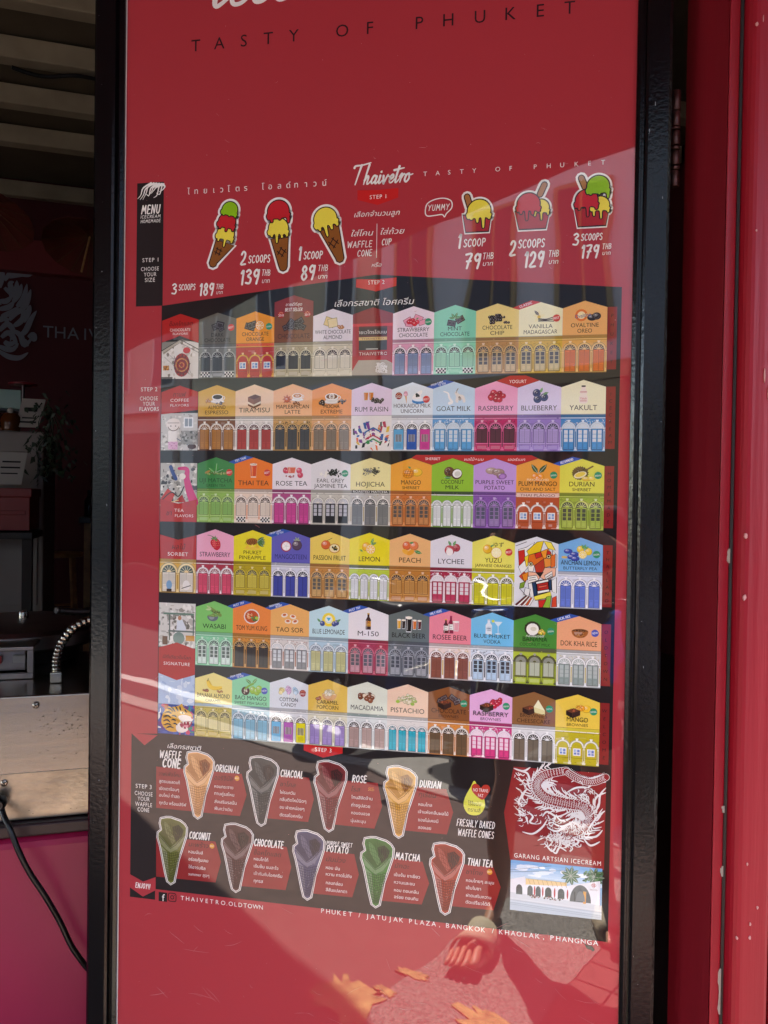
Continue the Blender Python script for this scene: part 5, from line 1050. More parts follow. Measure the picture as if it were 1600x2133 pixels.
    elif name == 'rosebeer': bottle(k, .40, 1.28, .055, .17, '#5a2420', '#f0ebe2', '#e2b13a'); bottle(k, .52, 1.32, .06, .21, '#8a1c3c', '#f2eee6', '#b02a5a'); glassy(k, .64, 1.29, .07, .12, '#e8a0a8', '#f6ece6')
    elif name == 'vodka': bottle(k, .42, 1.31, .075, .18, '#dfe9ef', '#c9dbe6', '#b9c6cf'); k.text('VODKA', .42, 1.25, .035, '#223a7a', mw=.12, bold=.02); k.poly([(.54, 1.44), (.74, 1.44), (.64, 1.32)], '#d4e7ef'); k.line([(.64, 1.33), (.64, 1.16)], .014, '#dbeaf0'); k.ell(.64, 1.15, .07, .015, '#dbeaf0'); k.ell(.52, 1.45, .035, .035, '#cfd83a')
    elif name == 'bananacoco': k.ell(.44, 1.31, .19, .18, '#3a3a24'); clump(k, .44, 1.31, .17, .16, 30, .022, ['#4a4a30', '#2a2a1a', '#6a5a30'], rr, False); k.ell(.44, 1.30, .145, .14, '#f1eee2'); k.ell(.46, 1.31, .07, .05, '#d9d3bf'); clump(k, .66, 1.24, .1, .05, 10, .04, ['#e8c82c', '#f0d94a', '#cfa91c'], rr, True, .6); k.text('กล้วยบวชชี', .5, 1.12, .05, '#efece4', w=.42, bold=.01, shear=.2)
    elif name == 'rice': bowl(k, .52, 1.30, .19, '#a8622c', '#6b3f22'); clump(k, .52, 1.32, .13, .035, 40, .016, ['#7a4a2a', '#4a2a18', '#9a6a40'], rr, False, .5); clump(k, .52, 1.22, .12, .05, 20, .012, ['#c98a4c', '#7c4520'], rr, False)
    elif name == 'banana': [k.line(catmull([(.34+d, 1.44), (.40+d, 1.31-d*.3), (.52, 1.26-d*.3), (.72, 1.29-d)], 6), .07, c, taper=lambda u: .35+1.1*math.sin(math.pi*min(1, u*.9+.06))) for d, c in ((.03, '#d9b12c'), (-.01, '#f2cf3f'))]; k.line([(.34, 1.43), (.36, 1.49)], .02, '#5a4a20'); clump(k, .32, 1.19, .09, .03, 6, .035, ['#8a4a22', '#a8622c'], rr); clump(k, .66, 1.18, .09, .025, 4, .035, ['#b5783c'], rr, True, .6)
    elif name == 'baomango': leaf(k, .52, 1.42, .2, 2.5, '#5a9a4a'); leaf(k, .54, 1.42, .2, .9, '#6aa856'); [shade_ball(k, x, z, .085, '#9cc43c', .10) for x, z in ((.55, 1.27), (.66, 1.24), (.72, 1.30))]; k.ell(.36, 1.24, .11, .11, '#4a2a22'); clump(k, .36, 1.24, .07, .07, 16, .018, ['#e9dfd0', '#3a2420', '#b8a894'], rr, False); k.line(catmull([(.36, 1.3), (.46, 1.38), (.56, 1.43)], 4), .05, '#7fae3c')
    elif name == 'candy': clump(k, .32, 1.31, .05, .05, 9, .05, ['#f2e6a8', '#efdb8a'], rr, False); clump(k, .49, 1.35, .06, .09, 14, .05, ['#dcb2dd', '#e9c6e6'], rr, False); clump(k, .66, 1.31, .06, .07, 11, .05, ['#b5d6ef', '#cfe4f4'], rr, False); [k.line([(x, 1.24), (x+.01, 1.13)], .014, '#f1ede6') for x in (.33, .49, .65)]
    elif name == 'popcorn': bowl(k, .54, 1.28, .19, '#d9a46a', '#e9d6a4'); clump(k, .54, 1.33, .13, .06, 30, .034, ['#f2e4bc', '#e6cf94', '#fbf3dc'], rr, True); clump(k, .28, 1.17, .09, .03, 8, .035, ['#9a4a1c', '#b5622c'], rr)
    elif name == 'macadamia': clump(k, .5, 1.29, .21, .09, 16, .06, ['#7a4226', '#94583a', '#e9d8bc', '#efe2cb'], rr)
    elif name == 'pistachio': clump(k, .5, 1.29, .2, .075, 12, .075, ['#d9cba6', '#e6dab8', '#a9bd5a', '#cfc096'], rr, True, .6); [k.line([(x-.05, z), (x+.06, z+.03)], .02, '#7f9a3a') for x, z in ((.42, 1.26), (.58, 1.3), (.5, 1.35))]; k.ell(.26, 1.22, .05, .04, '#9abf3c'); k.ell(.62, 1.18, .05, .04, '#8fb038')
    elif name in ('brownchoc', 'brownrasp', 'browncheese', 'brownmango'):
        if name == 'brownchoc': [block(k, *a, '#4d3a3c', 1) for a in ((.38, 1.37, .08, .05, .5), (.6, 1.38, .09, .06, -.6), (.70, 1.3, .08, .05, .4), (.30, 1.29, .07, .05, -.3))]
        if name == 'brownrasp': clump(k, .6, 1.33, .17, .09, 15, .052, ['#cc2040', '#dc4058'], rr)
        if name == 'brownmango': shade_ball(k, .70, 1.32, .11, '#f2c22c', .09); clump(k, .52, 1.33, .09, .06, 9, .05, ['#f0a020', '#f5b53a'], rr)
        cube3(k, .40, 1.25, .16, '#6a3c26', '#2c1b18', '#3a231e'); clump(k, .40, 1.28, .1, .03, 14, .016, ['#9a4a2c', '#7c3a22', '#b8603a'], rr, False)
        if name == 'browncheese': k.poly([(.50, 1.30), (.60, 1.47), (.76, 1.22)], '#f0ecc4'); k.poly([(.50, 1.30), (.76, 1.22), (.76, 1.12), (.52, 1.17)], '#e3daa0'); k.poly([(.52, 1.17), (.76, 1.12), (.76, 1.09), (.53, 1.14)], '#b58a4c')
def badge(k, kind, x=.86, z=1.27):
    c, t = {'best': ('#cf3b34', 'BEST'), 'sea': ('#2f9468', 'SEASONAL'), 'new': ('#4a55b5', 'NEW'), '2020': ('#8e1a1c', '2020'), '2018': ('#b3241f', '2018'), '2019': ('#b3241f', '2019'), '2021': ('#9c1d1d', '2021')}[kind]
    k.ell(x, z, .085, .085, c, n=18); 
    if kind.startswith('2'):
        k.text(t, x, z-.045, .055, '#f4ece6', mw=.14, bold=.015); [k.ell(x+d, z+.04+.012*(d == 0), .012, .012, '#f2b48a', n=6) for d in (-.035, 0, .035)]
    else: k.text(t, x, z-.022, .05 if kind != 'sea' else .04, '#f6f2ec', mw=.14, bold=.015, rot=.12, shear=.15)
def ribbon(k, kind, t1, t2=None):
    if kind == 'left':
        c = '#2f56b0' if t1 != 'CLASSIC' else '#c02a26'
        k.poly([(-.16, 1.535), (.28, 1.70), (.5, 1.652), (.0, 1.488)], c)
        if t2: k.hand(t1, .10, 1.595, .042, '#eef0f6', w=.30, wt=.16, rot=.30, slant=.0); k.hand(t2, .22, 1.575, .042, '#eef0f6', w=.18, wt=.16, rot=.30, slant=0)
        else: k.hand(t1, .16, 1.575, .052, '#eef0f6', w=.30, wt=.16, rot=.32, slant=0)
# (row, col, lines, label colour, text colour, icon, facade args, extras)
D = [
(0,1,['DARK','CHOCOLATE'],'#67645a',TXT,'darkchoc',dict(wall='#7f827e',trim='#aeb1ac',shut='#555b5d',style='check'),['best']),
(0,2,['CHOCOLATE','ORANGE'],'#ef9a1c',TXT,'chocorange',dict(wall='#b8332c',trim='#e0a83a',shut='#c8402f',style='sash',glass='#5a86c0',top='#d8572c'),['sea']),
(0,3,['CHOCOLATE'],'#7f4a2c','#3a241a','choc',dict(wall='#b3a888',trim='#cfc6a6',shut='#2a2733',style='win',glass='#1f1d28',orn=1,louv=False,accent='#7d7458'),['tall']),
(0,4,['WHITE CHOCOLATE','ALMOND'],'#e9e2e8',TXT,'whitechoc',dict(wall='#d9d2b8',trim='#e8e2cc',shut='#e4decb',style='win',glass='#3b2c30'),[]),
(0,6,['STRAWBERRY','CHOCOLATE'],'#efdfea',TXT,'berrychoc',dict(wall='#e2a3bd',trim='#f1dfe6',shut='#8798bd',style='door',orn=1,accent='#d78fb0'),['sea']),
(0,7,['MINT','CHOCOLATE'],'#86d4b4',TXT,'mint',dict(wall='#8fd9b4',trim='#b9ead0',shut='#a3dcbc',style='check',glass='#4a4038'),[]),
(0,8,['CHOCOLATE','CHIP'],'#ecd788',TXT,'chips',dict(wall='#bd8f56',trim='#d3ab72',shut='#cdb58a',style='grid',glass='#4b4a4c',orn=2,accent='#a3773f'),[]),
(0,9,['VANILLA','MADAGASCAR'],'#f0ecc2',TXT,'vanilla',dict(wall='#d2ac38',trim='#e3c55a',shut='#cfbd8a',style='grid',glass='#4b4a4c',orn=2,accent='#a98420'),['best',('left','CLASSIC')]),
(0,10,['OVALTINE','OREO'],'#edb268',TXT,'malt',dict(wall='#dfa952',trim='#ecc47a',shut='#d96f22',style='door',glass='#5a4a34'),[]),
(1,1,['ALMOND','ESPRESSO'],'#d8ac4c',TXT,'espresso',dict(wall='#7c4a2c',trim='#eae2d8',shut='#b57c3c',style='door',glass='#8a5c2c'),[]),
(1,2,['TIRAMISU'],'#efcfae',TXT,'tiramisu',dict(wall='#e3ddd6',trim='#f2eee8',shut='#b5403c',style='door',glass='#5a2c2c',orn=1,accent='#c9c2ba'),[]),
(1,3,['MAPLE&PECAN','LATTE'],'#f0b98a',TXT,'maple',dict(wall='#d0a05a',trim='#cfa96a',shut='#4a4a4c',style='door',glass='#2f3033',orn=2,accent='#2a2522'),[]),
(1,4,['MOCHA','EXTREME'],'#ee9c55',TXT,'mocha',dict(wall='#d9a26a',trim='#e6bd92',shut='#8a7c6a',style='door',glass='#6a6258',orn=1,accent='#c98a50'),[]),
(1,5,['RUM RAISIN'],'#e2cfe4',TXT,'rum',None,['mural']),
(1,6,['HOKKAIDO MILK','UNICORN'],'#dfe8ee',TXT,'unicorn',dict(wall='#dddfe2',trim='#f1f1f0',shut=['#62add8','#2a57b0','#d23c94'],style='grid',glass='#5a5450'),['2020l','bestl']),
(1,7,['GOAT MILK'],'#c3dcee',TXT,'goat',dict(wall='#5f9bd0',trim='#d3e4f0',shut='#5fa8dc',style='grid',glass='#cfdbe2',orn=2),[('left','FROM FARM','TO YOU')]),
(1,8,['RASPBERRY'],'#efa5c8',TXT,'raspberry',dict(wall='#c01f60',trim='#e06a98',shut='#5a2a34',style='win',glass='#42202c',orn=1,accent='#4a1a2c',louv=False),[]),
(1,9,['BLUEBERRY'],'#dcd2ec',TXT,'blueberry',dict(wall='#9d84cc',trim='#c0addf',shut='#b9a6dc',style='win',glass='#4b4a60',orn=0),[]),
(1,10,['YAKULT'],'#efecc8',TXT,'yakult',dict(wall='#4f8ec8',trim='#cfe0ee',shut='#4f98d4',style='grid',glass='#d5dde2',orn=2),[]),
(2,1,['UJI MATCHA','GREEN TEA'],'#3f8a48','#1f4a28','matcha',dict(wall='#93bf5a',trim='#b3d47f',shut='#8fbf66',style='win',glass='#5f7a5a'),['best']),
(2,2,['THAI TEA'],'#ee7a20',TXT,'thaitea',dict(wall='#ead6c4',trim='#f1e4d8',shut='#ecdccc',style='check',glass='#574238',accent='#d98a5a'),['best',('left','TRY THAI')]),
(2,3,['ROSE TEA'],'#ece4ea',TXT,'rosetea',dict(wall='#b04a82',trim='#f0e6ec',shut='#cf4a96',style='door',glass='#8a5a70'),[]),
(2,4,['EARL GREY','JASMINE TEA'],'#e4e2e4',TXT,'earlgrey',dict(wall='#c9c6ba',trim='#dedbd0',shut='#232326',style='grid',glass='#b9b9c0'),['sea']),
(2,5,['HOJICHA'],'#ece2a0',TXT,'hojicha',dict(wall='#bdbab4',trim='#e0ddd6',shut='#77797a',style='door',glass='#3a3b3d',orn=1,accent='#a8966a',louv=True),['hoji']),
(2,6,['MANGO','SHERBET'],'#f0a838',TXT,'mango',dict(wall='#cf7634',trim='#dd975a',shut='#c98a52',style='grid',glass='#57504c',orn=2,accent='#b55f24'),['sub']),
(2,7,['COCONUT','MILK'],'#92c22c',TXT,'coconut',dict(wall='#86b83c',trim='#e9ebe8',shut='#e4e8e6',style='door',glass='#a9b0a8',n=4,top='#3c4a2c'),[]),
(2,8,['PURPLE SWEET','POTATO'],'#c49ada',TXT,'potato',dict(wall='#8a58ac',trim='#a878c6',shut='#9a7cb0',style='grid',glass='#56566a',orn=2,accent='#75449a'),[]),
(2,9,['PLUM MANGO','CHILI AND SALT'],'#eba03a',TXT,'plum',dict(wall='#b5532c',trim='#eadfd6',shut='#b5532c',style='sash',glass='#7f9cc8',top='#d89a84'),['sea','sub','plum']),
(2,10,['DURIAN','SHERBET'],'#dfdc50',TXT,'durian',dict(wall='#9cb23a',trim='#b9cc5c',shut='#aabf50',style='grid',glass='#4f5440',orn=2,accent='#7f962a'),['sea','sub',('left','RECOMMEND')]),
(3,1,['STRAWBERRY'],'#f0adc8',TXT,'strawberry',dict(wall='#b03a4e',trim='#f0e8ec',shut='#dd5270',style='door',glass='#a06a70'),[]),
(3,2,['PHUKET','PINEAPPLE'],'#ecdf2c',TXT,'pineapple',dict(wall='#b9a51f',trim='#cfbb35',shut='#d3c24a',style='win',glass='#5f5a44'),[]),
(3,3,['MANGOSTEEN'],'#6460b8','#33306a','mangosteen',dict(wall='#d8d8e4',trim='#eeeef4',shut='#3e449c',style='door',glass='#33363f',louv=False),[('left','FROM FARM','TO YOU')]),
(3,4,['PASSION FRUIT'],'#edd060',TXT,'passion',dict(wall='#c58a45',trim='#d8a868',shut='#cba468',style='grid',glass='#5d5a55',orn=2,accent='#a86e2c'),[]),
(3,5,['LEMON'],'#ecdc20',TXT,'lemon',dict(wall='#b9cc3a',trim='#eceef0',shut='#e2e5e8',style='door',glass='#8a9098',n=4,top='#5a6248'),[]),
(3,6,['PEACH'],'#eeb878',TXT,'peach',dict(wall='#c07e30',trim='#d39a50',shut='#c9924c',style='win',glass='#3b332c',top='#9a6428'),[]),
(3,7,['LYCHEE'],'#e4e0e6',TXT,'lychee',dict(wall='#a82a45',trim='#f0e2e6',shut='#c23c5c',style='grid',glass='#e0d8da',orn=2,accent='#f0dce2'),[]),
(3,8,['YUZU','JAPANESE ORANGES'],'#e9e262',TXT,'yuzu',dict(wall='#d3cf2c',trim='#eeeee6',shut='#d9d428',style='door',glass='#6a6a48'),['best','sub']),
(3,10,['ANCHAN LEMON','BUTTERFLY PEA'],'#79b2e2',TXT,'anchan',dict(wall='#e0e2ee',trim='#f2f2f6',shut='#6a80d6',style='door',glass='#5a70b4'),['sea','sub']),
(4,1,['WASABI'],'#84cc6c',TXT,'wasabi',dict(wall='#8fd8a8',trim='#c3ecd0',shut='#dcefe4',style='grid',glass='#5a6a62',orn=1,n=3,top='#7fb890'),[]),
(4,2,['TOM YUM KUNG'],'#ee8a3c',TXT,'tomyum',dict(wall='#d8933c',trim='#caa060',shut='#423c38',style='door',glass='#2f2b28',orn=2,accent='#2c2420'),[('left','MUST TRY')]),
(4,3,['TAO SOR'],'#efb264',TXT,'taosor',dict(wall='#dcd6d0',trim='#efebe6',shut='#8b8d8e',style='grid',glass='#d6dadb',orn=1,accent='#a86a4c'),[('left','TRADITIONAL','DESSERT')]),
(4,4,['BLUE LEMONADE'],'#c3e2e8',TXT,'bluelemon',dict(wall='#b3cfdc',trim='#d8e4ea',shut='#c9c890',style='door',glass='#8a94a0'),[]),
(4,5,['M-150'],'#ece6e8',TXT,'energy',dict(wall='#b03c52',trim='#cf6a7c',shut='#c99aa2',style='grid',glass='#5f5f66',orn=1,accent='#942c42'),[('left','MUST TRY')]),
(4,6,['BLACK BEER'],'#66706e',TXT,'blackbeer',dict(wall='#6c7074',trim='#93979c',shut='#a3a6aa',style='grid',glass='#4a4c52',orn=2,accent='#4f5358'),[]),
(4,7,['ROSEE BEER'],'#ee8a98',TXT,'rosebeer',dict(wall='#ecd9d2',trim='#f3e8e4',shut='#8e5242',style='door',glass='#7a4236',orn=1,accent='#d3b24a'),[('left','ONLY HERE')]),
(4,8,['BLUE PHUKET','VODKA'],'#72c0e8',TXT,'vodka',dict(wall='#d9e2ea',trim='#f2f4f6',shut='#bdd6ea',style='grid',glass='#3c3e44',orn=2,accent='#4c4c52'),[]),
(4,9,['BANANA','COCONUT MILK'],'#4a8f36','#234a1c','bananacoco',dict(wall='#b2c43a',trim='#5a5c38',shut='#b9bfa8',style='win',glass='#8f968a',top='#5a5e44',louv=False),['sea','sub']),
(4,10,['DOK KHA RICE'],'#eda87c',TXT,'rice',dict(wall='#cfd2d0',trim='#eceeec',shut='#93a29c',style='grid',glass='#b5bfba',orn=1,accent='#c3b46a'),['new',('left','LOCAL RICE')]),
(5,1,['BANANA ALMOND','CARAMEL'],'#efe08a',TXT,'banana',dict(wall='#c9b858',trim='#dbcf86',shut='#cfc27a',style='win',glass='#5a5438',orn=2,accent='#8a7c3c',top='#9fb4c4'),['sub']),
(5,2,['BAO MANGO','SWEET FISH SAUCE'],'#90d8a8',TXT,'baomango',dict(wall='#93b9c9',trim='#cfdfe6',shut='#86bfd8',style='door',glass='#6f8896',orn=1,accent='#5f7f8c'),['new','sub',('left','FROM FARM','TO YOU')]),
(5,3,['COTTON','CANDY'],'#dde2e8',TXT,'candy',dict(wall='#e0e2e4',trim='#f4f4f2',shut=['#6ab8e2','#b04ab0','#e2d820'],style='grid',glass='#6a6258'),['2021']),
(5,4,['CARAMEL','POPCORN'],'#e5c056',TXT,'popcorn',dict(wall='#ddd9c0',trim='#eeecdc',shut='#a892cf',style='door',glass='#6a6878',orn=1,accent='#c3be9c'),[]),
(5,5,['MACADAMIA'],'#dfe4d2',TXT,'macadamia',dict(wall='#dadfdc',trim='#eef0ee',shut='#b59a92',style='door',glass='#57504e',top='#8a9a94'),[]),
(5,6,['PISTACHIO'],'#efcdb0',TXT,'pistachio',dict(wall='#ddd8d2',trim='#f0eee9',shut='#2fb4c9',style='door',glass='#2a6a78',n=4),[]),
(5,7,['CHOCOLATE','BROWNIES'],'#8a5228','#3a2214','brownchoc',dict(wall='#d88a3c',trim='#eae0d4',shut='#6f563a',style='door',glass='#4a3c2c'),['sea','sub']),
(5,8,['RASPBERRY','BROWNIES'],'#eab2dc',TXT,'brownrasp',dict(wall='#cf3f80',trim='#f3dfea',shut='#dd3f84',style='grid',glass='#efd6e2',orn=2,accent='#f3dfe9'),['sea','sub']),
(5,9,['BROWNIES','CHEESECAKE'],'#8f6238','#4a2c1a','browncheese',dict(wall='#dfdfde',trim='#f2f2f0',shut='#6f6454',style='door',glass='#2f2b26',louv=False),['sea']),
(5,10,['MANGO','BROWNIES'],'#ecca4a',TXT,'brownmango',dict(wall='#c3b422',trim='#f0ecd8',shut='#c3b422',style='sash',glass='#6f86c4',top='#d3c43a'),['sea','sub']),
]
CN = {'#': ''}
for (r_, c_, lines, lab, tc_, ic, fa, ex) in D:
    k = Ink(.0003, colx(c_), rowz(r_), Wd); rr = random.Random(r_*31+c_)
    e = .004; tall = 'tall' in ex; SH, AP = (1.86, 2.02) if tall else (1.488, 1.652)
    k.rect(0, 0, 1, .9, dk(lab, .3)) if fa is None else None
    if fa: facade(k, seed=r_*50+c_, **{kk: ([hexc(q) for q in v] if isinstance(v, list) else v) for kk, v in fa.items()}) if not isinstance(fa['shut'], list) else None
    if fa and isinstance(fa['shut'], list):
        f2 = dict(fa); cols = [hexc(q) for q in fa['shut']]; f2['shut'] = cols[0]; facade(k, seed=r_*50+c_, **f2)
        m_ = .02; sw = .96/3; hw = sw*.375
        for i, cc in enumerate(cols):
            x = m_+(i+.5)*sw; k.rect(x-hw, .03, x+hw, .525, dk(cc, .4)); k.rect(x-hw+.01, .035, x+hw-.01, .515, cc); k.rect(x-hw*.7, .22, x+hw*.7, .40, dk('#6a6258', .2)); [k.rect(x-hw*.6+j*hw*.3-.006, .22, x-hw*.6+j*hw*.3+.006, .40, lt(cc, .4)) for j in range(5)]; k.rect(x-hw*.6, .07, x+hw*.6, .18, dk(cc, .15))
    if 'mural' in ex:
        k.rect(0, 0, 1, .87, '#e6e2de'); pal = ['#b02a4c', '#2a5a9c', '#2f8a4a', '#e0702c', '#1c1c20', '#efece6', '#7a3a8c', '#d8b23a']
        for i in range(46):
            x, z = rr.uniform(.05, .92), rr.uniform(.0, .62); w = rr.uniform(.03, .09); h_ = rr.uniform(.05, .2); a = rr.uniform(-.6, .6); h_ = min(h_, .72-z)
            k.poly([(x, z), (min(1, x+w), z+a*.05), (min(1, max(0, x+w+a*.1)), z+h_), (max(0, x+a*.1), z+h_*.9)], rr.choice(pal))
        for j in range(5): k.poly([(.36, .08+j*.09), (.55, .18+j*.09), (.74, .08+j*.09), (.74, .12+j*.09), (.55, .22+j*.09), (.36, .12+j*.09)], ['#f0ece6', '#2f8a4a', '#b02a4c', '#f0ece6', '#2a5a9c'][j])
    k.poly([(0, .868), (1, .868), (1, SH), (.5, AP), (0, SH)], lab)
    k.rect(0, .855, 1, .868, dk(lab, .45))
    if tall:
        k.poly([(0, 1.50), (.5, 1.66), (1, 1.50), (1, SH), (.5, AP), (0, SH)], '#8c2f30'); k.text('ขายดีที่สุด', .5, 1.76, .07, '#f2ebe6', w=.42, shear=.2, bold=.01); k.hand('BEST SELLER', .5, 1.63, .075, '#f2ebe6', w=.46, wt=.16); badge(k, '2018', .17, 1.55); badge(k, '2019', .85, 1.55)
    icon(k, ic, rr)
    if ic == 'rice' or True:
        two = len(lines) == 2; sub = 'sub' in ex or lines[-1] == 'GREEN TEA'
        if not two: k.text(lines[0], .5, .955, .115, tc_, w=min(.82, .095*len(lines[0])+.05), bold=.018)
        elif sub: k.text(lines[0], .5, 1.015, .105, tc_, w=min(.88, .088*len(lines[0])+.04), bold=.018); k.text(lines[1], .5, .905, .068, tc_, w=min(.86, .056*len(lines[1])+.03), bold=.006)
        else: k.text(lines[0], .5, 1.045, .092, tc_, w=min(.90, .074*len(lines[0])+.03), bold=.018); k.text(lines[1], .5, .915, .092, tc_, w=min(.86, .074*len(lines[1])+.03), bold=.018)
    if 'hoji' in ex: k.rect(.04, .785, .96, .866, '#3a3836'); k.text('ROASTED MATCHA', .5, .80, .055, '#f0eeea', w=.86)
    if 'plum' in ex: k.text('MAYONGCHID', .5, 1.135, .05, '#f7e6c4', w=.5); k.rect(.02, .75, .98, .84, '#e3c3b4'); k.text('THAI PLANGO', .5, .765, .06, '#7a3a28', w=.8)
    for x in ex:
        if isinstance(x, tuple): ribbon(k, *x)
        elif x in ('best', 'sea', 'new', '2021'): badge(k, x)
        elif x == '2020l': badge(k, '2020', .17, 1.33)
        elif x == 'bestl': badge(k, 'best', .84, 1.24)
    done(k, 'flavour_panel', ' '.join(lines).lower().replace('ovaltine oreo', 'malt drink and cookie').replace('yakult', 'cultured milk').replace('m-150', 'energy drink')+' panel')
# wide red ribbons between neighbouring gables
k = Ink(.0003, colx(9), rowz(1), Wd); k.poly([(-.5, 1.655), (-.18, 1.775), (.18, 1.775), (.5, 1.655), (0, 1.495)], '#b8201f'); k.text('YOGURT', 0, 1.60, .075, '#f3e6e2', w=.40); done(k, 'name_ribbon')
k = Ink(.0003, colx(6), rowz(2), Wd); k.poly([(.5, 1.656), (.62, 1.73), (3.35, 1.73), (3.5, 1.656), (3, 1.495), (2.5, 1.656), (2, 1.495), (1.5, 1.656), (1, 1.495)], '#b8201f')
k.text('SHERBET', 1.02, 1.61, .06, '#f3e6e2', w=.36); k.text('ผลไม้+นม', 2, 1.60, .06, '#f3e6e2', w=.46, shear=.2, bold=.01); k.text('เชอร์เบท', 3, 1.60, .06, '#f3e6e2', w=.40, shear=.2, bold=.01); done(k, 'name_ribbon')

# the red shop panel in the first row
k = Ink(.0003, colx(5), rowz(0), Wd)
k.rect(0, 0, 1, .62, '#b0222c'); k.poly([(0, .62), (1, .62), (1, 1.50), (.5, 1.66), (0, 1.50)], '#8a1a20'); k.rect(0, 1.20, 1, 1.27, '#cf2f36'); k.rect(.02, .78, .98, 1.20, '#5a1a1e'); k.rect(.08, .98, .92, 1.16, '#3a1f20'); k.text('ไทยเวโตรโฮมเมด', .5, 1.02, .075, '#e6dcd6', w=.84)
k.rect(.14, .86, .86, .94, '#d9b878'); k.text('THAIVETRO', .5, .88, .04, '#7a4a2a', w=.55); k.rect(.14, .62, .86, .86, '#2a2426'); k.rect(.34, .64, .64, .66, '#cfcac4'); k.rect(.0, .48, 1, .60, '#96202a'); k.text('THAIVETRO', .52, .50, .075, '#e8d9d4', w=.70, sp=1.2)
k.poly([(.0, .0), (1, .0), (1, .30), (.85, .38), (.16, .38), (.0, .12)], '#b3a898'); k.rect(0, .0, 1, .02, '#6a6058'); rr = random.Random(8)
k.rect(0, .38, .16, 1.2, '#a81f2a'); k.rect(.86, .38, 1, 1.2, '#a81f2a'); [k.line(catmull([(.58+rr.uniform(0, .3), .06+rr.uniform(0, .26)) for j in range(3)], 4), .012, '#efece6', cap=False) for i in range(26)]
done(k, 'shop_picture_panel')

# category panels in the first column (wall paintings kept as plain colour compositions)
def cat(r_, shape, texts, fill):
    k = Ink(.0003, colx(0)-.0006, rowz(r_), Wd*1.0); fill(k); k.poly(shape, '#b3211f')
    for t in texts:
        if t[0] == 'th': k.text(t[1], t[2], t[3], t[4], t[6], w=t[5], shear=.22, bold=.012)
        else: k.text(t[1], t[2], t[3], t[4], '#f0e4e0', w=t[5], sp=1.1)
    done(k, 'category_panel')
def mottled(k, base, x0, z0, x1, z1, cols, n_, rr, s_=.06):
    k.rect(x0, z0, x1, z1, base)
    for i in range(n_):
        x, z = rr.uniform(x0, x1), rr.uniform(z0, z1); a, b_ = rr.uniform(.01, s_), rr.uniform(.01, s_); p = [(min(x1, max(x0, x+a*rr.uniform(.6, 1.2)*math.cos(t))), min(z1, max(z0, z+b_*rr.uniform(.6, 1.2)*math.sin(t)))) for t in (0, .9, 1.8, 2.7, 3.6, 4.5, 5.4)]
        k.poly(p, rr.choice(cols))
def fill0(k):
    rr = random.Random(1); mottled(k, '#e2ded6', 0, 0, 1, .95, ['#cfc8bc', '#b9b0a2', '#f0ece6', '#8f8678'], 60, rr); k.poly([(0, .95), (1, .95), (1, .9), (.55, 1.0), (0, .72)], '#8a8478')
    k.poly([(.0, .72), (.48, 1.0), (.52, .96), (.05, .62)], '#b5ab98'); k.ell(.55, .35, .22, .30, '#a01c1c', n=20); [k.ring(.55, .35, .05+.05*i, .07+.05*i, c) for i, c in enumerate(('#e08a3a', '#5a1012', '#d8a24a', '#4a0c10'))]; k.ell(.68, .72, .10, .08, '#c0252a'); mottled(k, '#c9863a', .04, .22, .2, .34, ['#8a5a2a', '#e0b060'], 10, rr, .04); [k.ell(.55+.19*math.cos(t), .35+.25*math.sin(t), .02, .03, '#5a1012') for t in [i*.5 for i in range(12)]]; [k.line([(rr.uniform(.05, .95), rr.uniform(.02, .7)) for j in range(2)], .006, '#3a342e', cap=False) for i in range(9)]; k.line([(0, .72), (.5, 1.0), (1, .74)], .02, '#3a3630'); k.line([(.05, .66), (.5, .92), (1, .66)], .012, '#5a544a'); k.rect(.0, .0, .30, .05, '#6a6258')
cat(0, [(0, .93), (.4, 1.06), (.48, 1.1), (1, .9), (1, 1.488), (.5, 1.652), (0, 1.488)], [('th', 'ช็อคโกแลต', .52, 1.35, .1, .64, '#2a1210'), ('en', 'CHOCOLATE', .5, 1.21, .07, .56), ('en', 'FLAVORS', .5, 1.12, .05, .40)], fill0)
def fill1(k):
    rr = random.Random(2); mottled(k, '#c9c9c6', 0, 0, 1, .95, ['#b0b0ac', '#dcdcd8', '#8e8e8a', '#e8e8e4'], 90, rr); k.rect(.62, .58, .88, .84, '#eef0f2'); k.rect(.65, .61, .74, .81, '#8a97a2'); k.rect(.76, .61, .85, .81, '#8a97a2'); k.ell(.34, .66, .2, .16, '#efe9e4', n=18); k.rect(.2, .22, .44, .5, '#f1eeea'); k.rect(.2, .02, .46, .22, '#e2b8d8'); k.line([(.44, .3), (.8, .1)], .02, '#5a6a80'); k.ell(.85, .1, .12, .07, '#4a2c2c'); k.ring(.34, .66, .15, .17, '#6a5a54', 200, 340); k.line([(.18, .70), (.50, .70)], .012, '#5a504c'); k.ell(.27, .62, .02, .012, '#2a2220'); k.ell(.40, .62, .02, .012, '#2a2220'); mottled(k, '#8e8e8a', .55, .15, 1, .5, ['#6a6a66', '#a8a8a4', '#b8b8b4', '#4e4e4a'], 40, rr, .05); [k.ell(.2+.26*rr.random(), .03+.18*rr.random(), .012, .012, '#b06aa0', n=6) for i in range(12)]
cat(1, [(0, .92), (1, 1.03), (1, 1.488), (.5, 1.652), (0, 1.488)], [('th', 'กาแฟ', .5, 1.37, .11, .36, '#2a1210'), ('en', 'COFFEE', .5, 1.24, .075, .50), ('en', 'FLAVORS', .5, 1.12, .06, .50)], fill1)
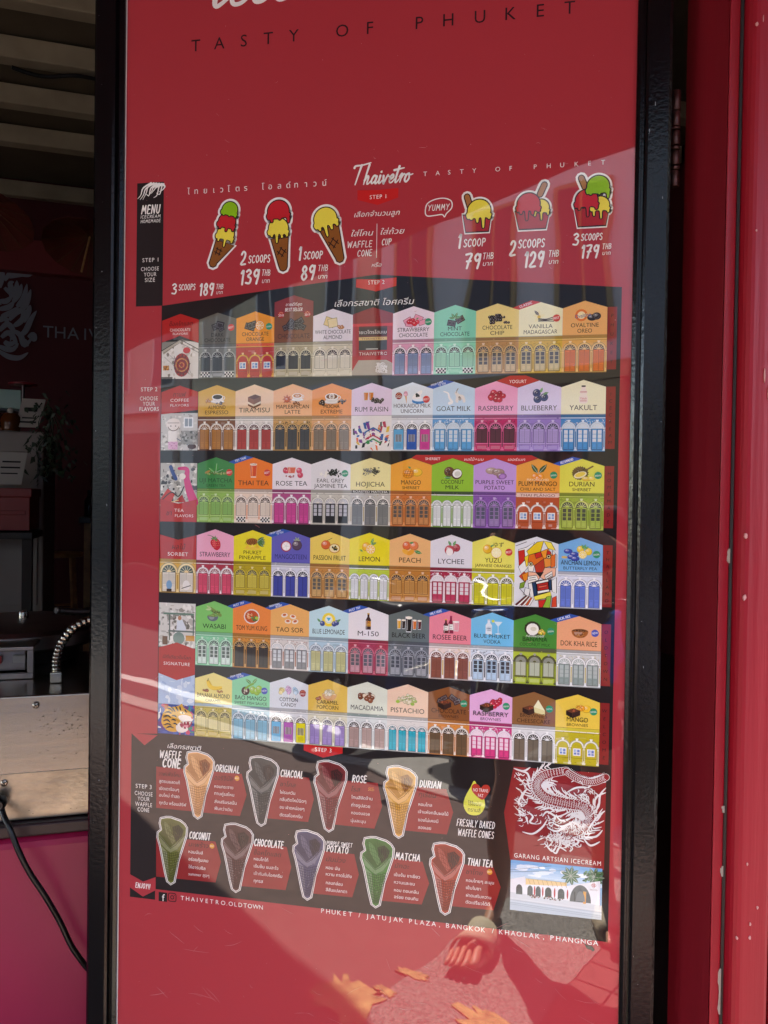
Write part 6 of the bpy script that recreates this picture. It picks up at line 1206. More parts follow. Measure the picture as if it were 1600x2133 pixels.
def fill2(k):
    rr = random.Random(3); mottled(k, '#b9b8b2', 0, .4, 1, 1.50, ['#2c2c2e', '#dddcd6', '#8a8a86', '#e9e8e2', '#55555a'], 120, rr, .08); k.line(catmull([(.5, 1.36), (.72, 1.34), (.72, 1.1), (.8, .8), (.92, .5)], 6), .2, '#cf2a78', taper=lambda u: .35+u*.9); k.ell(.60, 1.16, .09, .08, '#e9e2da'); k.line(catmull([(.28, 1.40), (.34, 1.25), (.42, 1.1)], 4), .1, '#2f4a8c'); k.poly([(.02, .6), (.2, .85), (.4, .7), (.3, .5), (.1, .48)], '#c02a24'); k.poly([(.4, .5), (.6, .7), (.7, .5)], '#a82222')
    k.line(catmull([(.05, .55), (.3, .75), (.5, .65), (.65, .9)], 5), .03, '#1c1c1e'); k.line([(0, .42), (.5, .55)], .02, '#efd28a')
cat(2, [(0, .0), (1, .0), (1, .58), (.5, .46), (0, .58)], [('th', 'ชา', .25, .16, .12, .15, '#2a1210'), ('en', 'TEA', .52, .25, .08, .26), ('en', 'FLAVORS', .66, .12, .07, .50)], fill2)
def fill3(k):
    facade(k, '#dcae4c', '#efd9a0', '#e6e0d4', 'door', 0, '#4a5a50', 2, .87, 77)
    k.ell(.27, .2, .08, .12, '#7fa8cf'); k.ell(.74, .2, .1, .13, '#efece8'); k.rect(.2, .02, .34, .1, '#3a2c24'); k.line([(.62, .12), (.86, .2)], .02, '#3a3a3c')
cat(3, [(0, .868), (1, .868), (1, 1.488), (.5, 1.36), (0, 1.488)], [('th', 'ผลไม้', .52, 1.12, .12, .38, '#2a1210'), ('en', 'SORBET', .5, .95, .09, .56)], fill3)
def fill4(k):
    rr = random.Random(6); mottled(k, '#dcdad4', 0, .42, 1, 1.56, ['#bdbab2', '#efede8', '#9a978e', '#77746c'], 110, rr, .08); k.rect(.12, 1.26, .96, 1.31, '#6f8a78'); k.rect(.28, .6, .31, 1.26, '#5c6c62'); k.rect(.93, .6, .96, 1.26, '#5c6c62'); k.rect(.26, .82, .98, .86, '#6f7c74'); k.poly([(.48, .86), (.5, 1.12), (.64, 1.14), (.74, .95), (.74, .86)], '#dfe6ee'); k.ell(.57, 1.18, .05, .06, '#c08a6a'); k.ell(.55, .66, .16, .16, '#7f948a'); k.rect(.74, .6, .98, .74, '#cf9a4a'); k.rect(.1, .48, .24, .7, '#6a4a34')
    mottled(k, '#b9cbe6', 0, -1.07, 1, .02, ['#d6e2f2', '#a3b9dc', '#e6eef8'], 40, rr, .12); k.rect(0, -.02, 1, .02, '#4a4a44')
    mottled(k, '#2c4a9c', 0, -1.82, 1, -1.05, ['#1f3474', '#3a64b8', '#c23c6a', '#2f8a78', '#e6e6e6', '#5a2a7c'], 46, rr, .13)
    k.poly(smooth([(.10, -1.55), (.12, -1.35), (.20, -1.18), (.22, -1.06), (.34, -1.12), (.55, -1.08), (.66, -1.02), (.72, -1.12), (.88, -1.22), (.96, -1.36), (.84, -1.42), (.70, -1.50), (.66, -1.66), (.46, -1.76), (.24, -1.72)], 4), '#d9a227')
    k.poly(smooth([(.56, -1.36), (.74, -1.30), (.97, -1.37), (.90, -1.47), (.70, -1.50)], 3), '#efe4da'); k.poly(smooth([(.50, -1.60), (.66, -1.50), (.84, -1.66), (.70, -1.76), (.54, -1.74)], 3), '#efe4da')
    k.poly(smooth([(.64, -1.50), (.93, -1.46), (.88, -1.60), (.74, -1.66), (.62, -1.60)], 3), '#9c2440'); k.poly(smooth([(.70, -1.58), (.84, -1.56), (.80, -1.63)], 3), '#e08aa0')
    for u, d_ in ((.70, -.07), (.78, -.06), (.88, -.08)): k.poly([(u-.02, -1.48), (u+.025, -1.475), (u, -1.48+d_)], '#f8f4ea')
    for u in (.70, .80): k.poly([(u-.02, -1.65), (u+.02, -1.65), (u, -1.59)], '#f8f4ea')
    for (a, b_, c_) in (((.14, -1.5), (.26, -1.46), (.34, -1.52)), ((.14, -1.40), (.27, -1.35), (.36, -1.40)), ((.18, -1.28), (.30, -1.25), (.38, -1.30)), ((.24, -1.16), (.33, -1.17), (.42, -1.24)), ((.36, -1.12), (.42, -1.17), (.48, -1.24)), ((.48, -1.09), (.52, -1.16), (.56, -1.22)), ((.60, -1.08), (.61, -1.14), (.63, -1.20)), ((.16, -1.60), (.28, -1.56), (.38, -1.60)), ((.22, -1.68), (.33, -1.63), (.44, -1.66)), ((.36, -1.46), (.44, -1.44), (.50, -1.48)), ((.38, -1.34), (.46, -1.34), (.52, -1.38)), ((.42, -1.55), (.48, -1.54), (.54, -1.58)), ((.74, -1.16), (.76, -1.20), (.80, -1.24))):
        k.line(catmull([a, b_, c_], 5), .036, '#181310', taper=lambda u: .25+math.sin(math.pi*u))
    k.poly(smooth([(.60, -1.24), (.68, -1.22), (.74, -1.27), (.66, -1.29)], 3), '#f0e6a8'); k.ell(.68, -1.255, .02, .02, '#181310'); k.poly([(.90, -1.33), (.98, -1.36), (.94, -1.41)], '#b5485a'); k.poly(smooth([(.18, -1.20), (.19, -1.05), (.29, -1.12)], 3), '#b5602a')
    for z in (-1.40, -1.44): k.line([(.80, z), (.60, z-.10)], .008, '#f6f2ec', cap=False)
cat(4, [(0, .40), (.5, .55), (1, .40), (1, -.26), (.5, -.42), (0, -.26)], [('th', 'มีที่เดียวในโลก', .5, .13, .08, .78, '#2a1210'), ('en', 'SIGNATURE', .5, -.04, .08, .72)], fill4)
# graphic tiger head picture of coloured facets
k = Ink(.0003, colx(9), rowz(3), Wd); rr = random.Random(12)
k.poly([(0, 0), (1, 0), (1, 1.488), (.5, 1.652), (0, 1.488)], '#e3e3e6'); 
TG = lambda *a: [(min(.985, max(.015, (a[i]-865)/295)), (1052-a[i+1])/270) for i in range(0, len(a), 2)]
for c, *p in (('#efede8',890,690,940,676,1000,640,960,720,900,760), ('#c8281e',888,700,930,690,936,750,896,810), ('#efede8',890,800,940,752,958,800,915,850), ('#d8472a',896,860,930,830,962,850,940,900), ('#f0d02c',930,740,960,720,972,770,945,800), ('#7a9c2c',905,905,940,890,930,930,900,940),
    ('#e8c820',945,700,1015,640,1060,632,1040,700,960,724), ('#f0dc50',1060,632,1110,640,1140,690,1090,680), ('#e0701c',960,724,1040,700,1062,745,1000,790,955,770), ('#f09a2c',1040,700,1090,680,1120,720,1062,745), ('#c8281e',1000,715,1040,700,1050,730,1010,745), ('#c8281e',1085,690,1110,700,1105,730,1080,722),
    ('#efede8',1120,690,1150,720,1150,800,1125,790), ('#e0702c',1105,730,1140,710,1140,790,1110,800), ('#f3ede0',955,770,1000,790,990,830,958,825), ('#b83a24',1000,790,1062,745,1070,800,1040,860,1010,830), ('#e8913c',1062,745,1110,735,1112,790,1070,800),
    ('#f0b898',958,830,1010,832,1040,862,1020,890,960,905), ('#f3ede4',955,860,1015,850,1030,880,960,905), ('#f0b898',1040,862,1070,800,1145,800,1142,850,1080,885), ('#f3ede4',1070,850,1120,820,1125,855,1080,880), ('#2a2024',1015,832,1062,830,1040,862),
    ('#1f3a5c',985,900,1010,890,1022,975,1000,985), ('#1f3a5c',1098,880,1115,870,1118,940,1104,945), ('#17161a',1010,888,1096,868,1106,955,1022,972), ('#b3241e',1020,905,1092,890,1098,935,1026,948), ('#e0604a',1030,918,1085,908,1085,920,1032,932), ('#f3efe6',1012,892,1095,872,1096,888,1016,906), ('#f3efe6',1024,950,1100,936,1104,950,1026,968),
    ('#e8dc4a',998,985,1112,950,1120,985,1010,1010), ('#efede8',960,905,985,900,1000,985,975,990), ('#8fb83a',1085,985,1118,975,1110,1052,1060,1052), ('#c8281e',1030,1010,1085,1000,1060,1052,1035,1052), ('#efede8',1118,880,1150,860,1152,960,1122,950), ('#d8472a',1125,990,1152,975,1155,1045,1120,1048), ('#e88a1c',915,850,958,830,955,880,930,890), ('#efede8',940,930,975,940,965,985,930,975)):
    p = TG(*p); k.poly(p, c); k.line(p, .013, '#17161a', closed=True)
for i in range(6): p = TG(872+18*i, 1040, 882+18*i, 1046, 960+14*i-(i*6), 985+i*3, 948+14*i-(i*6), 978+i*3); k.poly(p, ['#6a1c1a', '#efece6', '#7c2a24', '#efece6', '#d8602a', '#efece6'][i]); k.line(p, .008, '#17161a', closed=True)
for (x, y) in ((975, 780), (1095, 730)): p = TG(x, y)[0]; k.ell(*p, .055, .04, '#e8d9a0'); k.ring(*p, .04, .055, '#17161a'); k.ell(*p, .025, .025, '#17161a')
for (x0, y0, x1, y1) in ((965, 870, 1010, 862), (965, 884, 1014, 876), (1080, 862, 1120, 838), (1085, 872, 1120, 850), (905, 940, 950, 985), (868, 668, 945, 640)): k.line(TG(x0, y0, x1, y1), .012, '#17161a', cap=False)
done(k, 'mural_picture_panel')

# red tabs on the right with upright letters
for r_, wrd in enumerate(('PHUKET', 'ICECREAM', 'HOMEMADE', 'THAILAND', 'OLDTOWN', 'WELCOME')):
    k = Ink(.0003, colx(11), rowz(r_), Wd); k.rect(.004, .06, .215, 1.49, '#86201f'); n_ = len(wrd)
    for i, ch_ in enumerate(wrd): k.text(ch_, .11, 1.36-(i+.5)*1.27/n_-.0, .075, '#2c1214', shear=.1, bold=-.004)
    done(k, 'side_tab')
# ------------------------------------------------------------------ waffle cone section
def redbox(*a):
    k = Ink(.0002); k.poly(pts(*a), '#8e2022'); done(k, 'cone_text_box')
redbox(325.6,1596.5, 325.6,1682.5, 500,1700, 514,1656, 503.7,1612)
redbox(560,1613, 530,1702, 642,1712, 654,1664, 644,1620)
redbox(700,1624, 675,1715, 780,1726, 796,1680, 787,1631)
redbox(850,1636, 825,1728, 931,1738, 944,1692, 930,1644)
redbox(325.6,1743, 325.6,1825.6, 449,1838, 460.6,1795, 449,1753)
redbox(505,1755, 485,1844, 595,1854, 607,1806, 597.5,1764)
redbox(655,1771, 632,1859, 734,1869, 747.5,1821.5, 738,1779)
redbox(795,1785, 775,1874, 878.5,1884, 894,1840, 880,1795)
redbox(940,1798, 918,1885, 1028,1896, 1043,1848, 1027.5,1806)
OUT = [(.11,.966),(.28,.985),(.44,.99),(.62,.97),(.77,.955),(.92,.91),(.99,.865),(.975,.75),(.92,.67),(.81,.51),(.7,.36),(.63,.18),(.57,.03),(.47,.0),(.37,.03),(.30,.15),(.24,.27),(.17,.42),(.1,.56),(.01,.685),(.02,.75),(.14,.80),(.085,.90)]
def waffle(x0, x1, y0, y1, c, dark, lines_=True):
    k = Ink(.0003); q = PX((x0+x1)/2, (y0+y1)/2); h = (y1-y0)*hpx((x0+x1)/2, (y0+y1)/2); w = PX(x1, (y0+y1)/2)[0]-PX(x0, (y0+y1)/2)[0]
    T = lambda p: [(q[0]+(a-.5)*w, q[1]+(b_-.5)*h) for a, b_ in p]; o = T(OUT); c = hexc(c); dark = hexc(dark); rr = random.Random(int(x0))
    k.line(o, .0068, WHT, closed=True); k.line(o, .0046, BLK, closed=True); k.line(o, .0026, WHT, closed=True); k.poly(o, c)
    k.poly(T([(.13,.95),(.46,.975),(.78,.94),(.96,.86),(.93,.76),(.72,.62),(.55,.60),(.30,.74),(.16,.80),(.11,.90)]), mix(c, dark, .35))
    k.poly(T([(.50,.86),(.72,.90),(.90,.83),(.86,.74),(.66,.64),(.56,.66)]), dark); k.poly(T([(.60,.84),(.74,.86),(.84,.79),(.78,.72),(.66,.67)]), dk(dark, .4))
    k.poly(T([(.17,.80),(.32,.88),(.44,.80),(.52,.68),(.60,.60),(.44,.545),(.30,.56),(.08,.68),(.04,.73)]), mix(c, dark, .55)); k.poly(T([(.22,.93),(.36,.90),(.62,.66),(.52,.60),(.42,.66),(.24,.80)]), lt(c, .05))
    k.poly(T([(.04,.73),(.10,.70),(.44,.54),(.60,.60),(.96,.77),(.93,.68),(.70,.52),(.44,.46),(.10,.58)]), lt(c, .10)); k.line(T([(.06,.70),(.28,.60),(.44,.53),(.62,.585),(.95,.76)]), .0009, dark, cap=False); k.line(T([(.09,.585),(.30,.50),(.46,.465),(.70,.53),(.92,.68)]), .0007, mix(c, dark, .6), cap=False)
    k.poly(T([(.12,.55),(.34,.47),(.40,.10),(.38,.03),(.31,.14),(.22,.33)]), lt(c, .12)); k.poly(T([(.62,.49),(.80,.52),(.66,.28),(.56,.03),(.50,.01)]), mix(c, dark, .18))
    L_ = lambda z: .11+(.37-.11)*(1-(z-.03)/.54); R_ = lambda z: .57+(.84-.57)*((z-.03)/.5)
    gl = mix(c, dark, .85)
    for i in range(9):                                          # waffle grid following the cone
        t = .05+.9*i/8; k.line(T([(L_(z)+(R_(z)-L_(z))*min(1, max(0, t)), z) for z in (.05, .2, .35, .47)]), .0007, gl, cap=False)
    for i in range(12):
        z = .05+.038*i; k.line(T([(L_(z), z+.015), ((L_(z)+R_(z))/2, z-.012), (R_(z), z+.03)]), .0007, gl, cap=False)
    for i in range(11):                                         # grid pressed into the open mouth and the folded flap
        u = .14+.07*i; k.line(T([(u, .95-.02*abs(i-5)), (u+.05, .80), (u*.7+.17, .62)]), .0005, mix(c, dark, .7), cap=False)
    for i in range(5): z = .92-.055*i; k.line(T([(.13, z), (.40, z-.03), (.62, z-.09)]), .0005, mix(c, dark, .7), cap=False)
    for i in range(60): a, b_ = rr.uniform(.16, .80), rr.uniform(.16, .56); k.ell(T([(max(.16+.25*(.5-b_), min(.3+b_, a)), b_)])[0][0], T([(a, b_)])[0][1], .0006, .0005, mix(c, rr.choice(['#ffffff', '#000000']), rr.uniform(.08, .25)), n=5)
    for i in range(10): a, b_ = rr.uniform(.3, .8), rr.uniform(.70, .93); k.line(T([(a, b_), (a+.08, b_-.05)]), .0006, mix(c, dark, .6), cap=False)
    done(k, 'waffle_cone_picture')
waffle(385, 444, 1566, 1703, '#e6b071', '#8a4a20'); waffle(516, 578, 1577, 1718, '#3a4543', '#14191a'); waffle(656, 720, 1586, 1730, '#84262a', '#33100f'); waffle(801, 866, 1597, 1743, '#dfaa48', '#8a561c')
waffle(329, 388, 1703, 1840, '#6f7530', '#2c3012'); waffle(463, 525, 1717, 1856, '#5a3230', '#24120f'); waffle(612, 674, 1731, 1872, '#575572', '#22202e'); waffle(753, 818, 1745, 1888, '#3f7f30', '#16301a'); waffle(897, 964, 1757, 1903, '#a8391f', '#3c120c')
def ctext(name, nx0, nx1, ny, nh, th, tx0, tx1, ty, lines_, best=None, two=None):
    k = Ink(.0004)
    if two: hline(k, two[0], *two[1:], WHT, .14)
    hline(k, name, nx0, nx1, ny, nh, WHT, .15); tline(k, th, tx0, tx1, ty, 9, '#2a1013', shear=.22, bold=.012)
    for (t, a, c, y) in lines_: tline(k, t, a, c, y, 6.2, '#ece2de', bold=-.002)
    if best:
        q = PX(*best); k.ell(q[0], q[1], .0042, .0042, '#d9962c', n=16); k.text('BEST', q[0], q[1]-.0011, .0022, '#f6ecd8', mw=.0066, bold=.02)
    done(k, 'cone_caption')
k = Ink(.0004); tline(k, 'วาฟเฟิลโคน', 330, 377, 1613, 7.5, '#2a1013', shear=.22, bold=.008)
for t, a, c, y in (('สูตรเนยสดแท้', 332, 375, 1628.5), ('เปิดเตาร้อนๆ', 332, 373, 1643.5), ('อบใหม่ ทำสด', 332, 374, 1657.5), ('ทุกวัน พร้อมเสิร์ฟ', 332, 388, 1674)): tline(k, t, a, c, y, 6.2, '#ece2de', bold=-.002)
done(k, 'cone_caption')
ctext('ORIGINAL', 448, 501, 1601.5, 14, 'ออริจินัล', 447, 485, 1621, [('หอมกระจาย', 447, 486, 1639), ('ทานคู่รสไหน', 447, 488, 1654), ('ส่งเสริมรสนั้น', 447, 493, 1671), ('ฟินกว่าเดิม', 447, 484, 1685)], (494, 1621))
ctext('CHACOAL', 584, 633, 1612, 14, 'ชาโคล', 584, 616, 1634, [('ไผ่รมควัน', 583, 615, 1651), ('กลิ่นติดไหม้นิดๆ', 583, 638, 1667), ('ขม ฝาดหน่อยๆ', 583, 634, 1683), ('ตัดรสไอศครีม', 583, 630, 1699)])
ctext('ROSE', 733, 765, 1622.5, 14, 'โรส', 732, 751, 1644, [('โทนสีจัดจ้าน', 732, 776, 1662), ('ถ่ายรูปสวย', 732, 771, 1678), ('หอมอบอวล', 732, 770, 1694), ('นุ่มละมุน', 731, 762, 1710)])
k = Ink(.0004); q = PX(773, 1645); k.text('2021', q[0], q[1]-.0016, .0036, '#e8a24a', mw=.0105, bold=.02); [k.ell(q[0]+d, q[1]+.0034, .0008, .0008, '#e2762a', n=6) for d in (-.003, 0, .003)]; done(k, 'award_mark')
ctext('DURIAN', 873, 920, 1633.5, 14, 'ทุเรียน', 872, 909, 1656, [('หอมไกล', 872, 900, 1676), ('เจ้าแห่งกลิ่นผลไม้', 871, 934, 1693), ('ของไม่เคยมี', 871, 913, 1709), ('ลองเลย', 871, 898, 1724)])
ctext('COCONUT', 394, 440, 1741, 14, 'มะพร้าว', 393, 435, 1760, [('หอมมันส์', 393, 423, 1775), ('อร่อยคุ้นเคย', 393, 434, 1791), ('ให้อารมชิล', 393, 428, 1807), ('summer สุดๆ', 393, 436, 1822)], (442, 1762))
ctext('CHOCOLATE', 529, 592, 1757, 14, 'ช็อคโกแลต', 529, 586, 1778, [('หอมโกโก้', 529, 559, 1790), ('เข้มข้น ขมสะใจ', 529, 580, 1806), ('เข้ากันกับไอศครีม', 529, 588, 1822), ('ทุกรส', 529, 548, 1835)])
ctext('POTATO', 680, 727, 1769.5, 13, 'มันม่วง', 679, 720, 1791, [('หอม มัน', 679, 708, 1808), ('หวาน คาดไม่ถึง', 679, 733, 1823), ('กลมกล่อม', 679, 714, 1840), ('สีสันแปลกตา', 679, 723, 1855)], None, ('PURPLE SWEET', 680, 735, 1758, 8))
ctext('MATCHA', 823, 877, 1785, 14, 'มัทฉะ', 822, 853, 1804, [('เข้มข้น ชาเขียว', 821, 875, 1824), ('หวานและขม', 821, 864, 1839), ('หอม ตอนกลืน', 821, 872, 1856), ('อร่อย ตอนกิน', 821, 871, 1870)])
ctext('THAI TEA', 973, 1028, 1797, 14, 'ชาไทย', 971, 1006, 1817, [('หอมไทยๆ ละมุน', 971, 1029, 1836), ('เข้มใบชา', 971, 1002, 1850), ('ฝาดเสริมหวาน', 971, 1023, 1867), ('ตัดเปรี้ยวได้ดี', 970, 1020, 1881)], (1020, 1816))
# no trans fat drop
k = Ink(.0003); k.poly(smooth([PX(*p) for p in ((988, 1626), (996, 1640), (1008, 1662), (1010, 1680), (1001, 1695), (988, 1698), (974, 1694), (966, 1678), (969, 1660), (980, 1640))], 3), '#d9d94a')
k.poly(smooth([PX(*p) for p in ((1004, 1666), (985, 1650), (983, 1638), (990, 1632), (998, 1636), (1002, 1641), (1008, 1635), (1018, 1636), (1021, 1646), (1014, 1657))], 3), '#b8382a')
tline(k, 'NO TRANS', 986, 1017, 1646, 7, '#f4ece6', bold=.005); tline(k, 'FAT', 996, 1007, 1657, 6.5, '#f4ece6', bold=.005); tline(k, 'ไร้ไขมัน', 975, 1002, 1674, 8, '#2a2a1a'); tline(k, 'ทรานส์', 975, 1001, 1687, 8, '#2a2a1a')
hline(k, 'FRESHLY BAKED', 951, 1032, 1716, 14, WHT, .10); hline(k, 'WAFFLE CONES', 953, 1030, 1736.5, 14, WHT, .10); done(k, 'trans_fat_badge')
# emblem panel: flaming dragon line work on red
k = Ink(.0003); k.poly(pts(1070,1597, 1050,1692, 1063,1792, 1258,1812, 1263,1611), '#8c1c22'); c0 = PX(1165, 1690)
def wisp(p, w, c='#e9e4e2', tp=None): k.line(catmull([PX(*q) for q in p], 6), w, c, taper=tp or (lambda u: .12+.75*math.sin(math.pi*(u*.92+.04))**.8), cap=False)
sp_ = [(1180,1605), (1135,1615), (1118,1636), (1135,1660), (1175,1672), (1215,1680), (1228,1705), (1205,1730), (1170,1738)]
body_ = catmull(sp_, 9); rr = random.Random(21)
k.line([PX(*q) for q in body_], .0145, '#e9e4e2', taper=lambda u: .8+.4*math.sin(3*u)); k.line([PX(*q) for q in body_], .0130, '#8c1c22', taper=lambda u: .8+.4*math.sin(3*u))
for i in range(2, len(body_)-2):                                # scales
    a, b_ = body_[i], body_[i+1]; dx, dy = b_[0]-a[0], b_[1]-a[1]; l = math.hypot(dx, dy); nx, ny = -dy/l, dx/l
    for s_ in (-5, -1.7, 1.7, 5):
        o_ = s_+(2 if i % 2 else 0); cx, cy = a[0]+nx*o_, a[1]+ny*o_; wisp([(cx-nx*2.2, cy-ny*2.2), (cx+dx/l*2.6, cy+dy/l*2.6), (cx+nx*2.2, cy+ny*2.2)], .00055, tp=lambda u: 1)
for i in range(6, len(body_), 1):                               # mane flames on both sides of the body
    a = body_[i]; b_ = body_[min(i+1, len(body_)-1)]; dx, dy = b_[0]-a[0], b_[1]-a[1]; l = math.hypot(dx, dy) or 1; nx, ny = -dy/l, dx/l
    for s_ in (-1, 1):
        L_ = rr.uniform(9, 22); x, y = a[0]+nx*s_*9, a[1]+ny*s_*9; wisp([(x, y), (x+nx*s_*L_*.4+dx/l*5, y+ny*s_*L_*.4+dy/l*5), (x+nx*s_*L_*.7-dx/l*3, y+ny*s_*L_*.7), (x+nx*s_*L_-dx/l*8, y+ny*s_*L_-dy/l*6)], .0022)
for p in ([(1070,1600),(1090,1606),(1105,1598)], [(1080,1618),(1095,1640),(1088,1660),(1098,1672)], [(1075,1640),(1088,1652),(1080,1672),(1092,1690)], [(1072,1665),(1086,1676),(1082,1692),(1100,1704)], [(1098,1690),(1110,1700),(1104,1712),(1118,1716)], [(1076,1684),(1094,1698),(1100,1716)], [(1088,1732),(1110,1736),(1130,1722),(1140,1706)], [(1215,1745),(1230,1760),(1250,1752)], [(1210,1742),(1240,1742),(1255,1728)], [(1225,1725),(1245,1700),(1260,1688)], [(1228,1700),(1246,1680),(1250,1655),(1262,1640)], [(1232,1690),(1242,1660),(1262,1650)], [(1215,1650),(1235,1632),(1262,1628)], [(1190,1610),(1220,1622),(1258,1612)],
          [(1120,1750),(1140,1742),(1150,1754),(1140,1764)], [(1135,1756),(1150,1772),(1160,1760)], [(1150,1770),(1158,1776),(1166,1764),(1180,1772)], [(1170,1748),(1186,1756),(1176,1764)], [(1188,1740),(1205,1752),(1190,1762)], [(1150,1740),(1165,1746),(1160,1756)], [(1140,1722),(1158,1730),(1180,1722)], [(1150,1712),(1170,1720),(1195,1712),(1210,1722)], [(1130,1700),(1140,1690),(1160,1700),(1178,1694)], [(1140,1680),(1160,1688),(1180,1684)], [(1105,1625),(1098,1610),(1084,1606)], [(1180,1650),(1200,1640),(1222,1640),(1232,1650)], [(1190,1628),(1210,1618),(1228,1622),(1240,1616)], [(1160,1700),(1170,1708),(1186,1704),(1200,1692)]): wisp(p, .0034)
body2 = catmull([(1262,1618), (1235,1628), (1205,1622), (1180,1606)], 8); k.line([PX(*q) for q in body2], .011, '#e9e4e2'); k.line([PX(*q) for q in body2], .0096, '#8c1c22')
for i in range(1, len(body2)-1):
    a, b_ = body2[i], body2[i+1]; dx, dy = b_[0]-a[0], b_[1]-a[1]; l = math.hypot(dx, dy) or 1; nx, ny = -dy/l, dx/l
    wisp([(a[0]-nx*5, a[1]-ny*5), (a[0]+dx/l*3, a[1]+dy/l*3), (a[0]+nx*5, a[1]+ny*5)], .0008, tp=lambda u: 1)
    wisp([(a[0]+nx*6, a[1]+ny*6), (a[0]+nx*11-dx/l*3, a[1]+ny*11-dy/l*3)], .002)
for (cx, cy, sx, sy, n_, L_, a0) in ((1165, 1742, 34, 13, 110, 13, 1.7), (1090, 1680, 10, 24, 42, 12, 2.2), (1090, 1625, 10, 16, 20, 11, 2.4), (1150, 1705, 26, 9, 40, 11, 1.2), (1215, 1655, 16, 12, 40, 13, .2), (1205, 1715, 16, 10, 36, 12, .9)):   # head, claws and mane: many fine flame strokes
    for i in range(n_):
        x, y = min(1244, max(1068, cx+rr.gauss(0, sx*.6))), min(1774, max(1612, cy+rr.gauss(0, sy*.7))); a = a0+rr.gauss(0, .5); l = L_*rr.uniform(.5, 1.1)
        wisp([(x, y), (x+l*.5*math.cos(a), y+l*.5*math.sin(a)), (x+l*math.cos(a+.7), y+l*math.sin(a+.7))], rr.uniform(.0009, .0018), rr.choice(['#e9e4e2', '#e9e4e2', '#e9e4e2', '#8c1c22']))
tline(k, 'GARANG ARTSIAN ICECREAM', 1071, 1252, 1790, 9, '#efe9e4', sp=1.2); done(k, 'emblem_panel')
# photo of the white arched shop
k = Ink(.0004); a, b_ = PX(1064, 1795), PX(1255, 1911); x0, x1, z1, z0 = a[0], PX(1254, 1850)[0], PX(1160, 1800)[1], PX(1160, 1905)[1]; w, h = x1-x0, z1-z0; k.fr(x0, z0, 1); X = lambda u, v: (u*w, v*h)
rr = random.Random(14); k.rect(0, 0, w, h, '#9cc6e4')
for i in range(8): k.rect(0, h*(.62+.045*i), w, h*(.62+.045*(i+1)) if i < 7 else h, mix('#cfe2ee', '#6aa6d8', i/7))
for i in range(16): u, v = rr.uniform(.05, .8), rr.uniform(.72, .95); k.ell(u*w, v*h, w*rr.uniform(.03, .09), h*rr.uniform(.015, .045), mix('#9cc6e4', '#ffffff', rr.uniform(.4, .9)), n=10)
for (u, v, s_) in ((.66, .80, .16), (.92, .82, .16)):
    for t in range(9): leaf(k, u*w, v*h, w*s_*.7, t*.7, '#3f6a4a')
for i in range(40): k.ell(w*rr.uniform(.80, 1), h*rr.uniform(.72, .92), w*.018, h*.02, rr.choice(['#3a6a44', '#2c5236', '#5a8a5c']), rr.random(), 6)
k.poly([X(0, .30), X(0, .62), X(.16, .70), X(.17, .62), X(.62, .60), X(.98, .76), X(.98, .26), X(0, .26)], '#e8e9ec'); k.poly([X(0, .0), X(1, .0), X(1, .28), X(0, .36)], '#cfd4d8'); k.poly([X(0, .0), X(1, .0), X(1, .14), X(0, .2)], '#b9c6d0')
k.poly([X(.17, .66), X(.62, .66), X(.62, .59), X(.17, .54)], '#e2c48a'); [k.line([X(.2+.05*i, .655), X(.22+.05*i, .56)], .0006, '#b08a50') for i in range(9)]
for (u, r_, c) in ((.10, .035, '#3c464c'), (.22, .03, '#41494e'), (.31, .028, '#41494e'), (.42, .036, '#30383c'), (.56, .036, '#384045')): k.rect((u-r_)*w, h*.33, (u+r_)*w, h*.44, c); k.ell(u*w, h*.44, r_*w, h*.09, c, n=12, a1=180)
k.ell(.77*w, h*.30, .115*w, h*.34, '#4a5156', n=18, a1=180); k.rect(.80*w, h*.28, .83*w, h*.52, '#d99a3c'); k.rect(.70*w, h*.30, .715*w, h*.5, '#2c3236'); k.ell(.77*w, h*.32, .05*w, h*.2, '#6a7276', n=12, a1=180)
for u in (.27, .36, .49, .63): k.ell(u*w, h*.43, .009*w, h*.10, '#b8303a', n=10)
for i in range(50): k.ell(w*rr.uniform(.2, .58), h*rr.uniform(.29, .35), w*.007, h*.014, rr.choice(['#6a3a34', '#4a5a40', '#8a4a40', '#3a3a36']), 0, 6)
for i in range(5): k.line([X(.0, .24-.03*i), X(1, .18-.035*i)], .0005, rr.choice(['#93a2ae', '#e2e8ec']), cap=False)
for i, (u, v) in enumerate(((.3, .86), (.05, .9))): k.line([X(u-.3 if u > .2 else 0, v-.1), X(u+.4, v+.06)], .0004, '#4a5a66', cap=False)
q = X(.91, .66); [k.ring(q[0]+dx*w*.016, q[1]+dz*h*.03, w*.008, w*.0125, '#b5443c', n=10) for dx, dz in ((0, 1), (0, -1), (1, 0), (-1, 0), (0, 0))]; k.text('GELATO', q[0], q[1]-h*.10, h*.025, '#8a4a44', w=w*.08)
done(k, 'shop_photo')
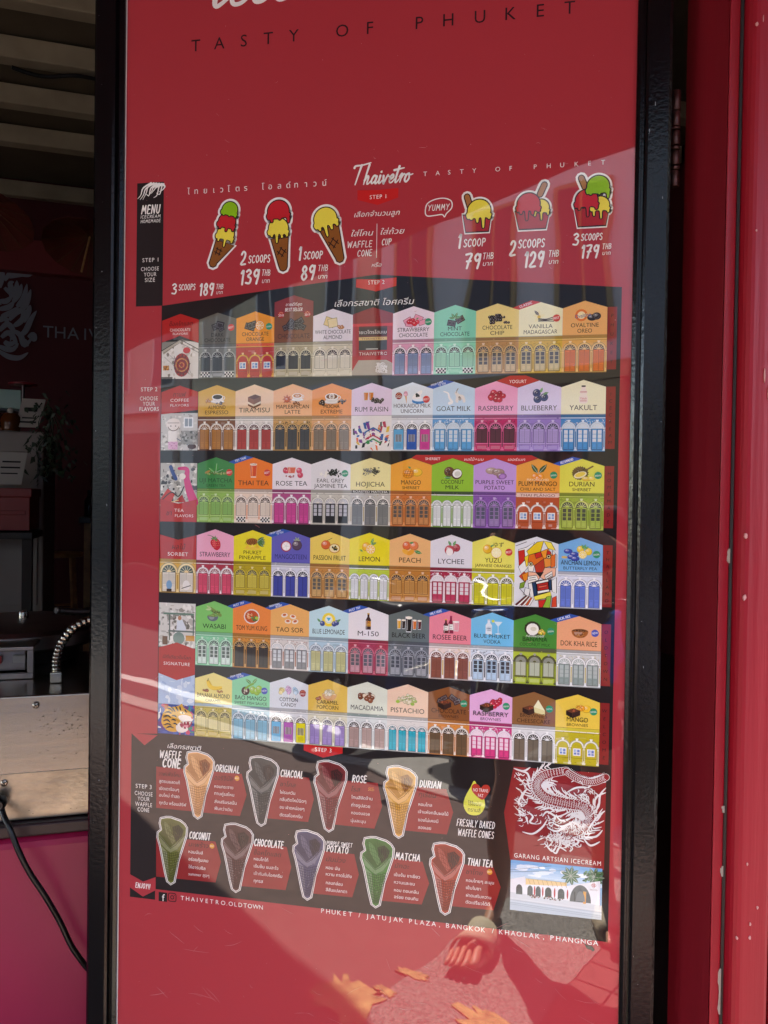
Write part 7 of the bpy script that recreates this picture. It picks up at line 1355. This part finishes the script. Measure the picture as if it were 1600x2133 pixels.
# footer
k = Ink(.0003); q = PX(339.5, 1868); s_ = .0076; k.rect(q[0]-s_, q[1]-s_, q[0]+s_, q[1]+s_, BLK); k.text('f', q[0]+.001, q[1]-s_*.92, .0115, WHT, bold=.03)
q = PX(359, 1869); s_ = .0068
rp_ = [(q[0]+s_*math.copysign(abs(math.cos(t))**.4, math.cos(t)), q[1]+s_*math.copysign(abs(math.sin(t))**.4, math.sin(t))) for t in [2*math.pi*i/28 for i in range(28)]]
k.line(rp_, .0014, '#2a1216', closed=True); k.ring(q[0], q[1], .0022, .0035, '#2a1216'); k.ell(q[0]+.0038, q[1]+.0038, .0008, .0008, '#2a1216')
z_ = PX(462, 1880)[1]
for ch_, px in zip('THAIVETRO.OLDTOWN', (380,391,402,411,420,431,441,453,465,473,481,491,501,511,521,533,544)):
    k.text(ch_, PX(px, 1880)[0], z_-.0035, .0068, WHT)
z_ = PX(955, 1930)[1]; s_ = 'PHUKET / JATUJAK PLAZA, BANGKOK / KHAOLAK, PHANGNGA'; xa, xb = PX(672, 1906)[0], PX(1241, 1958)[0]
adv = [(.62 if c == ' ' else .75 if c in ',/' else .55 if c in 'I' else 1.1 if c in 'MW' else 1) for c in s_]; tot = sum(adv[:-1]); cx = 0
for c, a in zip(s_, adv):
    if c != ' ': k.text(c, xa+(xb-xa)*cx/tot, z_-.0038, .0072, WHT)
    cx += a
done(k, 'footer_lettering')
# wear on the clear coat: hair scratches, smudges, a dark nick
k = Ink(.0006); rs = random.Random(31)
for i in range(70):
    x, y = rs.uniform(290, 1240), (rs.uniform(1880, 2120) if i < 42 else rs.uniform(100, 1500)); a = rs.gauss(.35, .5); l = rs.uniform(8, 60) if i < 42 else rs.uniform(4, 16)
    p = [PX(x, y), PX(x+l*.5*math.cos(a), y+l*.5*math.sin(a)+rs.uniform(-3, 3)), PX(x+l*math.cos(a), y+l*math.sin(a))]
    k.line(catmull(p, 4), rs.uniform(.00022, .00045), mix(RED, '#efe0dc', rs.uniform(.15, .4)), taper=lambda u: .3+math.sin(math.pi*u), cap=False)
for i in range(150): q = PX(rs.uniform(280, 1300), rs.uniform(20, 2120)); k.ell(q[0], q[1], rs.uniform(.0002, .0006), rs.uniform(.0002, .0005), mix(RED, '#f0e4e0', rs.uniform(.2, .6)), n=6)
k.poly([PX(*p) for p in ((1216, 1963), (1221, 1967), (1226, 1969), (1233, 1970), (1239, 1978), (1236, 1982), (1230, 1978), (1222, 1975))], '#2a1a18'); poster_wear = k.build('surface_wear', poster, ORG); poster_wear['kind'] = 'stuff'
